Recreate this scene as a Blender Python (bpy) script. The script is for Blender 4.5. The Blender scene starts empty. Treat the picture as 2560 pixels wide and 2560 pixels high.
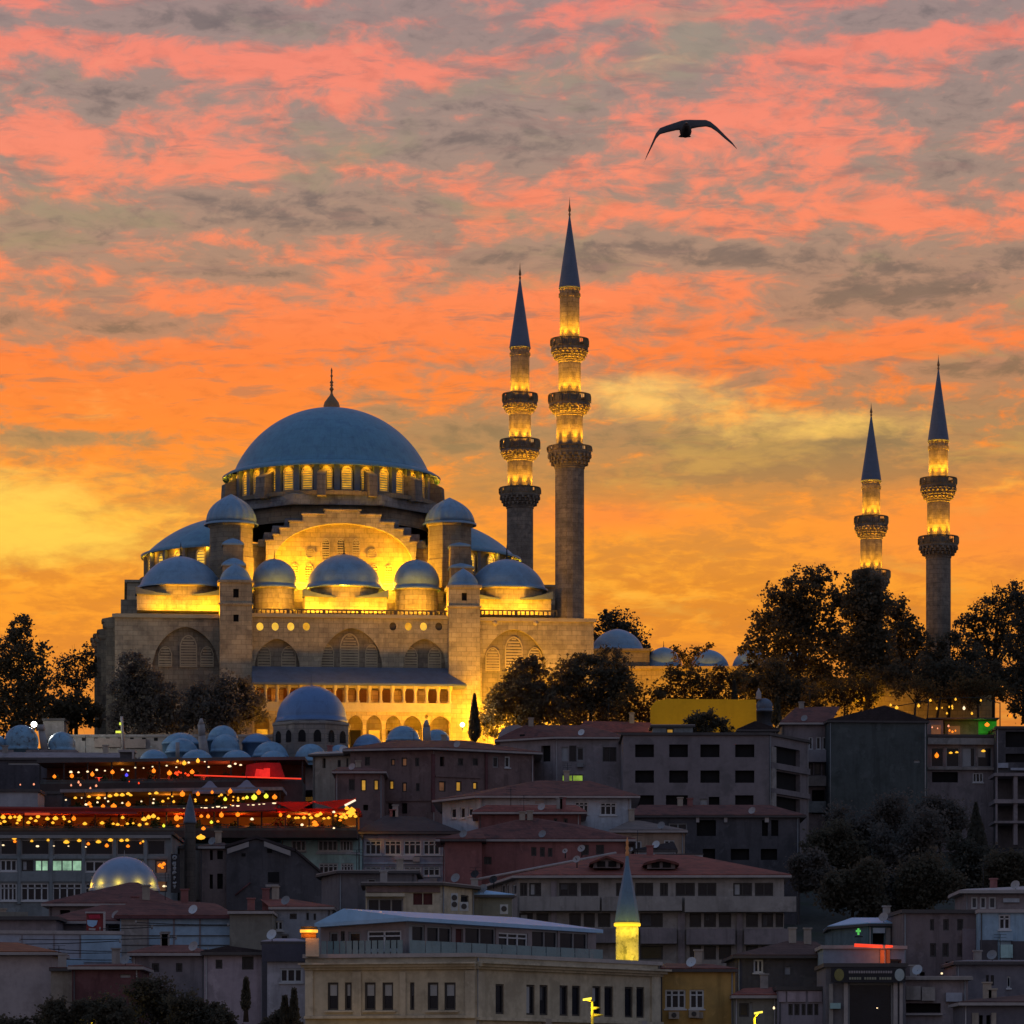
import bpy, bmesh, math, random
from mathutils import Vector, Matrix
from mathutils.geometry import tessellate_polygon
rnd = random.Random(7)
SC = bpy.context.scene
COL = SC.collection
R = math.radians
# ------------------------------------------------------------------ camera
# long lens from the water; K = radians per photo pixel, HY = photo row of the horizon, CZ = eye height
K = 0.25/2560; HY = 2750.0; CZ = 10.0
cam = bpy.data.cameras.new("camera"); camo = bpy.data.objects.new("camera", cam); COL.objects.link(camo)
camo.location = (0, 0, CZ); camo.rotation_euler = (R(90), 0, 0)
cam.sensor_width = 36; cam.lens = 36/0.25; cam.shift_y = (HY-1280)/2560
cam.clip_start = 1; cam.clip_end = 20000
SC.camera = camo
SC.view_settings.view_transform = 'Standard'; SC.view_settings.look = 'None'
SC.view_settings.exposure = 0.0; SC.view_settings.gamma = 1.0
SC.cycles.max_bounces = 5; SC.cycles.diffuse_bounces = 3; SC.cycles.glossy_bounces = 2
SC.cycles.transparent_max_bounces = 4; SC.cycles.caustics_reflective = False; SC.cycles.caustics_refractive = False
SC.cycles.sample_clamp_indirect = 4.0

def lin(r, g, b):
    f = lambda v: (v/255/12.92) if v/255 <= .04045 else ((v/255+.055)/1.055)**2.4
    return (f(r), f(g), f(b), 1.0)

class NT:
    """small helper that writes node trees"""
    def __init__(s, tree): s.t = tree; s.n = tree.nodes; s.l = tree.links
    def new(s, typ, **kw):
        n = s.n.new(typ)
        for k, v in kw.items(): setattr(n, k, v)
        return n
    def put(s, sock, v):
        if isinstance(v, bpy.types.NodeSocket): s.l.new(v, sock)
        else: sock.default_value = v
    def m(s, op, a, b=None, c=None, clamp=False):
        n = s.new('ShaderNodeMath', operation=op, use_clamp=clamp)
        s.put(n.inputs[0], a)
        if b is not None: s.put(n.inputs[1], b)
        if c is not None: s.put(n.inputs[2], c)
        return n.outputs[0]
    def mix(s, f, a, b, typ='MIX'):
        n = s.new('ShaderNodeMix', data_type='RGBA', blend_type=typ)
        s.put(n.inputs[0], f); s.put(n.inputs[6], a); s.put(n.inputs[7], b)
        return n.outputs[2]
    def ramp(s, f, stops, interp='LINEAR'):
        n = s.new('ShaderNodeValToRGB'); s.put(n.inputs[0], f)
        cr = n.color_ramp; cr.interpolation = interp
        while len(cr.elements) < len(stops): cr.elements.new(0.5)
        for e, (p, c) in zip(cr.elements, sorted(stops)): e.position = p; e.color = c
        return n.outputs[0]
    def noise(s, vec, scale, detail=4, rough=.55, dist=0, off=(0, 0, 0), sc=(1, 1, 1)):
        mp = s.new('ShaderNodeMapping'); s.put(mp.inputs[0], vec)
        mp.inputs[1].default_value = off; mp.inputs[3].default_value = sc
        n = s.new('ShaderNodeTexNoise'); s.l.new(mp.outputs[0], n.inputs['Vector'])
        n.inputs['Scale'].default_value = scale; n.inputs['Detail'].default_value = detail
        n.inputs['Roughness'].default_value = rough; n.inputs['Distortion'].default_value = dist
        return n.outputs['Fac']
    def smooth(s, v, a, b):
        n = s.new('ShaderNodeMapRange', interpolation_type='SMOOTHSTEP')
        s.put(n.inputs[0], v); n.inputs[1].default_value = a; n.inputs[2].default_value = b
        return n.outputs[0]

# ------------------------------------------------------------------ sky (by direction only)
SUN_AZ, SUN_EL = -0.14, R(1.5)
world = bpy.data.worlds.new("World"); SC.world = world; world.use_nodes = True
w = NT(world.node_tree); w.n.clear()
tc = w.new('ShaderNodeTexCoord'); D = tc.outputs['Generated']
sx = w.new('ShaderNodeSeparateXYZ'); w.l.new(D, sx.inputs[0]); dx, dy, dz = sx.outputs
hor = w.m('SQRT', w.m('ADD', w.m('MULTIPLY', dx, dx), w.m('MULTIPLY', dy, dy)))
ratio = w.m('DIVIDE', dz, w.m('MAXIMUM', hor, .001))            # tangent of elevation
py = w.m('SUBTRACT', HY, w.m('DIVIDE', ratio, K))               # elevation in convenient units
px = w.m('ADD', 1280, w.m('DIVIDE', w.m('ARCTAN2', dx, dy), K)) # azimuth in the same units
# cloud deck seen in perspective
den = w.m('ADD', w.m('MAXIMUM', dz, 0.0), .155)
cv = w.new('ShaderNodeCombineXYZ'); w.put(cv.inputs[0], w.m('DIVIDE', dx, den)); w.put(cv.inputs[1], w.m('DIVIDE', dy, den))
CP = cv.outputs[0]
t01 = w.m('DIVIDE', py, 1800, clamp=True)
lit = w.ramp(t01, [(0, lin(242,132,116)), (.19, lin(248,138,112)), (.36, lin(252,136,94)), (.50, lin(255,128,58)), (.60, lin(255,136,46)),
                   (.70, lin(255,152,46)), (.80, lin(252,160,40)), (.88, lin(246,150,38)), (1, lin(230,140,50))])
shade = w.ramp(t01, [(0, lin(156,134,132)), (.19, lin(160,136,126)), (.34, lin(170,136,116)), (.50, lin(190,132,98)), (.60, lin(176,134,88)),
                     (.70, lin(212,140,62)), (.82, lin(224,136,38)), (1, lin(210,120,45))])
deep = w.ramp(t01, [(0, lin(122,110,112)), (.3, lin(124,108,102)), (.5, lin(140,108,84)), (.62, lin(150,122,82)), (.75, lin(206,136,60)), (1, lin(200,120,45))])
olive = w.ramp(t01, [(0, lin(156,146,132)), (.3, lin(158,142,114)), (.55, lin(180,148,92)), (.75, lin(236,170,60)), (1, lin(220,150,60))])
def blob(cx, cy, sx_, sy_):
    u = w.m('DIVIDE', w.m('SUBTRACT', px, cx), sx_); v = w.m('DIVIDE', w.m('SUBTRACT', py, cy), sy_)
    r2 = w.m('ADD', w.m('MULTIPLY', u, u), w.m('MULTIPLY', v, v))
    return w.m('EXPONENT', w.m('MULTIPLY', r2, -1.0))
def addup(lst):
    tot = None
    for cx, cy, a, b, wt in lst:
        q = w.m('MULTIPLY', blob(cx, cy, a, b), wt)
        tot = q if tot is None else w.m('ADD', tot, q)
    return tot
# billows: the deck is domain-warped so cloud edges curl
wn = w.new('ShaderNodeTexNoise'); wn.inputs['Scale'].default_value = 12; wn.inputs['Detail'].default_value = 4; w.l.new(CP, wn.inputs['Vector'])
ws = w.new('ShaderNodeVectorMath', operation='MULTIPLY_ADD'); w.l.new(wn.outputs['Color'], ws.inputs[0]); ws.inputs[1].default_value = (.05,.05,0); w.l.new(CP, ws.inputs[2])
CW = ws.outputs[0]
n1 = w.noise(CW, 10.5, 10, .62, 0, off=(3.1, 7.7, 0), sc=(.9, .95, 1))
n2 = w.noise(CW, 27, 9, .60, .08, off=(1.2, 4.2, 2), sc=(1, .75, 1))
n3 = w.noise(CW, 66, 8, .58, .08, off=(8.2, 1.2, 5), sc=(1, .7, 1))
bias = w.m('MULTIPLY', .78, addup([(760,165,520,45,.15),(330,95,330,60,.11),(2420,110,300,45,.17),(480,440,430,60,.11),(1900,300,600,60,.10),(1250,800,600,110,.11),(2250,860,400,60,.13),
              (350,1000,500,150,.22),(1700,720,400,45,.10),(120,360,160,70,.10),(1500,540,420,60,.10),(2330,560,240,30,.10),(2450,1330,260,70,.22),(1900,1310,700,40,.10),(700,880,380,100,.06),(1000,60,120,30,.14),(1700,30,380,25,.16),
              (2000,1150,520,80,-.24),(2180,730,360,80,-.20),(150,560,260,90,-.12),(900,500,380,45,-.14),(1300,300,300,90,-.13),(2150,60,300,40,-.15),(2380,280,250,60,-.12),(1100,30,500,25,-.06),
              (170,1105,230,30,-.24),(1160,1080,200,60,-.15),(2480,930,200,35,-.18),(600,70,520,45,-.15),(250,830,330,40,-.17),(1330,650,330,60,-.12),(330,930,220,26,-.16),(780,560,420,30,-.10),(560,690,170,16,-.16),(300,200,200,60,-.10),(1750,640,300,40,-.10)]))
dens = w.m('ADD', w.m('ADD', w.m('MULTIPLY', n1, .44), w.m('ADD', w.m('MULTIPLY', n2, .36), w.m('MULTIPLY', n3, .20))), bias)
f = w.smooth(dens, .455, .585)
skyc = w.mix(f, shade, lit)
skyc = w.mix(w.m('MULTIPLY', w.smooth(dens, .45, .345), .95), skyc, deep)
ol = w.m('MULTIPLY', w.smooth(w.m('ADD', w.noise(CW, 9, 7, .6, .1, off=(11, 3, 1)), addup([(500,1000,700,230,-.16),(1650,150,180,70,.22),(150,560,260,120,.12),(1150,500,260,70,.08),(800,350,250,60,.1),(1900,1170,500,70,.12)])), .55, .72), .7)
skyc = w.mix(ol, skyc, olive)
# horizontal streaks of darker underside
n4 = w.noise(CW, 20, 9, .62, .05, off=(5.4, 2.2, 9), sc=(.7, 1.6, 1))
strk = w.m('MULTIPLY', w.smooth(n4, .54, .68), w.ramp(t01, [(0, (.70,)*3+(1,)), (.5, (.66,)*3+(1,)), (.75, (.3,)*3+(1,)), (1, (.2,)*3+(1,))]))
skyc = w.mix(strk, skyc, w.ramp(t01, [(0, lin(150,124,124)), (.4, lin(156,120,106)), (.6, lin(166,120,82)), (.75, lin(218,138,56)), (1, lin(214,130,50))]))
yel = w.m('ADD', addup([(-80,1290,430,120,1.0),(1640,1000,290,48,.66),(2050,1070,290,42,.66),(1560,955,170,30,.35),(1660,150,130,35,.36),(200,1370,300,60,.40),(1480,1490,260,70,.35),(2480,1230,220,50,.2),(250,1010,140,40,.30)]),
            w.m('MULTIPLY', w.m('SUBTRACT', n2, .5), 1.2))
skyc = w.mix(w.m('MULTIPLY', w.m('ADD', blob(2500,1340,420,110), blob(1500,1290,260,40)), .55), skyc, lin(252,128,62))
skyc = w.mix(w.smooth(yel, .10, .98), skyc, w.ramp(t01, [(0, lin(232,196,150)), (.3, lin(240,200,140)), (.58, lin(255,202,100)), (.72, lin(255,206,76)), (1, lin(255,190,70))]))
skyc = w.mix(w.ramp(t01, [(0, (1,)*3+(1,)), (.55, (.85,)*3+(1,)), (.72, (.4,)*3+(1,)), (1, (.2,)*3+(1,))]), skyc, w.ramp(w.noise(CW, 38, 8, .62, .08, off=(2, 9, 4)), [(.3, (.80,.82,.86,1)), (.5, (.97,.97,.97,1)), (.7, (1.0,1.0,1.0,1))]), 'MULTIPLY')
# whole dome: the glow fades to dusk blue overhead and behind
front = w.smooth(w.m('MULTIPLY', dy, w.m('SUBTRACT', 1.0, w.m('MULTIPLY', dz, .3))), .45, .93)
back = w.ramp(w.m('MAXIMUM', dz, 0), [(0, (.38,.29,.285,1)), (.2, (.30,.265,.295,1)), (.55, (.15,.215,.345,1)), (1, (.12,.20,.36,1))])
allsky = w.mix(front, back, skyc)
below = w.smooth(dz, -.03, .0)
allsky = w.mix(below, (.03,.025,.025,1), allsky)
nis = w.new('ShaderNodeTexSky', sky_type='NISHITA', sun_disc=False, sun_elevation=SUN_EL, sun_rotation=SUN_AZ)
bg1 = w.new('ShaderNodeBackground'); w.l.new(allsky, bg1.inputs[0]); bg1.inputs[1].default_value = 1.0
bg2 = w.new('ShaderNodeBackground'); w.l.new(nis.outputs[0], bg2.inputs[0]); bg2.inputs[1].default_value = 0.006
ad = w.new('ShaderNodeAddShader'); w.l.new(bg1.outputs[0], ad.inputs[0]); w.l.new(bg2.outputs[0], ad.inputs[1])
wo = w.new('ShaderNodeOutputWorld'); w.l.new(ad.outputs[0], wo.inputs[0])
# ------------------------------------------------------------------ sun, nearly set behind the hill
sl = bpy.data.lights.new("sun", 'SUN'); sl.energy = 0.12; sl.angle = R(3); sl.color = (1, .55, .25)
so = bpy.data.objects.new("sun", sl); COL.objects.link(so)
sdir = Vector((math.sin(SUN_AZ)*math.cos(SUN_EL), math.cos(SUN_AZ)*math.cos(SUN_EL), math.sin(SUN_EL)))
so.rotation_euler = sdir.to_track_quat('Z', 'Y').to_euler(); so.location = (-80, 900, 120)

# ------------------------------------------------------------------ geometry helpers
def P(px, py, Y): return Vector(((px-1280)*K*Y, Y, CZ+(HY-py)*K*Y))
def terr(y):
    pts = [(-300,-3),(200,-3),(280,0),(300,3),(330,8),(370,14),(420,23),(460,31),(500,42),(520,51),(529,55.5),(640,57),(760,54),(1500,10),(6000,0)]
    for (a, za), (b, zb) in zip(pts, pts[1:]):
        if y <= b: return za+(zb-za)*max(0, (y-a))/(b-a)
    return 0
ORG = {}
class MB:
    def __init__(s): s.v = []; s.f = []; s.s = []
    def add(s, vs, fs, smooth=False):
        o = len(s.v); s.v += [tuple(v) for v in vs]
        for f in fs: s.f.append(tuple(i+o for i in f)); s.s.append(smooth)
    def box(s, a, b):
        (x0,y0,z0),(x1,y1,z1) = a, b
        vs = [(x0,y0,z0),(x1,y0,z0),(x1,y1,z0),(x0,y1,z0),(x0,y0,z1),(x1,y0,z1),(x1,y1,z1),(x0,y1,z1)]
        s.add(vs, [(0,3,2,1),(4,5,6,7),(0,1,5,4),(1,2,6,5),(2,3,7,6),(3,0,4,7)])
    def obox(s, o, ex, ey, ez):
        o, ex, ey, ez = Vector(o), Vector(ex), Vector(ey), Vector(ez)
        vs = [o, o+ex, o+ex+ey, o+ey, o+ez, o+ex+ez, o+ex+ey+ez, o+ey+ez]
        s.add(vs, [(0,3,2,1),(4,5,6,7),(0,1,5,4),(1,2,6,5),(2,3,7,6),(3,0,4,7)])
    def prism(s, poly, ext):
        n = len(poly); ext = Vector(ext); a = [Vector(p) for p in poly]; b = [p+ext for p in a]
        fs = [(i, (i+1) % n, n+(i+1) % n, n+i) for i in range(n)]
        tri = tessellate_polygon([a])
        fs += [tuple(t) for t in tri] + [tuple(n+i for i in reversed(t)) for t in tri]
        s.add(a+b, fs)
    def lathe(s, prof, c=(0,0), n=32, a0=0, a1=2*math.pi, smooth=True, ph=0):
        full = abs(a1-a0-2*math.pi) < 1e-6; m = n if full else n+1
        vs = []
        for r, z in prof:
            for i in range(m):
                t = a0+(a1-a0)*i/n+ph
                vs.append((c[0]+r*math.cos(t), c[1]+r*math.sin(t), z))
        fs = []
        for j in range(len(prof)-1):
            for i in range(n):
                k = (i+1) % m
                fs.append((j*m+i, j*m+k, (j+1)*m+k, (j+1)*m+i))
        s.add(vs, fs, smooth)
    def tube(s, p, q, r0, r1, n=8, smooth=True):
        p, q = Vector(p), Vector(q); d = (q-p)
        if d.length < 1e-6: return
        u = d.orthogonal().normalized(); v = d.cross(u).normalized()
        vs = [p+(u*math.cos(2*math.pi*i/n)+v*math.sin(2*math.pi*i/n))*r0 for i in range(n)] + \
             [q+(u*math.cos(2*math.pi*i/n)+v*math.sin(2*math.pi*i/n))*r1 for i in range(n)]
        s.add(vs, [(i, (i+1) % n, n+(i+1) % n, n+i) for i in range(n)]+[tuple(range(n))[::-1], tuple(range(n, 2*n))], smooth)
    def hull(s, pts):
        bm = bmesh.new()
        for p in pts: bm.verts.new(p)
        r = bmesh.ops.convex_hull(bm, input=list(bm.verts))
        bmesh.ops.delete(bm, geom=list(set(g for g in r['geom_unused']+r['geom_interior'] if isinstance(g, bmesh.types.BMVert))), context='VERTS')
        bmesh.ops.dissolve_limit(bm, angle_limit=.02, verts=list(bm.verts), edges=list(bm.edges))
        bm.verts.index_update()
        s.add([v.co[:] for v in bm.verts], [[v.index for v in f.verts] for f in bm.faces]); bm.free()
    def plane_poly(s, outer, holes, depth, fn):
        """outer/holes as 2-D (u,z) polygons; fn(u,z,depth)->point; hole reveals run in by depth"""
        loops = [[Vector((u, z, 0)) for u, z in outer]]+[[Vector((u, z, 0)) for u, z in h] for h in holes]
        flat = [q for lp in loops for q in lp]
        s.add([fn(q.x, q.y, 0) for q in flat], [tuple(t) for t in tessellate_polygon(loops)])
        for h in holes:
            n = len(h)
            s.add([fn(u, z, 0) for u, z in h]+[fn(u, z, depth) for u, z in h], [(i, (i+1) % n, n+(i+1) % n, n+i) for i in range(n)])
    def build(s, name, mat, parent=None, autosmooth=None):
        org = Vector((0,0,0))
        if parent is not None: org = ORG.get(parent.name, org)
        me = bpy.data.meshes.new(name)
        me.from_pydata([tuple(Vector(v)-org) for v in s.v], [], s.f); me.validate()
        if len(me.polygons) == len(s.s): me.polygons.foreach_set('use_smooth', s.s)
        bm = bmesh.new(); bm.from_mesh(me); bmesh.ops.recalc_face_normals(bm, faces=list(bm.faces)); bm.to_mesh(me); bm.free()
        me.materials.append(mat)
        o = bpy.data.objects.new(name, me); COL.objects.link(o)
        if parent is not None: o.parent = parent; ORG[o.name] = org
        return o
def tag(o, label=None, cat=None, group=None, kind=None):
    if label: o['label'] = label
    if cat: o['category'] = cat
    if group: o['group'] = group
    if kind: o['kind'] = kind
    return o
def thing(name, label, cat, loc, rz=0, group=None, local=False):
    o = bpy.data.objects.new(name, None); COL.objects.link(o); o.location = loc; o.rotation_euler = (0, 0, rz)
    o.empty_display_size = .5
    ORG[o.name] = Vector((0,0,0)) if local else Vector(loc)
    return tag(o, label, cat, group)
LG = {'floodlight':4.0,'street_light':3.0,'lantern_fill_light':3.0}
def lamp(loc, power, color, r=.2, name='floodlight', kind='POINT', spot=None, aim=None):
    l = bpy.data.lights.new(name, kind); l.energy = power*LG.get(name,1); l.color = color; l.shadow_soft_size = r
    o = bpy.data.objects.new(name, l); COL.objects.link(o); o.location = loc
    if kind == 'SPOT': l.spot_size = spot; l.spot_blend = .6
    if aim is not None: o.rotation_euler = (Vector(loc)-Vector(aim)).to_track_quat('Z', 'Y').to_euler()
    return o

# ------------------------------------------------------------------ materials
MATS = {}
def mat(name, col, rough=.8, var=.25, scale=.35, kind='plaster', col2=None, spec=.3, metal=0.0, bump=.15):
    if name in MATS: return MATS[name]
    m = bpy.data.materials.new(name); m.use_nodes = True; t = NT(m.node_tree); b = t.n['Principled BSDF']
    tcn = t.new('ShaderNodeTexCoord'); O = tcn.outputs['Object']
    c = (*col, 1)
    n_big = t.noise(O, scale, 6, .65, .3); n_fine = t.noise(O, scale*9, 4, .6, off=(3, 1, 2))
    n_str = t.noise(O, 1.2, 4, .6, off=(5, 5, 5), sc=(1, 1, .12))
    v = t.m('ADD', t.m('ADD', t.m('MULTIPLY', n_big, .5), t.m('MULTIPLY', n_fine, .25)), t.m('MULTIPLY', n_str, .25))
    dark = tuple(q*(1-var*1.5) for q in col)+(1,); light = tuple(min(1, q*(1+var)) for q in col)+(1,)
    cc = t.ramp(v, [(.32, dark), (.5, c), (.68, light)])
    if col2: cc = t.mix(t.smooth(t.noise(O, scale*1.7, 5, .6, off=(9, 2, 7)), .5, .66), cc, (*col2, 1))
    sp = t.new('ShaderNodeSeparateXYZ'); t.l.new(O, sp.inputs[0])
    if kind == 'plaster' or name.endswith('render'):
        drip = t.noise(O, 1.6, 5, .65, .2, off=(1, 7, 3), sc=(1, 1, .09)); patch = t.noise(O, .55, 6, .7, .4, off=(4, 4, 8))
        cc = t.mix(t.m('MULTIPLY', t.smooth(drip, .50, .68), .42), cc, (*[q*.42 for q in col], 1))
        cc = t.mix(t.m('MULTIPLY', t.smooth(patch, .56, .63), .45), cc, (*[min(1, q*1.35+.015) for q in col], 1))
    hgt = n_fine
    if kind in ('stone', 'tile', 'brick'):
        cb = t.new('ShaderNodeCombineXYZ')
        t.put(cb.inputs[0], t.m('ADD', sp.outputs[0], t.m('MULTIPLY', sp.outputs[1], .8))); t.put(cb.inputs[1], sp.outputs[2])
        br = t.new('ShaderNodeTexBrick'); t.l.new(cb.outputs[0], br.inputs['Vector'])
        bs = {'stone': (1.3, .62), 'brick': (.5, .2), 'tile': (.45, .22)}[kind]
        br.inputs['Scale'].default_value = 1; br.inputs['Brick Width'].default_value = bs[0]; br.inputs['Row Height'].default_value = bs[1]
        br.inputs['Mortar Size'].default_value = .035 if kind == 'stone' else .02
        br.inputs['Color1'].default_value = (.78,.78,.78,1); br.inputs['Color2'].default_value = (1.08,1.05,1,1); br.inputs['Mortar'].default_value = (.62,.6,.58,1)
        cc = t.mix(.95, cc, br.outputs[0], 'MULTIPLY')
    if kind in ('stone', 'tile'):   # soot, rain streaks, lichen
        soot = t.noise(O, .9, 6, .68, .3, off=(2, 8, 1), sc=(1, 1, .22))
        cc = t.mix(t.m('MULTIPLY', t.smooth(soot, .50, .68), .5), cc, (*[q*.5 for q in col], 1))
    if kind == 'lead':
        ang = t.m('ARCTAN2', sp.outputs[1], sp.outputs[0])
        if name == 'lead_sheet': cc = t.mix(.55, cc, t.ramp(t.m('ABSOLUTE', t.m('SINE', t.m('MULTIPLY', ang, 48))), [(0, (.66,.68,.7,1)), (.16, (1,1,1,1)), (1, (1,1,1,1))]), 'MULTIPLY')
        cc = t.mix(t.m('MULTIPLY', t.smooth(t.noise(O, 1.1, 6, .7, .3, off=(6, 2, 2), sc=(1, 1, .3)), .54, .68), .45), cc, (*[q*.55 for q in col], 1))
        cc = t.mix(.5, cc, t.ramp(t.m('ABSOLUTE', t.m('SINE', t.m('MULTIPLY', sp.outputs[2], 2.2))), [(0, (.72,.72,.74,1)), (.12, (1,1,1,1)), (1, (1,1,1,1))]), 'MULTIPLY')
    t.l.new(cc, b.inputs['Base Color'])
    t.put(b.inputs['Roughness'], rough); b.inputs['Metallic'].default_value = metal
    b.inputs['Specular IOR Level'].default_value = spec
    if bump:
        bp = t.new('ShaderNodeBump'); bp.inputs['Strength'].default_value = bump; bp.inputs['Distance'].default_value = .08
        t.l.new(hgt, bp.inputs['Height']); t.l.new(bp.outputs[0], b.inputs['Normal'])
    MATS[name] = m; return m
def emat(name, col, strength, var=.5, scale=1.5):
    if name in MATS: return MATS[name]
    m = bpy.data.materials.new(name); m.use_nodes = True; t = NT(m.node_tree); b = t.n['Principled BSDF']
    tcn = t.new('ShaderNodeTexCoord'); n = t.noise(tcn.outputs['Object'], scale, 3, .6)
    b.inputs['Base Color'].default_value = (*[q*.4 for q in col], 1)
    t.put(b.inputs['Emission Color'], t.ramp(n, [(.3, tuple(q*(1-var) for q in col)+(1,)), (.7, (*col, 1))]))
    b.inputs['Emission Strength'].default_value = strength
    MATS[name] = m; return m
STONE = mat('stone', (.40,.35,.26), .85, .32, .28, 'stone', col2=(.27,.235,.18))
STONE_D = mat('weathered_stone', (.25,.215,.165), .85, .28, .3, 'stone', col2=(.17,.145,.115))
STONE_S = mat('sooty_stone', (.20,.18,.165), .9, .3, .3, 'stone')
LEAD = mat('lead_sheet', (.125,.275,.385), .5, .14, .5, 'lead', spec=.45, col2=(.105,.225,.34))
LEAD_D = mat('dark_lead_sheet', (.10,.13,.185), .55, .25, .6, 'lead', spec=.4)
LEAD_P = mat('pale_lead_sheet', (.165,.275,.40), .42, .22, .7, 'lead', spec=.6)
GREYLEAD = mat('grey_lead_steps', (.22,.235,.26), .6, .3, .5, 'stone', col2=(.13,.14,.17))
BRONZE = mat('gilt_bronze', (.32,.17,.08), .45, .2, 2, 'plain', metal=.6)
DARK = mat('dark_iron', (.025,.025,.028), .6, .2, 1, 'plain')
DARKSTONE = mat('blackened_stone', (.10,.085,.075), .85, .3, .5, 'stone')
GLASS = mat('window_glass', (.012,.014,.022), .2, .3, .8, 'plain', spec=.22, bump=.03)
BLACK = mat('dark_interior', (.012,.011,.012), .9, .3, .6, 'plain')
AMBER = emat('amber_lit_glass', (1,.50,.03), .85, .65, 1.2)
AMBER2 = emat('bright_amber_glass', (1,.58,.06), 1.0, .3, 1.0)
YL = (1.0,.43,.010)   # sodium-yellow floodlight colour
OR = (1.0,.30,.02)
# ------------------------------------------------------------------ ground: one sheet to the horizon
g = MB(); xs = [-4000,-1500,-600,-300]+list(range(-200,201,20))+[300,600,1500,4000]
ys = [-300,0,120,200]+list(range(260,660,10))+[700,760,900,1200,1500,2500,4000,6000]
vs = []
for y in ys:
    for x in xs: vs.append((x, y, terr(y)+(math.sin(x*.13+y*.07)*.3 if 280 < y < 520 else 0)))
nx = len(xs)
g.add(vs, [(j*nx+i, j*nx+i+1, (j+1)*nx+i+1, (j+1)*nx+i) for j in range(len(ys)-1) for i in range(nx-1)], True)
tag(g.build('ground', mat('hillside_earth', (.06,.058,.05), .95, .35, .12, 'plain', col2=(.05,.055,.035))), kind='structure')

# ------------------------------------------------------------------ the mosque
TH = R(5.5); DC = 560.0; XC = (829-1280)*K*DC; ZB = terr(DC)
ct, st = math.cos(TH), math.sin(TH)
def L(px, py, d):
    """point of the mosque frame seen at (px, py) of the survey photo when it stands d metres before the dome's centre"""
    a = (px-1280)*K
    x = (a*DC-a*d*ct-XC-d*st)/(ct-a*st)
    Y = DC+x*st-d*ct
    return Vector((x, -d, CZ+(HY-py)*K*Y-ZB))
def LW(v): return Vector((XC+v.x*ct-v.y*st, DC+v.x*st+v.y*ct, v.z+ZB))
mq = thing('mosque', 'great floodlit mosque with blue lead domes and a lit arch on the hilltop', 'mosque', (XC, DC, ZB), TH, local=True)
def z_at(py, d, px=860): return L(px, py, d).z
def rad(pxhalf, d): return pxhalf*K*(DC-d)
def dome_prof(r, h, z0, lip=.25, n=16, pointy=0.0):
    """cap of base radius r and height h; slightly pointed if asked"""
    Rr = (r*r+h*h)/(2*h); pr = [(r+lip, z0-.25), (r+lip, z0), (r, z0+.12)]
    t0 = math.asin(min(1, r/Rr)); t0 = t0 if h <= Rr else math.pi-t0
    for i in range(n+1):
        t = t0*(1-i/n); rr = Rr*math.sin(t); zz = z0+h-Rr+Rr*math.cos(t)
        zz += pointy*h*max(0, 1-rr/r)**3
        pr.append((max(rr, .01), zz+.12))
    return pr
def finial_prof(z0, h, r, beads=3):
    pr = [(r*1.2, z0-.2), (r, z0), (r*.75, z0+h*.10), (r*.3, z0+h*.2), (r*.16, z0+h*.26)]
    z = z0+h*.26
    for i in range(beads):
        q = r*(.42-.07*i); s = h*.13*(1-.12*i)
        pr += [(r*.14, z), (q, z+s*.35), (q, z+s*.5), (r*.14, z+s*.9)]; z += s
    pr += [(r*.12, z), (r*.2, z+h*.08), (.015, z0+h)]
    return pr
def arch(x0, x1, zb, zt, n=14, p=1.75, q=.60, rise=.55):
    wd = x1-x0; hh = min(wd*rise, (zt-zb)*.98); zs = zt-hh
    pts = [(x0, zb)]
    for i in range(n+1):
        s = -1+2*i/n
        pts.append((x0+wd*(i/n), zs+hh*max(0, 1-abs(s)**p)**q))
    pts.append((x1, zb))
    return pts
def oval(cx, cz, rx, rz, n=12): return [(cx+rx*math.cos(2*math.pi*i/n), cz+rz*math.sin(2*math.pi*i/n)) for i in range(n)]
def front(d): return lambda u, z, dep: (u, -d+dep, z)
def slats(name, poly_arch, d, root, lit=None, nsl=9, paneM=None):
    """shuttered window: stone lattice slats in an arched frame, pane behind"""
    x0 = min(p[0] for p in poly_arch); x1 = max(p[0] for p in poly_arch); zb = min(p[1] for p in poly_arch); zt = max(p[1] for p in poly_arch)
    mb = MB(); cx, cz = (x0+x1)/2, (zb+zt)/2; big = [(cx+(x-cx)*1.14, cz+(z-cz)*1.08) for x, z in poly_arch]
    mb.plane_poly(big, [poly_arch], .25, front(d+.12))
    n = len(big); mb.add([(u, -d-.12, z) for u, z in big]+[(u, -d+.05, z) for u, z in big], [(i, (i+1) % n, n+(i+1) % n, n+i) for i in range(n)])
    wd = x1-x0
    for i in range(nsl):
        z = zb+(zt-zb)*(i+.5)/nsl
        # width of the opening at that height
        ins = [p[0] for p in poly_arch if p[1] >= z-.01]
        xl, xr = (min(ins), max(ins)) if ins else (x0, x1)
        mb.box((xl, -d-.04, z-(zt-zb)/nsl*.27), (xr, -d+.08, z+(zt-zb)/nsl*.2))
    f = mb.build(name, STONE_P, root)
    pb = MB(); pb.add([(u, -d+.1, z) for u, z in poly_arch], [tuple(t) for t in tessellate_polygon([[Vector((u, z, 0)) for u, z in poly_arch]])])
    pb.build('pane', paneM or (AMBER if lit else BLACK), f)
    return f
STONE_P = mat('pale_stone', (.42,.36,.25), .85, .15, .5, 'plain')
STONE_T = mat('tympanum_stone', (.42,.33,.17), .85, .3, .35, 'stone')

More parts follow.
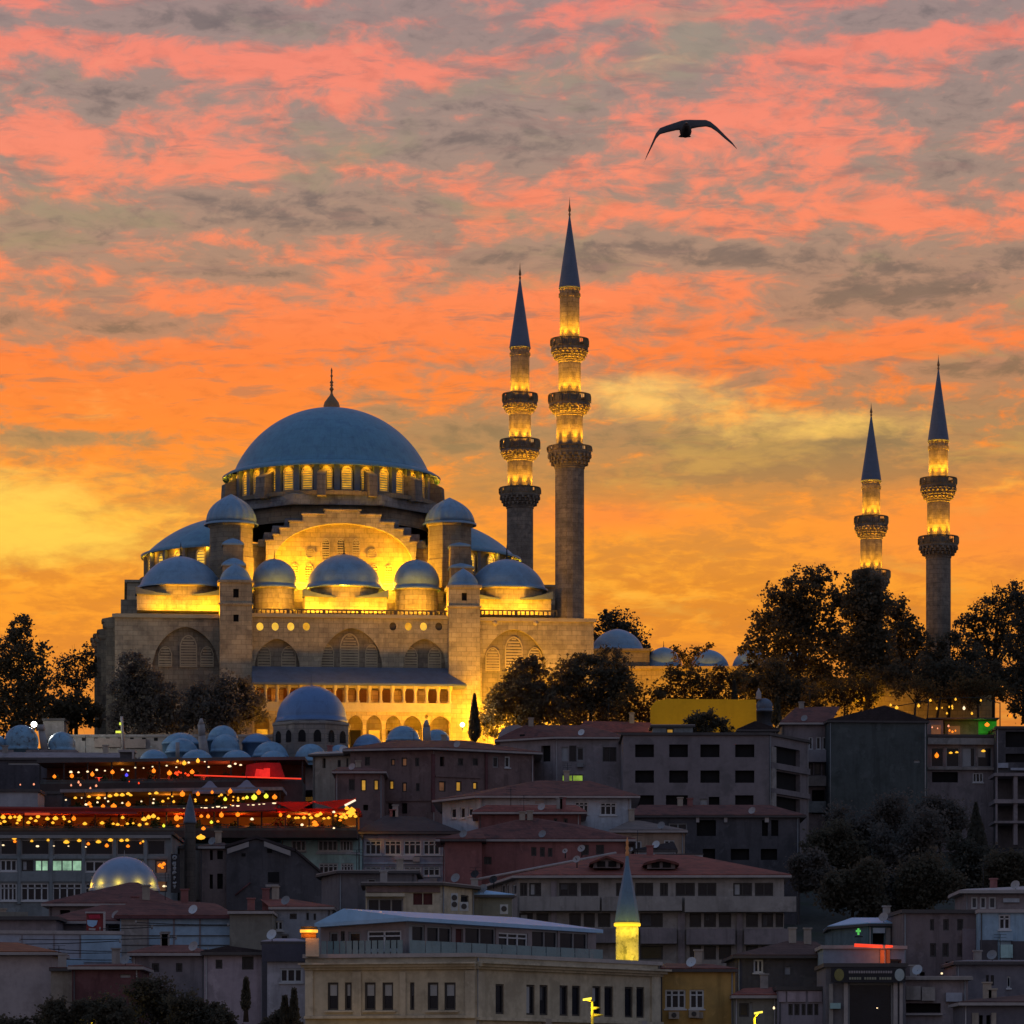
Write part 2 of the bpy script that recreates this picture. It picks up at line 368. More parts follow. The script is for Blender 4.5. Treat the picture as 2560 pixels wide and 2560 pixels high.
# --- main dome and its ring of windows
d0 = 0
zd = z_at(1184, 0, 829); rD = rad(243, 0); hD = z_at(1023, 0, 829)-zd
mb = MB(); mb.lathe([(rad(272,0), z_at(1203,0)), (rad(273,0), z_at(1199,0)), (rad(262,0), z_at(1192,0)), (rad(250,0), z_at(1187,0))]+dome_prof(rD, hD, zd, 0.1, 28), n=96)
dome = mb.build('main_dome', LEAD, mq)
mb = MB(); zt = zd+hD
mb.lathe([(rad(20,0), zt-.2), (rad(20.5,0), zt+rad(8,0)), (rad(18,0), zt+rad(17,0)), (rad(12,0), zt+rad(25,0)), (rad(5,0), zt+rad(34,0)), (rad(2.6,0), zt+rad(40,0)),
          (rad(3,0), zt+rad(46,0)), (rad(6,0), zt+rad(50,0)), (rad(3,0), zt+rad(54,0)), (rad(2.2,0), zt+rad(57,0)), (rad(4.5,0), zt+rad(60,0)), (rad(2.2,0), zt+rad(63,0)), (rad(5,0), zt+rad(67,0)),
          (rad(1.8,0), zt+rad(72,0)), (rad(1.8,0), zt+rad(80,0)), (rad(3.4,0), zt+rad(83,0)), (rad(1.5,0), zt+rad(87,0)), (rad(2.4,0), zt+rad(97,0)), (.02, zt+rad(104,0))], n=16)
mb.build('finial', BRONZE, dome)
rw = 13.35; z0w, z1w = z_at(1264,0), z_at(1201,0)
mb = MB(); mb.lathe([(rw, z0w-4), (rw, z1w+.3)], n=96, smooth=True)
mb.lathe([(rw+1.5, z0w-.7), (rw+1.55, z0w-.15), (rw+.9, z0w), (rw, z0w+.02)], n=64, smooth=False)
drum = mb.build('drum', STONE_D, mq)
def radial(r, a, dz=0): return Vector((r*math.sin(a), -r*math.cos(a), dz))
NW = 32
for i in range(NW):
    a = 2*math.pi*(i+.5)/NW
    if math.cos(a) < -.3: continue
    er, et = radial(1, a), Vector((math.cos(a), math.sin(a), 0))
    fr = MB(); wd, zb, zt_ = .63, z0w+.32, z1w-.28
    ap = arch(-wd, wd, zb, zt_, 8, rise=.5); big = [(u*1.25, zb-.15 if z == zb else z+.2) for u, z in ap]
    fn = lambda u, z, dep: er*(rw+.22-dep)+et*u+Vector((0,0,z))
    fr.plane_poly(big, [ap], .3, fn)
    for k in range(9):
        z = zb+(zt_-zb)*(k+.5)/9; u = wd*(1 if k < 7 else .75)
        fr.obox(er*(rw+.06)-et*u+Vector((0,0,z-.07)), et*2*u, er*.08, (0,0,.12))
    f = fr.build('drum_window', STONE_P, drum)
    pm = MB(); pm.add([er*(rw+.05)+et*u+Vector((0,0,z)) for u, z in ap], [tuple(t) for t in tessellate_polygon([[Vector((u, z, 0)) for u, z in ap]])])
    pm.build('pane', AMBER, f)
for i in range(NW):
    a = 2*math.pi*i/NW; mb = MB()
    er, et = radial(1, a), Vector((math.cos(a), math.sin(a), 0))
    mb.obox(er*(rw-.1)-et*.38+Vector((0,0,z0w)), et*.76, er*.75, (0,0,z1w-z0w+.15))
    mb.build('pilaster', LEAD_D, drum)
for dg in (-74,-41,-8,18,46,76,110,-110,150,-150,180):
    a = R(dg); er, et = radial(1, a), Vector((math.cos(a), math.sin(a), 0))
    wdt = 1.15 if abs(dg) < 30 else 1.6
    bb = MB(); zl, zh = z0w-.9, z1w-.55
    q = [er*(rw+.2)+Vector((0,0,zl)), er*(rw+2.3)+Vector((0,0,zl)), er*(rw+2.1)+Vector((0,0,zh-.9)), er*(rw+.2)+Vector((0,0,zh))]
    bb.prism([p-et*wdt/2 for p in q], et*wdt)
    bb.build('buttress', STONE_S, drum)
# --- stepped lead roofs carrying the drum down to the great arch
gp = [(812,901,1277),(756,952,1288),(723,985,1307),(700,1008,1324),(684,1025,1341),(665,1041,1356)]
mb = MB(); lv = [(p, 14.5) for p in gp]; dA = 14.5
for k, (xl, xr, yy) in enumerate(gp):
    zt_ = z_at(yy+4, dA); zl = z_at(1358 if k == 5 else gp[k+1][2]+10, dA)
    a = L(xl-46+k*2, yy, 12.5).x; b = L(xr+46-k*2, yy, 12.5).x
    mb.box((a, -13.2+.02*k, zl), (b, 13.2, zt_-.1))
mb.lathe([(15.4, z_at(1300,0)), (15.4, z_at(1275,0)), (14.2, z_at(1266,0)), (rw, z_at(1265,0))], n=8, smooth=False, ph=math.pi/8)
mb.build('stepped_roof', GREYLEAD, mq)
mb = MB(); mb.box((L(612,1400,12.6).x,-12.8,z_at(1475,dA)),(L(1096,1400,12.6).x,12.8,z_at(1357,dA)-.12)); mb.build('main_block', STONE_D, mq)
# --- the great arch and the lit tympanum
zb = z_at(1475, dA)
outer = [(L(665-2,1475,dA).x, zb)]
for xl, xr, yy in reversed(gp): outer += [(L(xl,yy,dA).x, outer[-1][1]), (L(xl,yy,dA).x, z_at(yy,dA))]
outer = outer[:1]+outer[2:]; outer[0] = (outer[1][0], zb)
rt = []
for xl, xr, yy in reversed(gp): rt += [(L(xr,yy,dA).x, (rt[-1][1] if rt else zb)), (L(xr,yy,dA).x, z_at(yy,dA))]
outer = outer+rt[::-1]
ac = (L(689,1402,dA).x, L(1027,1402,dA).x); cxA = (ac[0]+ac[1])/2; hwA = (ac[1]-ac[0])/2; zsp = z_at(1415,dA); zap = z_at(1308,dA)
ring = [(cxA-hwA*1.03, zb+.05)]+[(cxA+hwA*1.03*math.sin(t), zsp+(zap-zsp)*math.cos(t)**.92) for t in [R(-89+178*i/28) for i in range(29)]]+[(cxA+hwA*1.03, zb+.05)]
mb = MB(); mb.plane_poly(outer, [ring], 1.15, front(dA)); n = len(outer)
mb.add([(u,-dA,z) for u,z in outer]+[(u,-dA+1.6,z) for u,z in outer], [(i,(i+1)%n,n+(i+1)%n,n+i) for i in range(n)])
for k, (xl, xr, yy) in enumerate(gp):   # coping stones on the steps
    zz = z_at(yy, dA)
    nxl, nxr = (gp[k-1][0], gp[k-1][1]) if k else (None, None)
    spans = [(xl, xr)] if k == 0 else [(xl, nxl), (nxr, xr)]
    for a, b in spans: mb.box((L(a,yy,dA).x-.12, -dA-.18, zz+.003), (L(b,yy,dA).x+.12, -dA+1.5, zz+.2))
gab = mb.build('stepped_gable', STONE, mq)
dT = dA-1.0
ty = [(u, z) for u, z in ring]
mb = MB(); mb.plane_poly([(cxA-hwA*1.1, zb)]+[(u*1.0+(u-cxA)*.03, z+.15) for u, z in ty[1:-1]]+[(cxA+hwA*1.1, zb)], [], 0, front(dT))
tym = mb.build('tympanum', STONE_T, gab)
def ax(px, d): return L(px, 1400, d).x
for px in (814,852,890): slats('window', arch(ax(px-8.5,dT), ax(px+8.5,dT), z_at(1402,dT), z_at(1348,dT), 8, rise=.6), dT+.1, gab, nsl=9)
for px in (737,772,808,900,936,972): slats('window', arch(ax(px-9,dT), ax(px+9,dT), z_at(1462,dT), z_at(1412,dT), 8, rise=.6), dT+.1, gab, nsl=8)
for px in (775,930):
    f = slats('round_window', oval(ax(px,dT), z_at(1384,dT), .62, .62, 16), dT+.1, gab, nsl=5)
# --- weight towers with ribbed domes
def ribbed(cx, cy, r, z0, h, name, par, m=LEAD_P, ribs=20):
    mb = MB(); vs = []; n = ribs*4; prof = dome_prof(r, h, z0, .35, 10, .18); fs = []
    for j, (rr, z) in enumerate(prof):
        for i in range(n):
            k = 1+(.045*abs(math.sin(math.pi*i/4)) if j > 2 else 0)
            vs.append((cx+rr*k*math.cos(2*math.pi*i/n), cy+rr*k*math.sin(2*math.pi*i/n), z))
    for j in range(len(prof)-1):
        for i in range(n): fs.append((j*n+i, j*n+(i+1)%n, (j+1)*n+(i+1)%n, (j+1)*n+i))
    mb.add(vs, fs, True); return mb.build(name, m, par)
for px in (578, 1124):
    for d in (14.8, -14.8):
        cxw = L(px,1309,14.8).x; r = rad(57,14.8); zt_ = z_at(1310,14.8,px)
        mb = MB(); mb.lathe([(r*1.05, z_at(1472,14.8)), (r*1.05, z_at(1400,14.8)), (r, z_at(1398,14.8)), (r, zt_-.5), (r*1.08, zt_-.3), (r*1.1, zt_)], c=(cxw,-d), n=8, smooth=False, ph=math.pi/8)
        tw = mb.build('weight_tower', STONE_D, mq)
        ribbed(cxw, -d, rad(61,14.8), zt_, z_at(1252,14.8)-zt_, 'ribbed_dome', tw)
# --- stair turrets stepping down in front of them
def turret(px, dC, cap_specs, body, wins):
    """body: (half px, top py, bottom py); cap_specs: list of (d, half px, base py, top py, square body down to py, kind)"""
    tw = None
    hw, yt, yb = body; d = dC
    x0, x1 = ax(px-hw,d), ax(px+hw,d); wdt = x1-x0
    mb = MB(); holes = []
    for y0, y1, ww in wins: holes.append([(ax(px-ww,d), z_at(y1,d)), (ax(px+ww,d), z_at(y1,d)), (ax(px+ww,d), z_at(y0,d)), (ax(px-ww,d), z_at(y0,d))])
    zT, zB_ = z_at(yt,d), -1.0
    mb.plane_poly([(x0,zB_),(x1,zB_),(x1,zT),(x0,zT)], holes, .5, front(d))
    mb.add([(x0,-d,zB_),(x0,-d+wdt,zB_),(x0,-d+wdt,zT),(x0,-d,zT),(x1,-d,zB_),(x1,-d+wdt,zB_),(x1,-d+wdt,zT),(x1,-d,zT)], [(0,1,2,3),(4,5,6,7),(1,5,6,2),(3,2,6,7)])
    zc = z_at(1511,d); mb.box((x0-.2,-d-.2,zc-.2),(x1+.2,-d+wdt+.2,zc))
    mb.box((x0-.25,-d-.25,zT+.003),(x1+.25,-d+wdt+.25,zT+.35))
    tw = mb.build('stair_turret', STONE, mq)
    for h in holes:
        pm = MB(); pm.add([(u,-d+.4,z) for u,z in h], [(0,1,2,3)]); pm.build('slit_window', BLACK, tw)
    cxm = (x0+x1)/2; cym = -d+wdt/2
    mb = MB(); mb.lathe(dome_prof(wdt/2*.98, z_at(1418,d)-z_at(1452,d), zT+.5, .2, 8, .25), c=(cxm,cym), n=24)
    mb.build('turret_dome', LEAD_P, tw)
    for dd, pxc, hp, yb0, yt0, ylow in cap_specs:
        c = L(pxc, yb0, dd); q = rad(hp,dd); zt_, z2 = c.z, z_at(yt0,dd)
        mb = MB(); mb.box((c.x-q*.92,-dd-q*.92,z_at(ylow,dd)),(c.x+q*.92,-dd+q*.92,zt_)); b = mb.build('turret_block', STONE_D, tw)
        mb = MB(); mb.lathe([(q*1.45,zt_-.15),(q*1.45,zt_+.05),(q*1.0,zt_+(z2-zt_)*.55),(q*.5,zt_+(z2-zt_)*.9),(.02,z2+.1)], c=(c.x,-dd), n=4, smooth=False, ph=math.pi/4)
        mb.build('turret_roof', LEAD_P, b)
turret(590, 29, [(20,582,27,1363,1351,1470),(23.5,584,30,1415,1400,1472)], (40.5,1460,1850), [(1475,1497,7),(1539,1557,6.5)])
turret(1161, 29, [(20,1149,27,1367,1354,1470),(23.5,1152,30,1421,1406,1472)], (39,1466,1850), [(1478,1498,6.5)])
# --- half domes on the long axis
for sgn in (-1, 1):
    cx = sgn*13.0; r0 = 12.2; zb_ = z_at(1393,0); h = z_at(1300,0)-zb_
    mb = MB(); a0 = math.pi/2 if sgn < 0 else -math.pi/2
    mb.lathe([(r0+.75,zb_-.45),(r0+.8,zb_-.15),(r0+.2,zb_)]+dome_prof(r0,h,zb_,.05,18)[1:], c=(cx,0), n=40, a0=a0, a1=a0+math.pi)
    hd = mb.build('half_dome', LEAD, mq)
    mb = MB(); zl = z_at(1456,0); mb.lathe([(r0-.1,zl-3),(r0-.1,zb_-.3)], c=(cx,0), n=40, a0=a0, a1=a0+math.pi)
    mb.lathe([(r0+1.0,zl-.3),(r0+1.0,zl),(r0-.1,zl+.1)], c=(cx,0), n=40, a0=a0, a1=a0+math.pi)
    hw_ = mb.build('half_dome_drum', STONE_D, hd)
    for i in range(11):
        a = (R(-82)+R(164)*i/10)*1 + (R(-90) if sgn < 0 else R(90))
        er, et = radial(1,a), Vector((math.cos(a),math.sin(a),0)); c0 = Vector((cx,0,0))
        if er.y > .5: continue
        ap = arch(-.55,.55,zl+.35,zb_-.75,6); fr = MB()
        fr.plane_poly([(u*1.3, z+(.2 if z > zl+.4 else -.15)) for u,z in ap],[ap],.2,lambda u,z,dep: c0+er*(r0+.15-dep)+et*u+Vector((0,0,z)))
        for k in range(6):
            z = zl+.35+(zb_-1.1-zl)*(k+.5)/6
            fr.obox(c0+er*(r0+.02)-et*.5+Vector((0,0,z-.06)), et*1.0, er*.07, (0,0,.1))
        f = fr.build('window', STONE_P, hw_)
        pm = MB(); pm.add([c0+er*(r0+.01)+et*u+Vector((0,0,z)) for u,z in ap],[tuple(t) for t in tessellate_polygon([[Vector((u,z,0)) for u,z in ap]])]); pm.build('pane', AMBER2, f)
        pl = MB(); pl.obox(c0+er*(r0-.1)+et*.95+Vector((0,0,zl)), et*.45, er*.5, (0,0,zb_-zl-.4)); pl.build('pilaster', LEAD_D, hw_)
# --- upper blocks (second storey of the body)
mb = MB(); zlow = z_at(1530,18)
xa, xb = L(318,1500,14).x, L(1392,1500,14).x
mb.box((xa,-13.9,zlow-.5),(xb,13.9,z_at(1462,14)))
mb.box((xa-.35,-14.2,z_at(1462,14)+.003),(xb+.35,14.2,z_at(1456,14)))
mb.box((L(302,1520,16).x,-18.0,zlow-.5),(L(1405,1520,16).x,18,z_at(1505,18)))
mb.box((ax(640,16.5),-16.5,zlow-.6),(ax(1108,16.5),-13.5,z_at(1474,16.5)))
mb.build('upper_body', STONE, mq)
# --- side domes along the front
dS = 20.5
def side_dome(px, hp, yb, yt, kind):
    c = L(px,yb,dS); r = rad(hp,dS); h = z_at(yt,dS,px)-c.z
    mb = MB(); mb.lathe(dome_prof(r,h,c.z,.3,18,.04 if kind == 'big' else .0), c=(c.x,-dS), n=56); dm = mb.build('side_dome', LEAD_P, mq)
    mb = MB(); zl = z_at(1500 if kind == 'big' else 1530,dS)
    rr = r*.95
    mb.lathe([(rr,zl-.5),(rr,c.z-.35),(rr*1.05,c.z-.2)], c=(c.x,-dS), n=8 if kind == 'big' else 24, smooth=False, ph=math.pi/8)
    dr = mb.build('dome_drum', STONE, dm)
    if kind == 'big':
        mb = MB(); zq = z_at(1502,dS); q = r*1.06
        mb.box((c.x-q,-dS-r*.86,zl-2.2),(c.x+q,-dS+r*.8,zq)); mb.build('square_base', STONE, dm)
        for sg in (-1,1):   # swept lead wedges over the corners
            mb = MB(); z1, z2 = z_at(1504,dS), z_at(1483,dS)
            prof = [(q*1.04,z2),(q*.86,z2-(z2-z1)*.35),(q*.55,z2-(z2-z1)*.72),(q*.24,z1+.12),(q*.24,z1-.04),(q*.6,z1-.02),(q*1.04,z1+.1)]
            mb.prism([(c.x+sg*u,-dS-r*.95,z) for u,z in prof],(0,r*.55,0)); mb.build('corner_roof', LEAD_D, dm)
        mb = MB(); mb.lathe(finial_prof(c.z+h,z_at(yt-42,dS)-z_at(yt,dS),.42), c=(c.x,-dS), n=10); mb.build('finial', DARK, dm)
    else:
        mb = MB(); mb.lathe(finial_prof(c.z+h,1.3,.25,2), c=(c.x,-dS), n=8); mb.build('finial', DARK, dm)
side_dome(452,103,1469,1396,'big'); side_dome(860,96,1471,1391,'big'); side_dome(1267,97,1474,1403,'big')
side_dome(686,53,1468,1400,'small'); side_dome(1041,56,1472,1402,'small')
# --- front wall with blind arches and small round lights
dF = 27.0
xl, xr = ax(287,dF), L(1484,1542,dF).x
zL, zR = L(287,1533,dF).z, L(1390,1546,dF).z
def AR(p0,p1,yt,yb): return arch(ax(p0,dF),ax(p1,dF),z_at(yb,dF,(p0+p1)/2),z_at(yt,dF,(p0+p1)/2),18)
big_arches = [(381,548,1567,1760),(637,749,1597,1672),(803,955,1570,1672),(1009,1114,1597,1672),(1205,1366,1573,1760)]
holes = [AR(*a) for a in big_arches]
ov = [650,688,727,766,982,1021,1059,1097]
ovh = [oval(ax(p,dF),z_at(1566,dF,p),rad(9,dF),rad(10.5,dF)) for p in ov]
mb = MB(); mb.plane_poly([(xl,-1.5),(xr,-1.5),(xr,zR),(xl,zL)],holes+ovh,.8,front(dF))
mb.add([(xl,-dF,-1.5),(xl,dF,-1.5),(xl,dF,zL),(xl,-dF,zL),(xr,-dF,-1.5),(xr,dF,-1.5),(xr,dF,zR),(xr,-dF,zR)],[(0,1,2,3),(4,5,6,7),(1,5,6,2)])
wall = mb.build('front_wall', STONE, mq)
mb = MB(); mb.add([(xl,-dF+.1,zL-.15),(xr,-dF+.1,zR-.15),(xr,dF,zR-.15),(xl,dF,zL-.15)],[(0,1,2,3)]); mb.build('terrace_roof', LEAD_D, mq)
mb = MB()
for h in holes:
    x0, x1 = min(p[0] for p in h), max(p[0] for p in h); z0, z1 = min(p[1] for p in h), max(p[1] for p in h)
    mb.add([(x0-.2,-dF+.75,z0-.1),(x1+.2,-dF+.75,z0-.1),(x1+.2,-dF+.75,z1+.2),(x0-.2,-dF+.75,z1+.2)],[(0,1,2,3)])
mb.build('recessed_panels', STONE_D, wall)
for i, h in enumerate(ovh):
    pm = MB(); pm.add([(u,-dF+.35,z) for u,z in h],[tuple(range(len(h)))]); pm.build('round_light', [AMBER2,AMBER2,AMBER2,AMBER,DARKSTONE,AMBER,AMBER2,DARKSTONE][i], wall)
dW = dF-.7
def WN(p0,p1,yt,yb,n): slats('shuttered_window', arch(L(p0,yb,dW).x,L(p1,yb,dW).x,z_at(yb,dW,p0),z_at(yt,dW,p0),8,rise=.6), dW, wall, nsl=n, paneM=STONE_S)
WN(853,895,1586,1667,12); WN(804,833,1613,1667,8); WN(915,942,1613,1667,8)
WN(1013,1042,1620,1668,7); WN(1072,1101,1620,1668,7); WN(705,738,1617,1668,7); WN(646,675,1617,1668,7)
WN(452,490,1590,1665,11); WN(398,428,1617,1665,7); WN(503,532,1617,1665,7); WN(1216,1248,1620,1675,8); WN(1265,1304,1594,1675,11); WN(1322,1352,1620,1675,8)
mb = MB(); zc = L(287,1537,dF).z   # cornice of the left bay, string course under the balustrades
mb.box((xl-.35,-dF-.4,zc-.35),(ax(552,dF),-dF+.3,zc+.12)); mb.box((ax(630,dF),-dF-.35,z_at(1545,dF)),(ax(1122,dF),-dF+.1,z_at(1536,dF)))
mb.box((ax(1199,dF),-dF-.35,z_at(1549,dF)),(xr+.3,-dF+.1,z_at(1540,dF)))
mb.build('cornice', STONE_P, wall)
for p0, p1, y0, y1 in ((631,1122,1521,1536),(1200,1392,1524,1540)):
    mb = MB(); za, zb_ = z_at(y1,dF,p0), z_at(y0,dF,p0); x0, x1 = ax(p0,dF), ax(p1,dF); n = int((x1-x0)/.58)
    mb.box((x0,-dF-.12,zb_-.16),(x1,-dF+.12,zb_)); mb.box((x0,-dF-.1,za),(x1,-dF+.1,za+.14))
    for i in range(n+1):
        x = x0+(x1-x0)*i/n; wq = .09 if i % 8 else .2
        mb.box((x-wq,-dF-.09,za+.14),(x+wq,-dF+.09,zb_-.16))
    mb.build('balustrade', DARKSTONE, mq)
for px in (1237,1339): 
    c = L(px,1557,dF); mb = MB(); mb.lathe([(.02,c.z-.4),(.3,c.z-.25),(.35,c.z),(.25,c.z+.2),(.02,c.z+.35)],c=(c.x,-dF-.15),n=10); mb.build('wall_light', STONE_P, wall)  # small wall lights, shaped in pale stone and giving no light
# --- left flank: buttress piers stepping away
for d, pxl, yt in ((23.5,265,1551),(9,253,1578),(-4,243,1588),(-17,236,1598)):
    zt_ = L(pxl,yt,d).z; x0 = L(pxl,yt,d).x; mb = MB()
    mb.box((x0,-d-1.8,-1.5),(xl+.5,-d+1.8,zt_-1.2))
    prof = [(x0,zt_-1.2),(x0-.45,zt_-.8),(x0-.15,zt_-.5),(x0-.6,zt_-.25),(x0-.5,zt_),(xl+.3,zt_+.4),(xl+.3,zt_-1.2)]
    mb.prism([(u,-d-1.95,z) for u,z in prof],(0,3.9,0)); mb.build('buttress_pier', STONE_D, mq)
# --- lean-to roof and the two-storey gallery between the turrets
dG = 32.0
x0, x1 = ax(628,dF), L(1128,1700,dG).x; xe = L(1166,1716,dG).x
mb = MB(); ztop = z_at(1668,dF); zeav = z_at(1708,dG+.6)
pr = [(-dF-.05,ztop),(-dG-.8,zeav),(-dG-.8,zeav-.25),(-dF-.05,zeav-.25)]
mb.prism([(x0,y,z) for y,z in pr],(x1-x0,0,0))
mb.add([(x1,-dF-2.1,ztop-1.0),(x1,-dG-.8,zeav),(xe,-dG-.8,zeav-.02),(xe,-dG-.8,zeav-.25),(x1,-dG-.8,zeav-.25),(x1,-dF-2.1,zeav-.25),(xe,-dF-2.4,zeav-.05),(xe,-dF-2.4,zeav-.25)],
       [(0,1,2,6),(1,4,3,2),(2,3,7,6),(3,4,5,7)])
gr = mb.build('gallery_roof', LEAD_D, mq)
zf1, zf0, zpar = z_at(1764,dG), z_at(1779,dG), z_at(1755,dG)
mb = MB(); mb.box((x0,-dG+.02,zf0),(x1,-dF-.01,zf0+.25)); mb.box((x0,-dG-.12,zf0),(x1,-dG+.1,zf1+.25)); mb.box((x0,-dG-.2,zf1+.253),(x1,-dG+.14,zf1+.4))
mb.box((x0,-dG-.2,zf0+.3),(x1,-dG-.123,zf0+.45))
gal = mb.build('gallery_floor', STONE_P, mq)
npx = 17
for i in range(npx+1):
    x = x0+.2+(x1-x0-.4)*i/npx; mb = MB(); zz = zeav-.25
    mb.lathe([(.3,zf1+.4),(.3,zf1+.6),(.2,zf1+.75),(.18,zz-.75),(.26,zz-.55),(.36,zz-.35),(.36,zz)],c=(x,-dG+.1),n=10); mb.build('column', STONE_P, gal)
mb = MB(); mb.box((x0,-dG-.1,zeav-.55),(x1,-dG+.3,zeav-.253)); mb.build('lintel', STONE_P, gal)
for i in range(8):   # doors and windows at the back of the upper gallery
    x = x0+(x1-x0)*(i+.6)/8.3; mb = MB(); mb.box((x-.75,-dF-.2,zf1+.1),(x+.75,-dF-.02,zf1+2.7)); mb.build('gallery_door', mat('brown_wood',(.09,.04,.02),.6,.3,1,'plain'), gal)
arcs = [655,702,749,796,842,888,935,983,1031,1101]; hol = []
for p in arcs:
    hw_ = 19 if p < 1000 else (24 if p < 1060 else 30)
    hol.append(arch(L(p-hw_,1790,dG).x,L(p+hw_,1790,dG).x,-.6,z_at(1788,dG),12))
vents = [861,973,1062]
hv = [oval(L(p,1789,dG).x,z_at(1790,dG),.22,.28,8) for p in (861,1066)]
mb = MB(); mb.plane_poly([(x0,-1.2),(x1,-1.2),(x1,zf0-.01),(x0,zf0-.01)],hol+hv,.7,front(dG))
mb.build('arcade_wall', STONE_T, gal)
mb = MB(); mb.box((x0,-dF-.12,-1.2),(x1,-dF-.04,zf0-.05)); mb.build('arcade_back_wall', STONE_D, gal)  # darker stone puts the arcade's inner shade into the colour
for i, p in enumerate(arcs):
    x = L(p,1800,dF).x; mb = MB(); mb.box((x-.7,-dF-.35,-1),(x+.7,-dF-.15,2.2)); mb.build('arcade_door', BLACK if i%2 else AMBER, gal)
# --- the lamps that light the mosque
for px, pw in ((652,300),(690,480),(735,520),(775,420),(812,560),(905,560),(945,420),(990,560),(1045,700),(1090,520)):
    lamp(LW(L(px,1528,26.5)), pw*.34, YL, .35)
for px, pw in ((398,600),(440,330),(478,330),(528,820),(1222,520),(1262,330),(1300,420),(1345,560)):
    lamp(LW(L(px,1528,26.6)), pw*.25, YL, .35)
for px, pw in ((410,240),(500,260),(1225,240),(1310,240),(815,220),(905,220)): lamp(LW(L(px,1503,26.9)), pw*.30, YL, .35)
for px, pw in ((715,900),(752,1200),(858,700),(965,1300),(1003,900)): lamp(LW(L(px,1462,15.9)), pw*.72, YL, .3)
for px in (705,1010): lamp(LW(L(px,1440,17.2)), 420, YL, .3)
for px in (705,772,948,1012): lamp(LW(L(px,1466,18.6)), 330, YL, .4)
for px, pw in ((700,130),(840,260),(960,480),(1080,700),(1180,520),(1290,420)): lamp(LW(L(px,1838,42)), pw, YL, .6)
for i in range(NW):   # under the main dome's eaves
    a = 2*math.pi*(i+.5)/NW
    if math.cos(a) > -.1: lamp(LW(radial(rw+.85,a,z1w-.25)), 15, YL, .1)
for sgn in (-1,1):
    for i in range(7):
        a = R(-70+140*i/6)+(R(-90) if sgn < 0 else R(90)); er = radial(1,a)
        if er.y < .4: lamp(LW(Vector((sgn*13,0,0))+er*(r0+.65)+Vector((0,0,zb_*0+z_at(1397,0)-.35))), 26, YL, .1)
lamp(LW(L(1140,1822,dG+7.5)), 850, YL, .4); lamp(LW(L(1185,1790,dG+1.5)), 330, YL, .4); lamp(LW(L(1290,1790,33)), 1300, YL, .4); lamp(LW(L(1225,1790,31.5)), 420, YL, .4); lamp(LW(L(1385,1790,33)), 700, YL, .4)
for px in (668,745,830,905,960,1010,1060,1105): lamp(LW(L(px,1722,29.3)), 34, OR, .2)
for px in (668,745,830,905,960,1031,1101): lamp(LW(L(px,1797,29.6)), 16, OR, .2)
for px, pw in ((880,300),(960,700),(1040,1100),(1100,1500)): lamp(LW(L(px,1815,dG+5)), pw*.13, YL, .3)
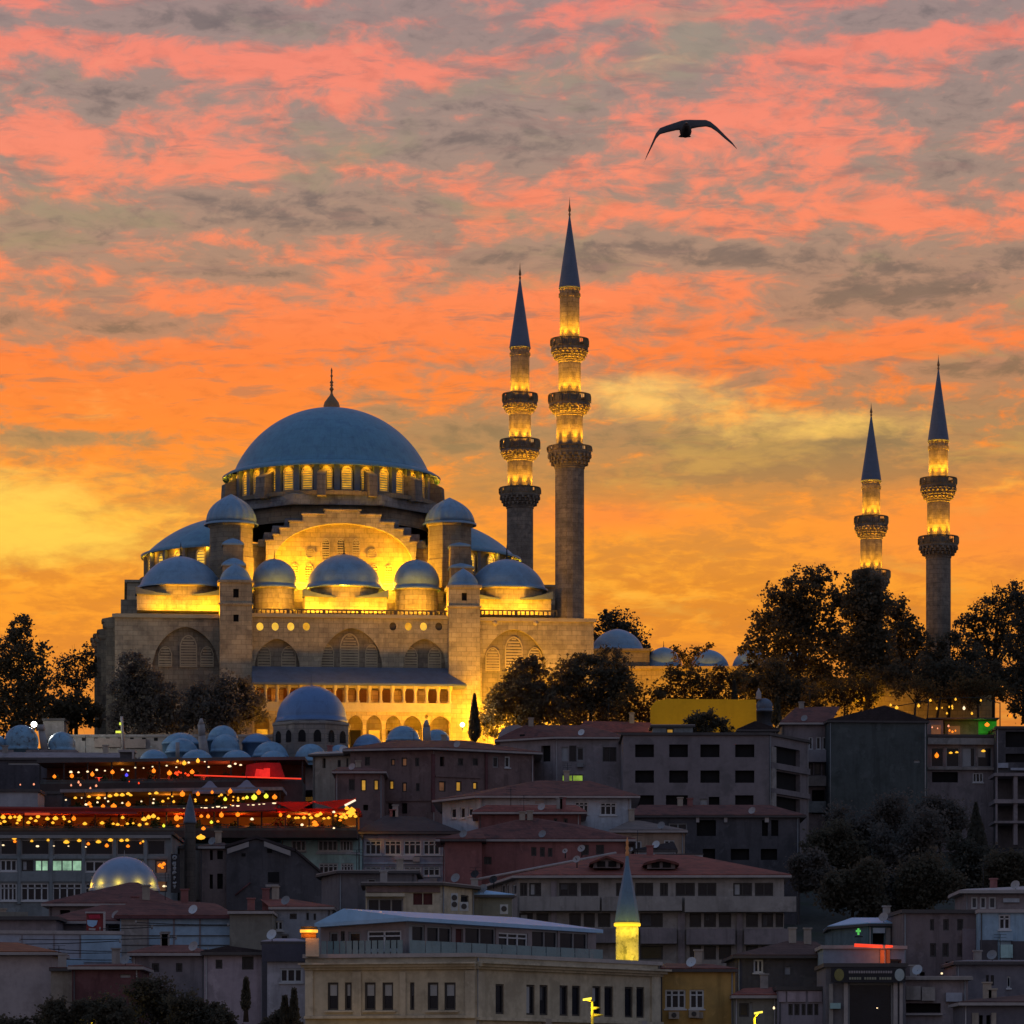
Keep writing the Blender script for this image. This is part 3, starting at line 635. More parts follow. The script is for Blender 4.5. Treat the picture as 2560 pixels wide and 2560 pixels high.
# ------------------------------------------------------------------ minarets
MIN_STONE = mat('minaret_stone',(.235,.20,.165),.85,.48,.7,'stone',col2=(.165,.14,.12))
MIN_CONE = mat('minaret_lead',(.11,.135,.20),.5,.15,.6,'lead',spec=.4)
def minaret(label, cx, Y, tip, ball, cone0, segs, cone_hw, base_z=None, lit=True, group='minarets of the mosque'):
    """segs from the top: (shaft half px, shaft bottom/balcony top py, balcony half px, parapet bottom py, corbel bottom py); the last (shaft half px, None)"""
    x = (cx-1280)*K*Y; zg = terr(Y) if base_z is None else base_z
    root = thing('minaret', label, 'minaret', (x, Y, zg), group=group)
    z = lambda py: CZ+(HY-py)*K*Y
    r = lambda hp: hp*K*Y
    mb = MB(); zc = z(cone0)
    mb.lathe([(r(cone_hw)*.9,zc),(r(cone_hw)*1.06,zc+.02),(r(cone_hw)*1.04,zc+.25),(r(cone_hw)*.70,zc+(z(ball)-zc)*.36),(r(cone_hw)*.36,zc+(z(ball)-zc)*.7),(r(1.6),z(ball))],c=(x,Y),n=24)
    cone = mb.build('spire', MIN_CONE, root)
    mb = MB(); h = z(tip)-z(ball)
    mb.lathe([(r(1.8),z(ball)-.1),(r(3),z(ball)+h*.1),(r(1.4),z(ball)+h*.18),(r(3.4),z(ball)+h*.28),(r(3.2),z(ball)+h*.36),(r(1.2),z(ball)+h*.62),(.01,z(tip))],c=(x,Y),n=10)
    mb.build('finial', BRONZE, cone)
    ztop = zc
    if lit:
        for a in (R(-150),R(-120),R(-90),R(-60),R(-30)): lamp((x+(r(cone_hw)*.93+.16)*math.cos(a),Y+(r(cone_hw)*.93+.16)*math.sin(a),zc-.12),.5,YL,.05)
    for sgm in segs:
        hw_, yb = sgm[0], sgm[1]
        zb_ = z(yb) if yb else zg-.5
        zcorb = z(sgm[4]) if yb else zb_
        mb = MB(); rr = r(hw_); n = 16
        zlow = zcorb if yb else zg-.5
        # fluted many-sided shaft
        prof = [(rr*1.0,(zcorb if yb else zlow)),(rr,ztop-.25),(rr*1.05,ztop-.2),(rr*1.05,ztop)]
        mb.lathe(prof,c=(x,Y),n=n,smooth=False,ph=math.pi/n)
        if ztop == zc:
            for i in range(n):
                a = 2*math.pi*i/n; mb.box((x+rr*math.cos(a)-.12,Y+rr*math.sin(a)-.12,ztop-1.1),(x+rr*math.cos(a)+.12,Y+rr*math.sin(a)+.12,ztop-.6))
        sh = mb.build('shaft', MIN_STONE, root)
        if not yb: break
        bw, yp, yc = sgm[2:5]; rb = r(bw); zp = z(yp)
        rn = r(segs[segs.index(sgm)+1][0])
        mb = MB(); tiers = 5; prof = [(rn,zcorb-.05)]
        for i in range(tiers):
            q0 = rn+(rb-rn)*((i+.5)/tiers)**.9; zz = zcorb+(zp-zcorb)*(i+.25)/tiers
            prof += [(q0,zz),(q0,zcorb+(zp-zcorb)*(i+.95)/tiers)]
        prof += [(rb,zp-.1),(rb,zp+.12),(rr*.8,zp+.12)]
        mb.lathe(prof,c=(x,Y),n=32,smooth=False)
        for t in range(3):   # stalactite teeth
            m = 22; q = rn+(rb-rn)*(.42+.24*t); zz = zcorb+(zp-zcorb)*(.12+.27*t); hh = (zp-zcorb)*.24
            for i in range(m):
                a = 2*math.pi*(i+.5*(t%2))/m; e = Vector((math.cos(a),math.sin(a),0)); tt = Vector((-e.y,e.x,0)); s = q*math.pi/m*.62
                mb.obox(Vector((x,Y,zz))+e*(q-.12)-tt*s*.5, tt*s, e*.26, (0,0,hh))
        corb = mb.build('balcony', MIN_STONE, root)
        mb = MB(); zr = zb_; m = 14; hgt = zr-zp-.12
        mb.lathe([(rb,zr-.16),(rb+.1,zr-.12),(rb+.1,zr),(rb-.15,zr),(rb-.15,zr-.16)],c=(x,Y),n=32,smooth=False)
        mb.lathe([(rb-.12,zp+.123),(rb+.02,zp+.123),(rb+.02,zp+.3),(rb-.12,zp+.3)],c=(x,Y),n=32,smooth=False)
        for i in range(m):
            a = 2*math.pi*(i+.5)/m; e = Vector((math.cos(a),math.sin(a),0)); tt = Vector((-e.y,e.x,0)); s = rb*2*math.pi/m
            mb.obox(Vector((x,Y,zp+.3))+e*(rb-.1)-tt*.11, tt*.22, e*.16, (0,0,zr-.16-zp-.3))
            front_ = abs(((a+math.pi/2+math.pi)%(2*math.pi))-math.pi) < .75
            if not front_:
                mb.obox(Vector((x,Y,zp+.3))+e*(rb-.06)-tt*0+tt*.1, tt*(s-.2), e*.06, (0,0,zr-.16-zp-.3))
            else:
                for k in range(1,4): mb.obox(Vector((x,Y,zp+.3))+e*(rb-.06)+tt*(.1+(s-.2)*k/4-.03), tt*.06, e*.05, (0,0,zr-.16-zp-.3))
        mb.build('parapet', mat('lamplit_parapet_stone',(.22,.165,.10),.85,.3,.6,'stone'), corb)  # golden colour stands in for lamplight that misses the outer face
        if lit:
            ad_ = max(.45,(rb-rr)*.55)
            for a in [R(22.5+45*i) for i in range(8)]:
                q = (x+(rb-.35)*math.cos(a),Y+(rb-.35)*math.sin(a),zp+.7)
                lamp(q,75,YL,.12,kind='SPOT',spot=R(92),aim=(x+rr*.72*math.cos(a),Y+rr*.72*math.sin(a),zp+6.5)); lamp(q,720,YL,.12,kind='SPOT',spot=R(58),aim=(x+(rr-.05)*math.cos(a),Y+(rr-.05)*math.sin(a),zp+7.2))
            if segs.index(sgm) < len(segs)-1 and segs.index(sgm) >= 0 and len(segs[segs.index(sgm)+1]) > 2:
                pass
        ztop = zcorb
    return root
minaret('tallest minaret with three balconies, standing nearest beside the right corner of the mosque',1424,541,493,540,723,
        [(25,848,46,873,903),(28.5,987,51,1013,1037),(33.5,1117,54,1134,1168),(36.8,None)],26)
minaret('three-balcony minaret behind the tallest one, its foot hidden by a half dome',1300,602,656,698,872,
        [(24,985,42.5,1010,1033),(27.8,1100,48,1128,1150),(31.7,1220,50,1240,1268),(33.5,None)],25.5)
minaret('two-balcony minaret at far right, its dark shaft rising behind the treetops',2346,556,887,924,1105,
        [(24,1196,44.5,1218,1252),(28.5,1342,48.5,1366,1392),(31,None)],25.5)
minaret('shorter two-balcony minaret rising straight out of the dense tree crown',2178,612,1007,1040,1205,
        [(22.5,1292,41,1315,1345),(27.5,1427,46,1450,1476),(29,None)],24.5)
# ------------------------------------------------------------------ courtyard range with its small domes
YC = 556
cy0 = thing('courtyard_building','low lit courtyard wing with a row of small domes right of the tallest minaret','building',((1640-1280)*K*YC,YC,terr(YC)))
def W(px,py,Y): return P(px,py,Y)
mb = MB(); a, b = W(1470,1672,YC), W(2080,1678,YC); mb.box((a.x,YC,terr(YC)-1),(b.x,YC+14,a.z)); mb.box((a.x-.2,YC-.25,a.z+.002),(b.x+.2,YC+14,a.z+.35)); mb.build('wall', STONE_T, cy0)
mb = MB(); a, b = W(1476,1626,YC), W(1624,1626,YC); mb.box((a.x,YC+.6,terr(YC)),(b.x,YC+9,a.z)); mb.box((a.x-.3,YC+.3,a.z+.002),(b.x+.3,YC+9.3,a.z+.3)); mb.build('upper_wall', STONE_D, cy0)
def cdome(px,hp,yb,yt,Y,m=LEAD_P,par=cy0,fin=True,ylow=1690,drumM=None):
    c = W(px,yb,Y); r = hp*K*Y; h = W(px,yt,Y).z-c.z
    mb = MB(); mb.lathe(dome_prof(r,h,c.z,.15,14,.05),c=(c.x,Y),n=40); dm = mb.build('dome', m, par)
    mb = MB(); mb.lathe([(r*.97,W(px,ylow,Y).z),(r*.97,c.z-.2),(r*1.02,c.z-.15)],c=(c.x,Y),n=12,smooth=False); mb.build('dome_drum', drumM or STONE_T, dm)
    if fin: mb = MB(); mb.lathe(finial_prof(c.z+h,max(1.0,h*.45),.22,2),c=(c.x,Y),n=8); mb.build('finial', DARK, dm)
    return dm
cdome(1543,66,1626,1577,YC+5,fin=False,ylow=1640)
cdome(1659,46,1666,1622,YC+3); cdome(1771,52,1670,1628,YC+3); cdome(1880,50,1672,1626,YC+3); cdome(1985,48,1674,1630,YC+3)
for px,pw in ((1600,500),(1680,800),(1770,600),(1860,500),(1950,500)): lamp(W(px,1745,YC-7),pw*.55,YL,.3)
# ------------------------------------------------------------------ town houses
TILE = mat('dark_red_tiles',(.165,.058,.048),.85,.3,.5,'tile',col2=(.085,.036,.034))
TILE_R = mat('red_tiles',(.26,.07,.052),.85,.28,.5,'tile',col2=(.14,.05,.042))
TILE_B = mat('brown_tiles',(.10,.055,.048),.85,.3,.5,'tile')
TILE_O = mat('orange_tiles',(.30,.105,.05),.85,.25,.5,'tile')
TILE_K = mat('blackened_tiles',(.05,.038,.042),.85,.3,.5,'tile')
FASC = mat('pale_fascia',(.36,.32,.31),.7,.2,.8,'plain')
FASC_D = mat('dark_fascia',(.08,.07,.07),.7,.2,.8,'plain')
FRAME_W = mat('white_frame',(.52,.53,.55),.5,.1,1,'plain')
FRAME_G = mat('grey_frame',(.22,.22,.23),.5,.15,1,'plain')
FRAME_D = mat('dark_frame',(.05,.045,.045),.6,.15,1,'plain')
BLIND = mat('pale_blind',(.33,.34,.36),.8,.15,.9,'plain')
CURT = mat('grey_curtain',(.09,.09,.10),.9,.3,1.4,'plain')
METAL_B = mat('pale_blue_metal',(.27,.46,.66),.45,.15,.4,'plain',spec=.5)
LITW = emat('lit_warm_window',(1,.50,.06),.55,.6,.7)
LITD = emat('dim_warm_window',(.8,.34,.14),.13,.7,.7)
LITG = emat('lit_greenish_window',(.55,.95,.62),.62,.75,1.1)
LITY = emat('lit_lime_window',(.55,.85,.10),.5,.8,.8)
def pl(name, c, c2=None, kind='plain', var=.22, scale=.3): return mat(name, c, .88, var, scale, kind, col2=c2)

def facade_map(A, B):
    A, B = Vector(A), Vector(B); t = (B-A); ln = t.length; t.normalize(); n = Vector((-t.y, t.x))
    def s_of(px):
        a = (px-1280)*K; return (a*A.y-A.x)/(t.x-a*t.y)
    def z_of(px, py):
        y = A.y+t.y*s_of(px); return CZ+(HY-py)*K*y
    def pt(s, z, dep=0): return Vector((A.x+t.x*s+n.x*dep, A.y+t.y*s+n.y*dep, z))
    return s_of, z_of, pt, ln

def window(root, pt, s0, s1, z0, z1, style):
    """recessed window: frame (with bars) and its pane; style letter + number of lights"""
    k = style[0]; nb = int(style[1]) if len(style) > 1 and style[1].isdigit() else 1
    fm = {'w':FRAME_W,'W':FRAME_W,'g':FRAME_G,'d':FRAME_D,'l':FRAME_D,'q':FRAME_D,'G':FRAME_G,'Y':FRAME_G,'b':FRAME_D,'c':FRAME_W,'t':FRAME_G}.get(k)
    pm = {'w':GLASS,'W':GLASS,'g':GLASS,'d':GLASS,'l':LITW,'q':LITD,'G':LITG,'Y':LITY,'o':BLACK,'b':GLASS,'c':CURT,'r':mat('red_curtain',(.09,.03,.03),.9),'p':BLIND,
          't':GLASS}.get(k, GLASS)
    dpt = .2 if k != 'o' else .55
    par = root
    if fm:
        f = .13; mb = MB(); d0 = dpt-.1
        def bar(a, b, c, d): mb.obox(pt(a,c,d0), pt(b,c,d0)-pt(a,c,d0), pt(a,c,d0+.09)-pt(a,c,d0), (0,0,d-c))
        bar(s0,s1,z0,z0+f); bar(s0,s1,z1-f,z1); bar(s0,s0+f,z0+f,z1-f); bar(s1-f,s1,z0+f,z1-f)
        for i in range(1,nb):
            s = s0+(s1-s0)*i/nb; bar(s-.065,s+.065,z0+f,z1-f)
        if k in 'W': zt = z0+(z1-z0)*.72; bar(s0+f,s1-f,zt-.05,zt+.05)
        if k in 'wW': mb.obox(pt(s0-.1,z0-.12,-.12), pt(s1+.1,z0-.12,-.12)-pt(s0-.1,z0-.12,-.12), pt(s0,z0,.0)-pt(s0,z0,-.12), (0,0,.117))
        par = mb.build('window', fm, root)
    mb = MB(); mb.add([pt(s0,z0,dpt),pt(s1,z0,dpt),pt(s1,z1,dpt),pt(s0,z1,dpt)],[(0,1,2,3)])
    mb.build('pane' if fm else 'window', pm, par)
    if k in 'dgt' and (s1-s0) > .9 and rnd.random() < .22:   # part drawn curtain or blind
        mb = MB(); a_ = s0+.14; b_ = s0+(s1-s0)*(.3+.4*rnd.random()); zl_ = z0+.14 if rnd.random() < .6 else z0+(z1-z0)*.5
        mb.add([pt(a_,zl_,dpt-.03),pt(b_,zl_,dpt-.03),pt(b_,z1-.14,dpt-.03),pt(a_,z1-.14,dpt-.03)],[(0,1,2,3)]); mb.build('curtain', rnd.choice([CURT,CURT,BLIND]), par)
    if k == 'b':
        mb = MB(); zt = z0+(z1-z0)*.52; mb.add([pt(s0+.15,zt,dpt-.02),pt(s1-.15,zt,dpt-.02),pt(s1-.15,z1-.15,dpt-.02),pt(s0+.15,z1-.15,dpt-.02)],[(0,1,2,3)]); mb.build('blind', BLIND, par)

def wall_with_holes(mb, pt, ln, z0, z1, holes, dep):
    ss = sorted(set([0,ln]+[h[0] for h in holes]+[h[1] for h in holes])); zs = sorted(set([z0,z1]+[h[2] for h in holes]+[h[3] for h in holes]))
    ss = [s for s in ss if 0 <= s <= ln]; zs = [z for z in zs if z0 <= z <= z1]
    idx = {}; vs = []; fs = []
    def vid(s,z):
        if (s,z) not in idx: idx[(s,z)] = len(vs); vs.append(pt(s,z))
        return idx[(s,z)]
    for a,b in zip(ss,ss[1:]):
        for c,d in zip(zs,zs[1:]):
            m,q = (a+b)/2,(c+d)/2
            if any(h[0] < m < h[1] and h[2] < q < h[3] for h in holes): continue
            fs.append((vid(a,c),vid(b,c),vid(b,d),vid(a,d)))
    mb.add(vs,fs)
    for (a,b,c,d) in holes:
        q = [(a,c),(b,c),(b,d),(a,d)]
        mb.add([pt(s,z) for s,z in q]+[pt(s,z,dep) for s,z in q],[(i,(i+1)%4,4+(i+1)%4,4+i) for i in range(4)])

def grow(poly, o):
    c = sum((Vector(p) for p in poly), Vector((0,0)))/len(poly); out = []
    for p in poly:
        d = Vector(p)-c; out.append(c+d*(1+o/max(d.length,.1)*1.2))
    return out
def house(label, poly, ytop, wallm, roof=None, wins=(), dep=12, cat='house', name='house', ref=0, sill=None, bands=(), base=None, group=None, gable=None):
    """poly: front corners (px, Y) left to right; ytop: eave row at corner ref. roof: dict(ridge=[(px,py,dY)], over, mat, trim) or 'flat'"""
    pts = [Vector(((p-1280)*K*Y, Y)) for p, Y in poly]
    zt = CZ+(HY-ytop)*K*poly[ref][1]
    ymin = min(p.y for p in pts); zb = (terr(ymin)-.6) if base is None else base
    t = (pts[-1]-pts[0]).normalized(); n = Vector((-t.y,t.x)) if len(pts) == 2 else Vector((0,1))
    foot = pts+[pts[-1]+n*dep, pts[0]+n*dep]
    c = sum(foot, Vector((0,0)))/len(foot)
    root = thing(name, label, cat, (c.x, c.y, max(zb, terr(c.y)-1)), group=group)
    mb = MB(); todo = []
    segs = [(pts[i],pts[i+1]) for i in range(len(pts)-1)]
    rng = [(poly[i][0],poly[i+1][0]) for i in range(len(pts)-1)]
    maps = [facade_map(a,b) for a,b in segs]
    hl = [[] for _ in segs]
    for (p0,p1,y0,y1,sty) in wins:
        m = (p0+p1)/2
        i = next((k for k,(a,b) in enumerate(rng) if a <= m <= b), None)
        if i is None: continue
        so_,zo,pt,ln = maps[i]
        s0,s1 = max(.08,so_(p0)),min(ln-.08,so_(p1)); z0,z1 = zo(m,y1),min(zo(m,y0),zt-.1)
        if s1-s0 < .15 or z1-z0 < .15 or z0 < zb: continue
        if any(not (s1 <= h[0] or s0 >= h[1] or z1 <= h[2] or z0 >= h[3]) for h in hl[i]): continue
        hl[i].append((s0,s1,z0,z1)); todo.append((i,s0,s1,z0,z1,sty))
    for i,(so_,zo,pt,ln) in enumerate(maps): wall_with_holes(mb,pt,ln,zb,zt,hl[i],.3 if not any(t_[5][0]=='o' for t_ in todo if t_[0]==i) else .6)
    for a,b in [(foot[len(pts)-1],foot[len(pts)]),(foot[-2],foot[-1]),(foot[-1],foot[0])]:
        mb.add([(a.x,a.y,zb),(b.x,b.y,zb),(b.x,b.y,zt),(a.x,a.y,zt)],[(0,1,2,3)])
    if gable:   # masonry gable above the eave on the front: (px, py) apex
        a,b = pts[0],pts[-1]; so_,zo,pt,ln = facade_map(a,b); s = so_(gable[0]); z = zo(*gable)
        mb.add([pt(0,zt),pt(ln,zt),pt(s,z-.12)],[(0,1,2)]); mb.add([pt(0,zt,dep),pt(ln,zt,dep),pt(s,z-.12,dep)],[(2,1,0)])
    wl = mb.build('wall', wallm, root)
    for i,s0,s1,z0,z1,sty in todo: window(root, maps[i][2], s0,s1,z0,z1,sty)
    for (p0,p1,y0,y1,dp,bm) in bands:   # ledges, balcony fronts, signs: boxes standing proud of the facade
        m = (p0+p1)/2; i = next((k for k,(a,b) in enumerate(rng) if a <= m <= b), 0)
        so_,zo,pt,ln = maps[i]; s0,s1 = so_(p0),so_(p1); z0,z1 = zo(m,y1),zo(m,y0); o = pt(s0,z0,-dp)
        b_ = MB(); b_.obox(o, pt(s1,z0,-dp)-o, pt(s0,z0,-.004)-o, (0,0,z1-z0)); b_.build('balcony_front' if dp > .5 else 'ledge', bm, root)
    if roof == 'flat':
        b_ = MB(); f2 = grow(foot,.25); b_.prism([(p.x,p.y,zt+.002) for p in f2],(0,0,.3)); b_.build('roof', FASC_D, root)
    elif roof == 'coping':
        b_ = MB(); f2 = grow(foot,.2); b_.prism([(p.x,p.y,zt+.002) for p in f2],(0,0,.28)); b_.build('roof', FASC, root)
    elif roof:
        o = roof.get('over',.5); f2 = grow(foot,o); f3 = grow(foot,o+.06)
        b_ = MB(); b_.prism([(p.x,p.y,zt+.002) for p in f3],(0,0,.22)); b_.build('eaves_board', roof.get('trim',FASC), root)
        b_ = MB(); pp = [(p.x,p.y,zt+.226) for p in f2]+[(p.x,p.y,zt+.30) for p in f2]
        ym = sum(p.y for p in pts)/len(pts)
        for q in roof['ridge']: pp.append(tuple(P(q[0],q[1],ym+(q[2] if len(q) > 2 else dep*.5))))
        b_.hull(pp); b_.build('roof', roof.get('mat',TILE), root)
    if isinstance(roof, dict) and len(roof['ridge']) > 1 and gable is None and dep > 5 and not roof.get('bare'):   # chimney, aerial and rain pipes
        ym = sum(p.y for p in pts)/len(pts); r0,r1 = roof['ridge'][0],roof['ridge'][1]
        for _ in range(1 if rnd.random() < .6 else 2):
            f_ = .1+.8*rnd.random(); q = P(r0[0]+(r1[0]-r0[0])*f_,r0[1]+(r1[1]-r0[1])*f_,ym+(r0[2] if len(r0) > 2 else dep*.5)-.4); h_ = .5+.6*rnd.random(); b_ = MB()
            b_.box((q.x-.3,q.y-.25,q.z-1.0),(q.x+.3,q.y+.25,q.z+h_)); b_.box((q.x-.38,q.y-.33,q.z+h_+.002),(q.x+.38,q.y+.33,q.z+h_+.12)); b_.build('chimney', rnd.choice([BEIGE,GREY,REDB]), root)
        if rnd.random() < .6:
            f_ = .2+.6*rnd.random(); q = P(r0[0]+(r1[0]-r0[0])*f_,r0[1]+(r1[1]-r0[1])*f_,ym+(r0[2] if len(r0) > 2 else dep*.5)); b_ = MB(); h_ = 1.4+rnd.random(); b_.tube(q-Vector((0,0,.6)),q+Vector((0,0,h_)),.035,.03,5)
            for z_ in (h_,h_-.25,h_-.5): b_.tube(q+Vector((-.5,0,z_)),q+Vector((.5,0,z_)),.02,.02,4)
            b_.build('aerial', DARK, root)
    for i,s0,s1,z0,z1,sty in todo:   # split air conditioners under some windows
        if sty[0] in 'dwWgt' and rnd.random() < .16 and s1-s0 > .8 and cat in ('house','building','hotel'):
            pt = maps[i][2]; s_ = s0+rnd.random()*(s1-s0-.7); z_ = z0-.75
            if any(h[2] < z_+.55 and h[3] > z_ and h[0] < s_+.75 and h[1] > s_ for h in hl[i]): continue
            b_ = MB(); o_ = pt(s_,z_,-.36); b_.obox(o_,pt(s_+.72,z_,-.36)-o_,pt(s_,z_,-.01)-o_,(0,0,.5)); b_.build('air_conditioner', rnd.choice([FASC,BEIGE,FRAME_G]), root)
    if isinstance(roof, dict) and gable is None and cat == 'house' and len(roof['ridge']) > 1 and rnd.random() < .6 and not roof.get('bare'):
        so_,zo,pt,ln = maps[-1]; s_ = ln*(.15+.7*rnd.random()); q = pt(s_,zt+.75,-.1); ax_ = Vector((-.4,-.8,.4)).normalized(); u = ax_.orthogonal().normalized(); v = ax_.cross(u); b_ = MB()
        vs_ = [q+(u*math.cos(k_*math.pi/6)+v*math.sin(k_*math.pi/6))*.42*(j_+.05)/2.05+ax_*.1*(j_/2)**2 for j_ in range(3) for k_ in range(12)]
        b_.add(vs_,[(j_*12+k_,j_*12+(k_+1)%12,(j_+1)*12+(k_+1)%12,(j_+1)*12+k_) for j_ in range(2) for k_ in range(12)],True); ds = b_.build('satellite_dish', rnd.choice([FASC,FRAME_G,FRAME_W]), root)
        b_ = MB(); b_.tube(q,q-Vector((0,0,.6)),.03,.03,5); b_.build('mast', DARK, ds)
    if roof and wins and cat in ('house','building','hotel'):
        so_,zo,pt,ln = maps[-1]
        for s_ in (.18,ln-.25):
            if not any(h[0]-.15 < s_ < h[1]+.15 for h in hl[-1]): b_ = MB(); b_.tube(pt(s_,zb,-.09),pt(s_,zt-.05,-.09),.055,.055,6); b_.build('rain_pipe', rnd.choice([FASC_D,FRAME_G,FASC]), root)
    return root, zt, pts, n
def cols(xs, y0, y1, st): return [(a,b,y0,y1,st) for a,b in xs]
def pxbox(mb, p0,p1,y0,y1,Y,d):
    a, b = P(p0,y1,Y), P(p1,y0,Y); mb.box((a.x,Y,a.z),(b.x,Y+d,b.z))
CREAM = pl('cream_stone',(.44,.385,.29),(.34,.295,.22),var=.3); CREAM2 = pl('cream_render',(.48,.42,.32),(.38,.33,.25),var=.3)
GREY = pl('grey_render',(.30,.275,.26),(.22,.20,.19)); GREYV = pl('violet_grey_render',(.235,.20,.21),(.17,.15,.155)); CONC = pl('raw_concrete',(.20,.175,.185),(.15,.135,.14))
WHITEB = pl('bluish_white_render',(.42,.46,.52),(.33,.36,.42)); MINT = pl('mint_render',(.36,.55,.54),(.29,.44,.45)); BROWN = pl('brown_render',(.185,.125,.12),(.13,.09,.09))
REDB = pl('dark_red_render',(.25,.105,.10),(.18,.08,.08)); TAN = pl('tan_render',(.36,.27,.21),(.28,.21,.17)); PINK = pl('pinkish_render',(.38,.31,.35),(.30,.25,.28))
OCHRE = pl('ochre_render',(.44,.27,.085),(.36,.23,.08)); DKGREY = pl('dark_grey_render',(.085,.08,.09),(.06,.058,.065)); TEALG = pl('teal_grey_render',(.20,.225,.24),(.15,.17,.18))
STEELP = pl('pale_steel_panels',(.36,.38,.45),(.3,.32,.38)); BLUEP = pl('pale_blue_panels',(.30,.42,.54),(.25,.36,.47)); BEIGE = pl('beige_render',(.34,.29,.24),(.27,.23,.19)); MAROON = pl('maroon_render',(.13,.055,.06),(.09,.04,.045))
OLIVE = pl('olive_render',(.20,.19,.165),(.16,.15,.13)); LBLUE = pl('light_blue_render',(.30,.43,.54),(.25,.36,.46)); TEALD = pl('dark_teal_render',(.12,.17,.19),(.09,.13,.145)); GREEND = pl('greenish_dark_render',(.075,.088,.09),(.055,.066,.066))

# foreground: stone building with glazed penthouse
yw0,yw1 = 2456,2525
fgw = cols([(819,846),(862,879),(912,939),(956,983),(1025,1036),(1069,1096),(1111,1139)],yw0,yw1,'b1')
for i,(a,b) in enumerate([(1239,1260),(1316,1337),(1349,1370),(1399,1420),(1430,1451),(1481,1502),(1511,1533),(1562,1582),(1591,1611)]):
    s = (a-1189)/461*20; fgw.append((a,b,2459+s*.5,2534+s*.6,'d1'))
fg,zfg,fpts,fn_ = house('cream stone building with a glazed penthouse and paired tall windows, nearest in front',[(763,300),(1189,297),(1650,316)],2392,CREAM,'coping',fgw,dep=11,cat='building',name='stone_building',ref=1,
   bands=[(752,1192,2407,2411,.75,CREAM2),(757,1191,2411,2418,.5,CREAM),(762,1190,2418,2424,.25,CREAM2),(1191,1660,2414,2419,.75,CREAM2),(1190,1656,2419,2426,.5,CREAM),(1189.5,1652,2426,2432,.25,CREAM2),
          (764,784,2426,2548,.15,CREAM2),(882,904,2430,2540,.12,CREAM2),(1000,1015,2430,2540,.12,CREAM2),(1164,1188,2426,2548,.15,CREAM2),(1192,1208,2430,2552,.15,CREAM2),(1626,1648,2440,2560,.15,CREAM2),
          (763,1189,2539,2546,.35,CREAM2),(1190,1650,2549,2556,.35,CREAM2),(812,884,2527,2531,.2,CREAM2),(906,990,2527,2531,.2,CREAM2),(1063,1146,2527,2531,.2,CREAM2)])
ph,zph,_,_ = house("penthouse",[(801,303),(1014,300.5),(1490,319)],2304,pl('pinkish_grey_panel',(.24,.20,.20)),None,
   [(823,846,2330,2378,'g1'),(852,862,2328,2374,'d1'),(871,902,2330,2378,'t1'),(917,1003,2326,2376,'W2'),(1022,1062,2312,2386,'g1'),(1068,1130,2316,2386,'g2'),(1139,1158,2322,2374,'r1'),(1163,1240,2318,2386,'g2'),(1247,1320,2332,2378,'W3'),(1330,1395,2326,2386,'g2'),(1400,1470,2330,2386,'g2')],
   dep=8,ref=1,base=zfg+.3)
ph.name = 'penthouse'; ph.parent = fg; ph.location = ph.location-fg.location
for k_ in ('label','category'): del ph[k_]
mb = MB(); a = P(1014,2303,300.3); 
pk = P(858,2281,300.5)
q = [P(786,2318,302.3),P(858,2281,301.8),P(1022,2302,299.8)]
far = [P(1260,2330,327),P(1290,2302,327),P(1508,2333,319.5)]
mb.hull([v for v in q+far]+[v+Vector((0,0,.28)) for v in q+far]); mb.build('penthouse_roof', METAL_B, fg)
for (p0,Y0,p1,Y1,y0,y1) in ((1016,299.2,1500,318.5,2380,2394),(806,301.8,1012,299.3,2381,2393)):
    so_,zo,pt,ln = facade_map(P(p0,0,Y0).xy,P(p1,0,Y1).xy); mb = MB()
    for i in range(13):
        s0 = ln*i/13; mb.obox(pt(s0+.05,zfg+.3,-.3),pt(s0+ln/13-.05,zfg+.3,-.3)-pt(s0+.05,zfg+.3,-.3),pt(s0,zfg,-.26)-pt(s0,zfg,-.3),(0,0,1.0))
    mb.build('glass_railing', mat('teal_glass',(.16,.24,.25),.15,.2,.8,'plain',spec=.5), fg)
# pillar with the orange lamp at the left corner of the roof
pl_ = thing('roof_lantern','square corner pillar carrying a glowing orange lamp left of the penthouse','lamp',P(780,2392,299.4))
mb = MB(); pxbox(mb,764,797,2345,2391,299,.9); mb.build('pillar', CREAM2, pl_)
mb = MB(); pxbox(mb,752,792,2316,2321,299,1.0); mb.build('lamp_hood', DARK, pl_)
mb = MB(); pxbox(mb,753,790,2330,2344,299.1,.8); mb.build('lamp_housing', mat('orange_box',(.35,.16,.02),.6), pl_)
mb = MB(); pxbox(mb,750,794,2324,2331,298.9,.5); mb.build('lamp_tube', emat('lamp_orange',(1,.52,.06),1.2,.4,3), pl_)
lamp(P(772,2326,298.6),9,OR,.15)
for px,y_ in ((820,2625),(980,2630),(1130,2625),(1290,2625),(1440,2630),(1590,2630)): lamp(P(px,y_,286),13,(1,.62,.22),.3,name='street_light')
for px in (800,900,1240,1350,1450,1550): lamp(P(px,2572,(297 if px < 1189 else 299+(px-1189)*.041)-1.6),9,(1,.58,.06),.2,name='street_light')

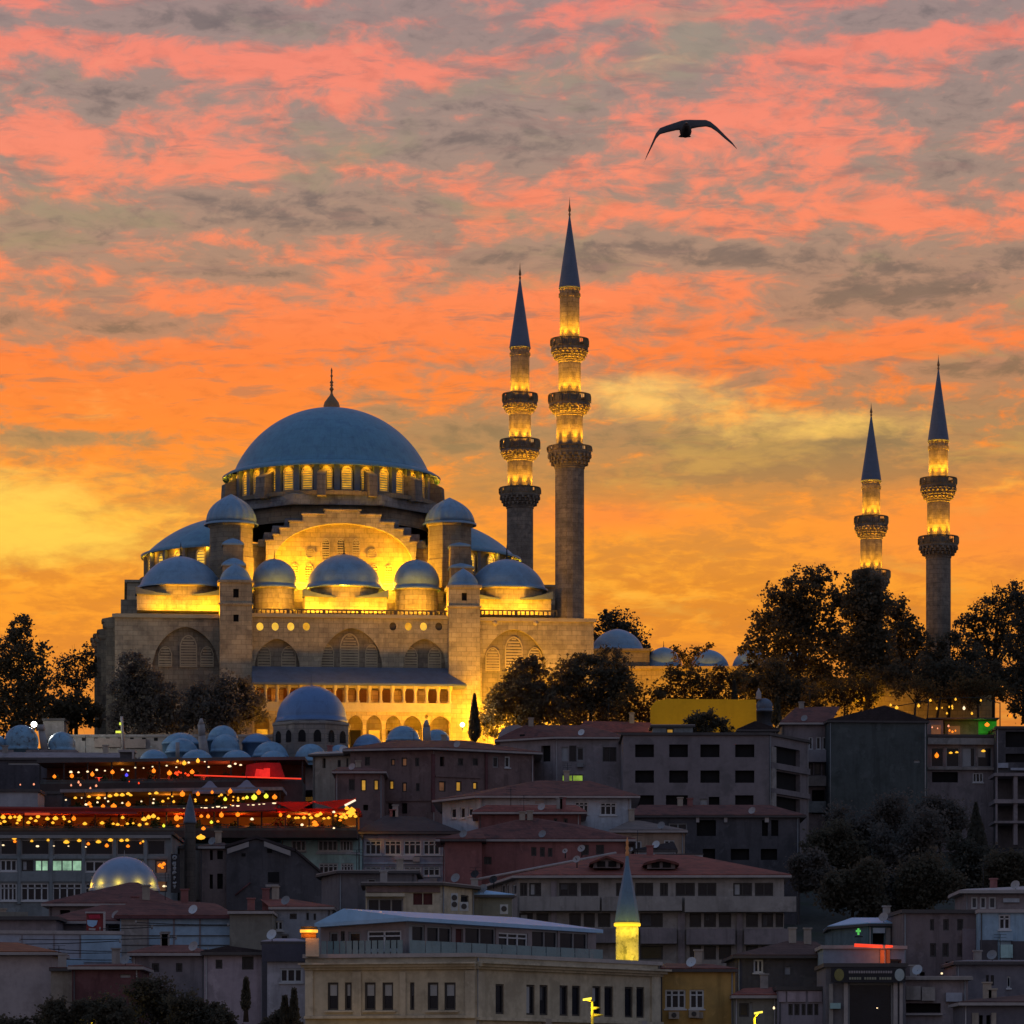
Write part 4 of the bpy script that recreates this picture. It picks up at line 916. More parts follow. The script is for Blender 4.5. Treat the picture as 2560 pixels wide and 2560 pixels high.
# grey apartment block with balconies and dormers
W1 = cols([(1300,1318),(1323,1353),(1398,1443),(1452,1496),(1540,1556),(1588,1633),(1650,1670),(1689,1737),(1745,1791),(1833,1880),(1887,1933)],2207,2240,'d2')
W2 = cols([(1298,1332),(1341,1371),(1423,1452),(1459,1487),(1495,1526),(1600,1657),(1724,1753),(1760,1790),(1797,1828),(1865,1895),(1904,1933),(1939,1970)],2283,2318,'d1')
W3 = cols([(1298,1332),(1341,1371),(1423,1452),(1600,1657),(1724,1753),(1760,1790),(1797,1828),(1865,1895),(1904,1933)],2364,2399,'d1')
apt,za,_,_ = house('grey apartment block with long balconies and a red roof with two dormers',[(1205,392),(1294,371),(1960,370)],2196,GREY,
   dict(ridge=[(1540,2134,8),(1735,2138,8)],over=.7,mat=TILE_R),W1+W2+W3+cols([(1252,1262),(1265,1272),(1281,1291)],2210,2238,'w1'),dep=15,cat='building',name='apartment_block',ref=1,
   bands=[(1300,1500,2243,2278,1.0,GREY),(1505,1705,2243,2278,1.0,GREY),(1712,1990,2243,2281,1.1,GREY),(1300,1406,2322,2358,1.0,GREYV),(1415,1590,2322,2358,1.0,GREYV),(1602,1692,2322,2360,1.0,GREYV),(1716,1838,2323,2362,1.0,GREYV),(1860,1985,2323,2362,1.0,GREYV),
          (1378,1392,2204,2420,.25,GREYV),(1560,1578,2204,2420,.25,GREY),(1695,1712,2284,2420,.3,GREYV),(1842,1856,2284,2420,.3,GREYV)])
for p0,p1,pk_,yb in ((1478,1556,2139,2166),(1612,1694,2146,2168)):
    m = (p0+p1)/2; Yd = 372.5; mb = MB()
    outl = [(p0+6,yb+4),(p1-6,yb+4),(p1-6,yb-12),(m,pk_+3),(p0+6,yb-12)]
    mb.prism([P(x,y,Yd) for x,y in outl],(0,5,0)); dm = mb.build('dormer', GREYV, apt)
    mb = MB(); rf = [(p0-4,yb-9),(p0+6,yb-14),(m,pk_),(p1-6,yb-14),(p1+4,yb-9),(p1+4,yb-5),(m,pk_+6),(p0-4,yb-5)]
    mb.prism([P(x,y,Yd-.4) for x,y in rf],(0,5.6,0)); mb.build('dormer_roof', TILE, dm)
    for a,b in ((m-24,m-4),(m+4,m+24)):
        mb = MB(); pxbox(mb,a,b,yb-13,yb+1,Yd-.06,.05); mb.build('dormer_window', BLACK, dm)
mb = MB(); mb.tube(P(1193,2199,392.6),P(1540,2133,385.7),.15,.15,6); mb.build('ridge_cap', FASC, apt)

# unfinished concrete block
def openings(xs,rows): return [(a,b,y0,y1,'o') for (y0,y1) in rows for (a,b) in xs]
house('bare concrete block with square black window holes below the yellow screen',[(1558,470),(1922,470),(2020,480)],1838,CONC,'flat',
   openings([(1588,1635),(1673,1720),(1751,1799),(1838,1886)],[(1861,1893),(1926,1957)])+openings([(1588,1635),(1665,1720),(1838,1884)],[(1988,2020)])+[(1751,1768,1997,2020,'p'),(1772,1799,1992,2020,'o')]
   +openings([(1936,2000)],[(1870,1912),(1932,1975),(1994,2040)]),dep=16,cat='building',name='concrete_block',
   bands=[(1924,2020,1914,1929,.3,CONC),(1924,2020,1978,1990,.3,CONC),(1925,1935,1868,2045,.3,GREY)])
house('low house with a red tiled veranda roof below the concrete block',[(1576,452),(2000,452)],2044,DKGREY,dict(ridge=[(1600,2012,5),(1925,2012,5)],over=.6,mat=TILE,trim=FASC_D),
   cols([(1672,1718)],2058,2088,'t2')+openings([(1742,1790),(1905,1920),(1928,1946)],[(2050,2090)])+openings([(1757,1788),(1827,1873),(1902,1943)],[(2122,2150)]),dep=9,
   bands=[(1740,1748,2044,2056,.2,FASC),(1810,1818,2044,2056,.2,FASC),(1912,1922,2044,2056,.2,FASC)])
house('small pale rooftop hut with one yellow lit window on the concrete block',[(1632,478),(1732,478)],1818,TEALG,dict(ridge=[(1660,1812,3),(1700,1812,3)],over=.3,mat=FASC,trim=FASC_D),[(1666,1684,1821,1834,'l')],dep=5,base=P(0,1842,478).z,name='rooftop_hut',cat='hut')
house('dark gabled attic house right of the bush in front of the yellow screen',[(1846,482),(1944,482)],1829,DKGREY,dict(ridge=[(1888,1802,-.5),(1888,1802,8)],over=.3,mat=TILE_K,trim=FASC_D),[(1894,1904,1820,1838,'w1'),(1909,1922,1822,1838,'g1')],dep=8,gable=(1888,1803))
# houses right of the concrete block
house('house with white balconies and a purple red roof left of the blank grey wall',[(1955,487),(2072,487)],1812,GREYV,dict(ridge=[(1990,1768,6),(2100,1766,6)],over=.5,mat=TILE),
   cols([(2022,2032),(2040,2052),(2056,2068)],1842,1874,'w1')+cols([(2022,2032),(2036,2052),(2056,2066)],1908,1938,'d1')+[(2030,2062,1975,2035,'o')],dep=11,
   bands=[(2016,2073,1876,1906,.9,pl('pale_balcony',(.33,.31,.34))),(2016,2073,1942,1966,.9,GREY),(2020,2073,2004,2032,.7,TEALG)])
house('tall blank dark grey gable wall above the dark trees at right',[(2072,484),(2318,484.8)],1806,GREEND,dict(ridge=[(2212,1763,-.3),(2212,1763,12)],over=.25,mat=TILE_K,trim=FASC_D),[(2285,2300,1900,1907,'p')],dep=12,gable=(2212,1764))
house('restaurant house with lit glazed floors and a string lit roof terrace',[(2316,492),(2492,492.6)],1842,GREYV,'flat',
   cols([(2327,2360),(2365,2399),(2405,2439),(2443,2480)],1868,1918,'g1')+[(2432,2458,1932,1956,'w3')]+openings([(2330,2395)],[(1930,1956)]),dep=10,cat='restaurant',name='restaurant_house',
   bands=[(2318,2490,1846,1862,.5,GREY),(2318,2490,1919,1925,.4,GREY)])
t_ = thing('roof_cabin','small roof cabin with a green lit corner on the string lit terrace','cabin',P(2400,1842,495))
mb = MB(); pxbox(mb,2318,2358,1800,1841,494,5); pxbox(mb,2362,2446,1797,1841,497,3); mb.build('wall', GREYV, t_)
mb = MB(); pxbox(mb,2446,2492,1798,1833,497,3); mb.build('green_panel', emat('green_glow',(.05,.6,.03),.28,.75,.8), t_)
mb = MB(); pxbox(mb,2318,2498,1794,1797,493.6,7); mb.build('roof', FASC_D, t_)
mb = MB(); pxbox(mb,2370,2400,1815,1838,496.9,.08); pxbox(mb,2328,2352,1812,1838,493.9,.08); mb.build('lit_window', LITD, t_)
house('dark house with wide black window bands at the right edge below the treetops',[(2490,490),(2600,490)],1822,DKGREY,'flat',openings([(2514,2590)],[(1829,1868),(1884,1906)]),dep=12,bands=[(2494,2520,1908,1920,.3,STEELP),(2526,2590,1920,1926,.3,STEELP)])
fr_ = thing('open_storey','open grid of pale concrete beams and columns at the right edge','building',(P(2540,0,478).x,478,P(0,2115,478).z))
mb = MB()
for p0,p1 in ((2490,2494),(2534,2544)): pxbox(mb,p0,p1,1936,2112,477,1)
mb.build('column', GREYV, fr_); mb = MB()
for y0,y1 in ((1932,1940),(1998,2008),(2052,2058)): pxbox(mb,2486,2600,y0,y1,476.8,6)
mb.build('floor_beam', GREYV, fr_); mb = MB(); pxbox(mb,2494,2600,1940,2120,481.5,1); mb.build('back_wall', DKGREY, fr_)
# middle rows
house('long brown house with a wide low red roof and a row of lit yellow windows',[(876,470),(1080,468),(1335,474)],1879,BROWN,dict(ridge=[(985,1851,5),(1165,1851,5)],over=.8,mat=TILE),
   cols([(977,988)],1897,1914,'q1')+cols([(1004,1018)],1894,1916,'q1')+cols([(1038,1048),(1048,1050)],1894,1916,'d1')+[(1100,1111,1892,1916,'o'),(1145,1158,1896,1914,'d1'),(1182,1195,1896,1914,'d1'),(1232,1246,1891,1919,'t1'),(1262,1275,1891,1919,'w1'),
   (973,985,1951,1974,'l1'),(1005,1017,1956,1980,'q1'),(1040,1049,1958,1978,'d1'),(1097,1114,1953,1979,'q1'),(1140,1154,1953,1979,'l1'),(1182,1194,1955,1974,'l1'),(912,925,1892,1914,'d1')]+cols([(970,982),(1004,1018),(1100,1112)],2008,2034,'o'),dep=10,
   bands=[(1078,1086,1885,2030,.2,MAROON),(960,1080,1999,2003,.15,BROWN),(1088,1200,1940,1944,.15,BROWN),(1212,1218,1884,2000,.2,MAROON)])
house('low brown wing with two bright yellow windows beside the red lit awnings',[(838,462),(958,462)],1934,BROWN,dict(ridge=[(850,1917,4),(915,1917,4)],over=.5,mat=TILE),[(902,916,1948,1978,'l1'),(934,947,1949,1976,'l1'),(872,887,1948,1976,'d1')]+cols([(908,920)],2012,2026,'o'),dep=8)
house('small cream house with a flat grey awning left of the long brown house',[(782,476),(878,474)],1892,BEIGE,dict(ridge=[(790,1880,4),(870,1876,4)],over=.5,mat=FASC,trim=FASC_D),[(806,814,1896,1920,'o'),(844,852,1900,1918,'d1'),(866,871,1896,1918,'l1')],dep=7)
house('grey house with a rounded pale gable and a lime lit window',[(1250,486),(1388,482),(1562,482)],1855,pl('grey_pink_render',(.26,.225,.235),(.2,.18,.185)),dict(ridge=[(1310,1813,4),(1462,1813,5)],over=.5,mat=TILE),
   [(1353,1376,1864,1904,'o'),(1404,1421,1867,1902,'p'),(1423,1441,1864,1904,'d1'),(1442,1460,1868,1902,'g1'),(1507,1541,1868,1904,'d2'),(1404,1459,1936,1957,'Y2')],dep=9,bands=[(1300,1312,1836,1846,.06,BLACK)])
mb = MB(); 
rg = thing('round_gable','rounded pale parapet gable at the left end of the grey house','gable wall',P(1286,1880,487))
ar = [P(1245,1872,487)]+[P(1287-42*math.cos(R(a)),1846-34*math.sin(R(a)),487) for a in range(0,181,15)]+[P(1329,1872,487)]
mb.prism(ar,(0,1.2,0)); mb.build('wall', pl('pale_gable',(.33,.29,.30)), rg); mb = MB(); c_ = P(1297,1834,486.95); mb.prism([c_+Vector((.35*math.cos(R(a)),0,.4*math.sin(R(a)))) for a in range(0,360,40)],(0,.04,0)); mb.build('round_window', BLACK, rg)
house('low shed with a bright orange red roof behind the grey house',[(1440,500),(1640,500)],1836,BROWN,dict(ridge=[(1462,1802,4),(1625,1806,4)],over=.3,mat=TILE_R,trim=FASC_D),[],dep=8,name='shed',cat='shed')
house('pale blue house with a wide dark red hipped roof and white framed windows',[(1106,440),(1200,434),(1578,434)],1996,WHITEB,dict(ridge=[(1345,1951,6),(1475,1952,6)],over=.9,mat=TILE),
   [(1127,1140,2020,2046,'w1'),(1150,1162,2018,2046,'w1'),(1170,1182,2020,2040,'w1'),(1437,1471,2004,2036,'W3'),(1500,1541,2006,2038,'W3')],dep=14,ref=1,bands=[(1338,1360,2002,2009,.06,FASC)])
house('dark red timber house with a gabled red roof in two tiers',[(1196,424),(1452,424)],2036,REDB,dict(ridge=[(1216,2012,1),(1440,2012,5)],over=.7,mat=TILE_R),[(1384,1393,2046,2076,'d1'),(1409,1419,2046,2078,'d1')],dep=10)
house('lower red house wing with a triangular hipped roof and pale eaves',[(1108,416),(1570,416)],2104,REDB,dict(ridge=[(1290,2050,5),(1330,2044,5),(1452,2062,6)],over=.7,mat=TILE),
   [(1328,1341,2118,2140,'d1'),(1350,1362,2118,2142,'d1'),(1370,1381,2120,2142,'d1'),(1210,1229,2142,2161,'d2'),(1130,1145,2118,2140,'d1'),(1160,1172,2118,2140,'d1'),(1455,1472,2112,2138,'d1'),(1490,1510,2112,2136,'d1')],dep=9)
house('small lean-to wing with a red roof left of the red timber house',[(1112,412),(1204,412)],2104,REDB,dict(ridge=[(1140,2086,3),(1200,2070,4)],over=.6,mat=TILE,trim=FASC_D),[],dep=5)
house('tan house with two white windows and a pale lean-to',[(1530,428),(1712,428)],2082,TAN,dict(ridge=[(1575,2051,6),(1600,2051,6)],over=.4,mat=mat('tan_roof',(.20,.155,.14),.85,.25,.4,'tile')),[(1578,1604,2102,2125,'w2'),(1660,1686,2100,2128,'w2')],dep=12)
house('small white lean-to house with a slanted dark roof edge right of the pencil spire',[(1586,420),(1690,420)],2130,WHITEB,dict(ridge=[(1684,2104,.5),(1684,2104,4),(1590,2128,.5)],over=.15,mat=TILE_K,trim=FASC_D),[(1638,1652,2122,2134,'d1')],dep=4)
mb = MB(); rt_ = thing('parapet_wall','short white parapet wall behind the right end of the red apartment roof','wall',P(1730,2165,405)); pxbox(mb,1640,1757,2137,2170,405,.5); mb.build('wall', WHITEB, rt_); mb = MB(); pxbox(mb,1638,1759,2134,2137,404.9,.7); mb.build('coping', FASC_D, rt_)
house('white row building with a dark hipped roof and a band of white windows',[(904,430),(1140,430)],2086,pl('lavender_white_render',(.31,.30,.36),(.25,.245,.29)),dict(ridge=[(965,2038,7),(1060,2042,7)],over=.7,mat=TILE_K,trim=FASC_D),
   cols([(913,953),(961,1003),(1009,1053),(1058,1100),(1106,1136)],2101,2137,'W3')+cols([(913,953),(961,1003),(1009,1053),(1058,1100)],2166,2190,'W3'),dep=13,bands=[(986,1036,2140,2150,.3,pl('lavender_panel',(.4,.38,.44))),(906,1138,2156,2160,.1,WHITEB),(892,905,2076,2190,.1,GREYV)])
house('mint green building with white banded windows right of the dark gable house',[(702,428),(904,428)],2094,MINT,'flat',
   cols([(729,765)],2101,2128,'w3')+cols([(795,844),(850,882)],2101,2128,'w4')+cols([(797,845),(852,884)],2158,2186,'W4'),dep=12,bands=[(790,900,2131,2136,.15,WHITEB),(734,766,2129,2132,.12,WHITEB)])
dg = thing('house','dark unlit house with a broad lopsided gable facing the viewer','house',P(700,2290,408))
mb = MB(); mb.prism([P(x,y,408) for x,y in ((566,2330),(566,2119),(641,2098),(737,2129),(846,2222),(846,2330))],(0,10,0)); mb.build('wall', DKGREY, dg)
for (p_,q_) in (((562,2119),(641,2096)),((641,2096),(740,2129)),((738,2128),(850,2223))):
    mb = MB(); A_,B_ = P(*p_,407.7),P(*q_,407.7); mb.obox(A_,B_-A_,(0,10.5,0),(0,0,.28)); mb.build('roof', TILE_K, dg)
for p0,p1,y0,y1 in ((670,698,2180,2206),(604,614,2133,2141),(668,680,2122,2132)): mb = MB(); pxbox(mb,p0,p1,y0,y1,407.95,.045); mb.build('window', BLACK, dg)
mb = MB(); mb.tube(P(588,2238,407.8),P(626,2206,407.8),.09,.09,6); mb.build('drain_pipe', MAROON, dg)
house('narrow pinkish brown house front left of the dark gable house',[(499,409),(566,409)],2122,pl('pinkish_brown_render',(.21,.165,.16),(.17,.135,.13)),dict(ridge=[(505,2112,3),(560,2106,3)],over=.3,mat=TILE_K,trim=FASC),[(525,532,2120,2150,'o'),(543,557,2126,2148,'o'),(543,557,2184,2222,'o'),(524,532,2186,2222,'o')],dep=8)
mb = MB(); vb = thing('verge_boards','pair of pale bargeboards edging the dark gable','bargeboard',P(640,2100,407.4),group=None)
for (a,b) in (((568,2119),(622,2101)),((660,2100),(726,2124))):
    mb = MB(); mb.obox(P(a[0],a[1]+3,407.3),P(b[0],b[1],407.3)-P(a[0],a[1],407.3),(0,.2,0),(0,0,-.5)); mb.build('board', pl('pale_board',(.30,.27,.26)), vb)
mb = MB(); pxbox(mb,664,696,2211,2217,407.2,.5); sl_ = thing('window_awning','small pale awning below the black window of the dark gable house','awning',P(680,2217,407.3)); mb.build('canopy', FASC, sl_); mb = MB(); pxbox(mb,666,694,2217,2219,407.3,.1); mb.build('valance', FRAME_G, sl_)
# left: hotel slab
hot,zh,_,_ = house('teal grey hotel slab with glazed top floor and lit green windows at the left edge',[(-60,402),(428,402)],2087,TEALG,'flat',
   cols([(-50,-4),(0,44),(52,124),(132,206),(212,283),(291,361),(367,414)],2099,2138,'t1')+cols([(-40,-6),(0,42)],2149,2178,'w3')+[(54,84,2150,2178,'d1'),(86,122,2149,2179,'G2'),(129,206,2149,2179,'G3'),(212,282,2152,2180,'w3'),(291,360,2152,2180,'w3')]
   +cols([(0,42),(52,121),(131,204),(212,282),(291,360)],2208,2252,'W4')+[(388,418,2150,2230,'q1')],dep=14,cat='hotel',name='hotel',
   bands=[(-60,428,2088,2096,.35,pl('grey_band',(.26,.25,.25))),(-60,420,2140,2147,.15,TEALG),(-60,420,2182,2204,.12,TEALG)]+[(p-4,p+4,2099,2260,.18,TEALG) for p in (48,128,209,287,364)])
sg = thing('vertical_sign','tall narrow black sign with seven pale letters on the hotel corner','sign',P(438,2232,400.5))
mb = MB(); pxbox(mb,427,449,2135,2232,400.4,.35); mb.build('board', mat('sign_black',(.012,.014,.022),.4,.2,1,'plain'), sg)
LET = mat('sign_letter_grey',(.26,.27,.29),.6,.15,2,'plain')
def strokes(par,cx,cy,wd,ht,segs,Y):
    mb = MB()
    for a,b,c,d in segs:
        p,q = P(cx+(a-.5)*wd,cy+(b-.5)*ht,Y),P(cx+(c-.5)*wd,cy+(d-.5)*ht,Y); mb.tube(p,q,.09,.09,6)
    mb.build('letter', LET, par)
GL = [[(.1,.1,.9,.1),(.9,.1,.9,.9),(.9,.9,.1,.9),(.1,.9,.1,.1)],[(.1,.1,.9,.1),(.1,.5,.9,.5),(.1,.9,.9,.9),(.1,.1,.1,.9)],[(.3,.1,.7,.1),(.7,.1,.7,.9),(.7,.9,.3,.9),(.3,.9,.3,.1)],[(.1,.1,.1,.9),(.1,.1,.8,.1),(.8,.1,.8,.5),(.8,.5,.1,.5)],[(.7,.1,.3,.9),(.3,.1,.5,.5),(.3,.9,.5,.9)],[(.1,.2,.5,.9),(.9,.1,.5,.9),(.3,.5,.7,.5)],[(.1,.2,.9,.2),(.5,.2,.5,.9)]]
for i,y in enumerate((2144,2160,2171,2183,2195,2208,2218)): strokes(sg,436.5,y,9,9,GL[i],400.34)
# old stone column block and small grey minaret in front of the terraces
house('plain beige tower block between the hotel sign and the dark gable',[(449,410),(500,410)],2122,pl('brown_beige_render',(.21,.185,.165),(.16,.14,.13)),'flat',[],dep=8,name='tower_block',cat='building',bands=[(484,499,2126,2250,.2,pl('beige_strip',(.27,.235,.21)))])
sm = thing('minaret','stubby unlit grey minaret with a plain cone in front of the lit terraces','minaret',(P(475,0,405).x,405,terr(405)))
x_ = P(475,0,405).x; zz = lambda y: P(0,y,405).z
mb = MB(); mb.lathe([(.62,zz(2058)),(.66,zz(2055)),(.36,zz(2015)),(.03,zz(1984))],c=(x_,405),n=12,smooth=False); mb.build('spire', LEAD_D, sm)
mb = MB(); mb.lathe([(.55,terr(405)-1),(.55,zz(2061)),(.66,zz(2059)),(.66,zz(2058))],c=(x_,405),n=12,smooth=False); mb.build('shaft', DARKSTONE, sm)
# pale dome uplit by floodlights and the roofs round it
gd = thing('domed_kiosk','pale dome lit yellow from its foot behind the red roof','dome',(P(311,0,372).x,372,terr(372)))
xg = P(311,0,372).x; r_ = 86*K*372; z0_ = P(0,2222,372).z; h_ = P(0,2145,372).z-z0_
mb = MB(); mb.lathe(dome_prof(r_,h_,z0_,.1,16),c=(xg,372),n=48); mb.build('dome', mat('pale_glazed_dome',(.19,.26,.38),.4,.2,.6,'plain',spec=.5), gd)
mb = MB(); mb.lathe([(r_*.98,terr(372)-1),(r_*.98,z0_-.2)],c=(xg,372),n=24); mb.build('drum', GREYV, gd)
mb = MB(); mb.lathe(finial_prof(z0_+h_,.7,.15,2),c=(xg,372),n=8); mb.build('finial', FASC, gd)
for a in (-80,-40,-5,30,64): lamp((xg+(r_+.3)*math.sin(R(a)),372-(r_+.3)*math.cos(R(a)),z0_+.5),9,(1,.55,.03),.12,name='street_light')  # small yellow floodlights round the foot of the dome
house('house with a broad dark red roof in front of the pale lit dome',[(122,362),(430,362)],2266,GREYV,dict(ridge=[(322,2206,6),(345,2206,6)],over=.7,mat=TILE,bare=1),[(150,175,2275,2300,'o'),(246,275,2243,2254,'p')],dep=12)
house('house with a sagging dark red roof and a pale grey attic wall',[(107,350),(262,350),(420,352)],2310,pl('dark_lilac_render',(.17,.15,.165)),dict(ridge=[(255,2262,5),(420,2262,5)],over=.6,mat=TILE),[(272,300,2290,2330,'d1')],dep=9)
house('long low house with a dark red roof over pale blue panels',[(300,342),(580,342)],2297,BLUEP,dict(ridge=[(330,2245,6),(540,2258,6)],over=.5,mat=TILE,trim=MAROON),[],dep=9,
   bands=[(p-2,p+2,2298,2385,.1,GREYV) for p in (370,435,500)]+[(304,575,y,y+2,.12,FASC_D) for y in (2312,2338,2362)]+[(303,368,2299,2388,.08,GREY)])
house('olive blank walled house right of the pale blue panels',[(574,340),(680,340)],2285,OLIVE,dict(ridge=[(590,2276,4),(640,2276,4)],over=.3,mat=TILE_B),[],dep=9)
house('light grey house with a small red roof and a white window left of the penthouse',[(678,346),(830,346)],2274,pl('blue_grey_render',(.27,.285,.33),(.2,.215,.25)),dict(ridge=[(650,2248,6),(720,2246,6)],over=.3,mat=TILE_R,trim=FASC),[(684,708,2302,2326,'w2'),(724,742,2284,2298,'d1'),(766,772,2282,2300,'d1'),(784,790,2284,2300,'d1'),(700,722,2336,2352,'t1')],dep=9)
bb_ = thing('billboard','small upright billboard with red top and pale blue patch','billboard',P(238,2334,336.6))
mb = MB(); pxbox(mb,216,261,2281,2334,336.6,.3); mb.build('board', mat('billboard_red',(.22,.03,.03),.6,.2,1,'plain'), bb_)
mb = MB(); pxbox(mb,213,263,2279,2283,336.4,.5); pxbox(mb,258,263,2283,2334,336.4,.3); mb.build('frame', FASC, bb_)
mb = MB(); mb.prism([P(x,y,336.5) for x,y in ((218,2300),(244,2301),(241,2312),(232,2318),(222,2315),(218,2310))],(0,.06,0)); mb.build('blue_patch', mat('billboard_blue',(.30,.47,.66),.6,.2,1,'plain'), bb_)
mb = MB(); mb.prism([P(x,y,336.5) for x,y in ((220,2287),(250,2286),(251,2296),(224,2297))],(0,.05,0)); mb.build('red_band', mat('billboard_crimson',(.40,.02,.05),.6,.2,1,'plain'), bb_)
mb = MB(); mb.prism([P(x,y,336.5) for x,y in ((222,2320),(239,2321),(238,2326),(222,2325))],(0,.05,0)); mb.build('pale_band', FASC, bb_)
house('long pale steel panel shed behind the overhead wires at lower left',[(-60,330),(304,332)],2334,STEELP,'coping',[],dep=8,name='panel_shed',cat='shed',bands=[(p-1.5,p+1.5,2337,2410,.08,GREYV) for p in (55,135,200)]+[(203,303,2338,2406,.1,BLUEP),(130,210,2396,2420,.12,BLUEP)])
house('grey house with a flat dark roof above the steel panel shed',[(-60,344),(140,344)],2300,GREYV,dict(ridge=[(-40,2290,5),(60,2290,5)],over=.4,mat=FASC_D,trim=FASC_D),[],dep=9,bands=[(-60,70,2280,2300,.1,OLIVE)])
house('pinkish white house with an orange roof at the lower left edge',[(-60,318),(130,318)],2388,pl('pinkish_white',(.40,.34,.34),(.33,.28,.28)),dict(ridge=[(-40,2354,5),(45,2356,5)],over=.6,mat=TILE_O),[],dep=8)
house('small beige house end beside the maroon wall',[(127,314),(182,314)],2428,BEIGE,dict(ridge=[(140,2418,3),(170,2418,3)],over=.3,mat=TILE,trim=FASC_D),[],dep=7)
house('long maroon walled house with a pale gutter at lower left',[(180,311),(350,311)],2424,MAROON,dict(ridge=[(200,2412,4),(330,2408,4)],over=.4,mat=TILE),[(300,326,2436,2444,'p')],dep=8)
house('dim violet house behind the lower left trees',[(330,326),(516,326)],2390,GREYV,dict(ridge=[(390,2362,5),(470,2362,5)],over=.5,mat=TILE),[(380,398,2408,2430,'d1'),(440,456,2408,2430,'d1')],dep=9)
house('pink gabled house with two dark windows beside the white house',[(510,310),(664,310)],2388,PINK,dict(ridge=[(569,2364,-.4),(569,2364,9)],over=.4,mat=TILE_K,trim=FASC_D),[(539,556,2399,2422,'d1'),(605,634,2386.5,2424,'d1')],dep=9,gable=(569,2365))
house('white house with a three pane window and a dark flat roof band',[(668,308),(764,308)],2404,pl('white_render',(.42,.40,.44),(.36,.35,.38)),None,[(700,756,2421,2456,'w3')],dep=8,bands=[(655,762,2361,2404,.35,pl('slate_band',(.085,.08,.105)))])
house('squat slate roofed annex behind the white house',[(655,309.5),(764,309.5)],2362,pl('slate_wall',(.09,.085,.10)),dict(ridge=[(690,2346,3),(740,2346,3)],over=.1,mat=pl('lilac_tarp',(.30,.27,.31)),trim=FASC_D),[],dep=5)
house('dark grey house block with a lean-to and a mint patch behind the cream house',[(804,362),(846,356),(1040,356)],2184,pl('mid_grey_render',(.15,.14,.15)),dict(ridge=[(850,2178,4),(1020,2180,4)],over=.4,mat=FASC,trim=FASC_D),[(918,940,2196,2211,'t1')],dep=9,ref=1)
house('cream penthouse flat with brown shutters and a teal glass front',[(914,345),(1104,345),(1184,351)],2214,CREAM2,dict(ridge=[(930,2208,4),(1100,2205,3),(1190,2216,4)],over=.45,mat=FASC,trim=FASC_D),
   [(1033,1056,2233,2262,'r1'),(1058,1081,2233,2262,'r1'),(918,1008,2246,2282,'t3'),(1152,1172,2238,2268,'d1')],dep=8,name='rooftop_flat',bands=[(914,1012,2234,2242,.6,CREAM2),(916,1100,2216,2231,.15,BROWN)])
for i,(p,y,wd,hh) in enumerate(((1136,2255,17,44),(1160,2266,22,22),(1260,2273,20,24))):
    ac_ = thing('air_conditioner',['tall stacked white air conditioner by the cream wall','squat white air conditioner right of the taller stack','white air conditioner on the wall edge right of the cream flat'][i],'air conditioner',P(p,y+hh/2,344))
    mb = MB(); pxbox(mb,p-wd/2,p+wd/2,y-hh/2,y+hh/2,344,.5); mb.build('case', pl('ac_white',(.42,.44,.46)), ac_)
    for k in range(max(1,int(hh//18))):
        c_ = P(p,y-hh/2+11+k*17,343.97); mb = MB(); mb.prism([c_+Vector((.24*math.cos(R(a)),0,.24*math.sin(R(a)))) for a in range(0,360,30)],(0,.03,0)); mb.build('fan_grille', FRAME_D, ac_)
house('low dark annex with a sloping pale metal roof right of the cream flat',[(1186,352),(1280,352.3)],2244,pl('moss_render',(.20,.20,.16)),dict(ridge=[(1186,2222,.5),(1190,2222,4)],over=.3,mat=METAL_B,trim=FASC_D),[],dep=6)
# right lower
house('ochre yellow house with two white framed windows at the bottom',[(1648,318),(1838,318.2)],2430,OCHRE,dict(ridge=[(1665,2408,4),(1780,2410,4)],over=.3,mat=TILE,trim=FASC_D),[(1663,1714,2474,2522,'W3'),(1724,1760,2474,2522,'W2')],dep=9)
for i,(p,y) in enumerate(((1685,2538),(1735,2535))):
    ac_ = thing('air_conditioner',['left pale air conditioner under the windows of the ochre house','right pale air conditioner under the windows of the ochre house'][i],'air conditioner',P(p,y+9,318)); mb = MB(); pxbox(mb,p-13,p+13,y-9,y+9,317.4,.5); mb.build('case', BEIGE, ac_)
    c_ = P(p,y,317.37); mb = MB(); mb.prism([c_+Vector((.2*math.cos(R(a)),0,.2*math.sin(R(a)))) for a in range(0,360,30)],(0,.03,0)); mb.build('fan_grille', FRAME_D, ac_)
house('dark slate house with one pale window below the grey apartment block',[(1842,336),(2080,336.2)],2396,DKGREY,dict(ridge=[(1968,2352,4),(2040,2354,5)],over=.5,mat=TILE_B,trim=FASC_D),[(1884,1908,2390,2432,'w2'),(1962,1976,2416,2436,'p')],dep=11)
house('small house with a red roof by the yellow street lamp',[(1835,316),(1945,316)],2496,OLIVE,dict(ridge=[(1860,2470,4),(1930,2468,4)],over=.4,mat=TILE_R),[(1848,1872,2508,2542,'d1'),(1874,1882,2506,2542,'p')],dep=8)
house('lilac grey low house with five narrow windows at the bottom right',[(1944,315),(2086,315)],2476,pl('lilac_render',(.26,.235,.275)),'flat',cols([(1971,1982),(1986,1999),(2004,2014),(2018,2032),(2036,2046)],2510,2538,'d1'),dep=8,bands=[(1946,1964,2478,2505,.15,PINK),(1968,2014,2478,2505,.15,PINK),(2020,2054,2478,2505,.15,PINK),(2060,2084,2478,2505,.15,PINK)])
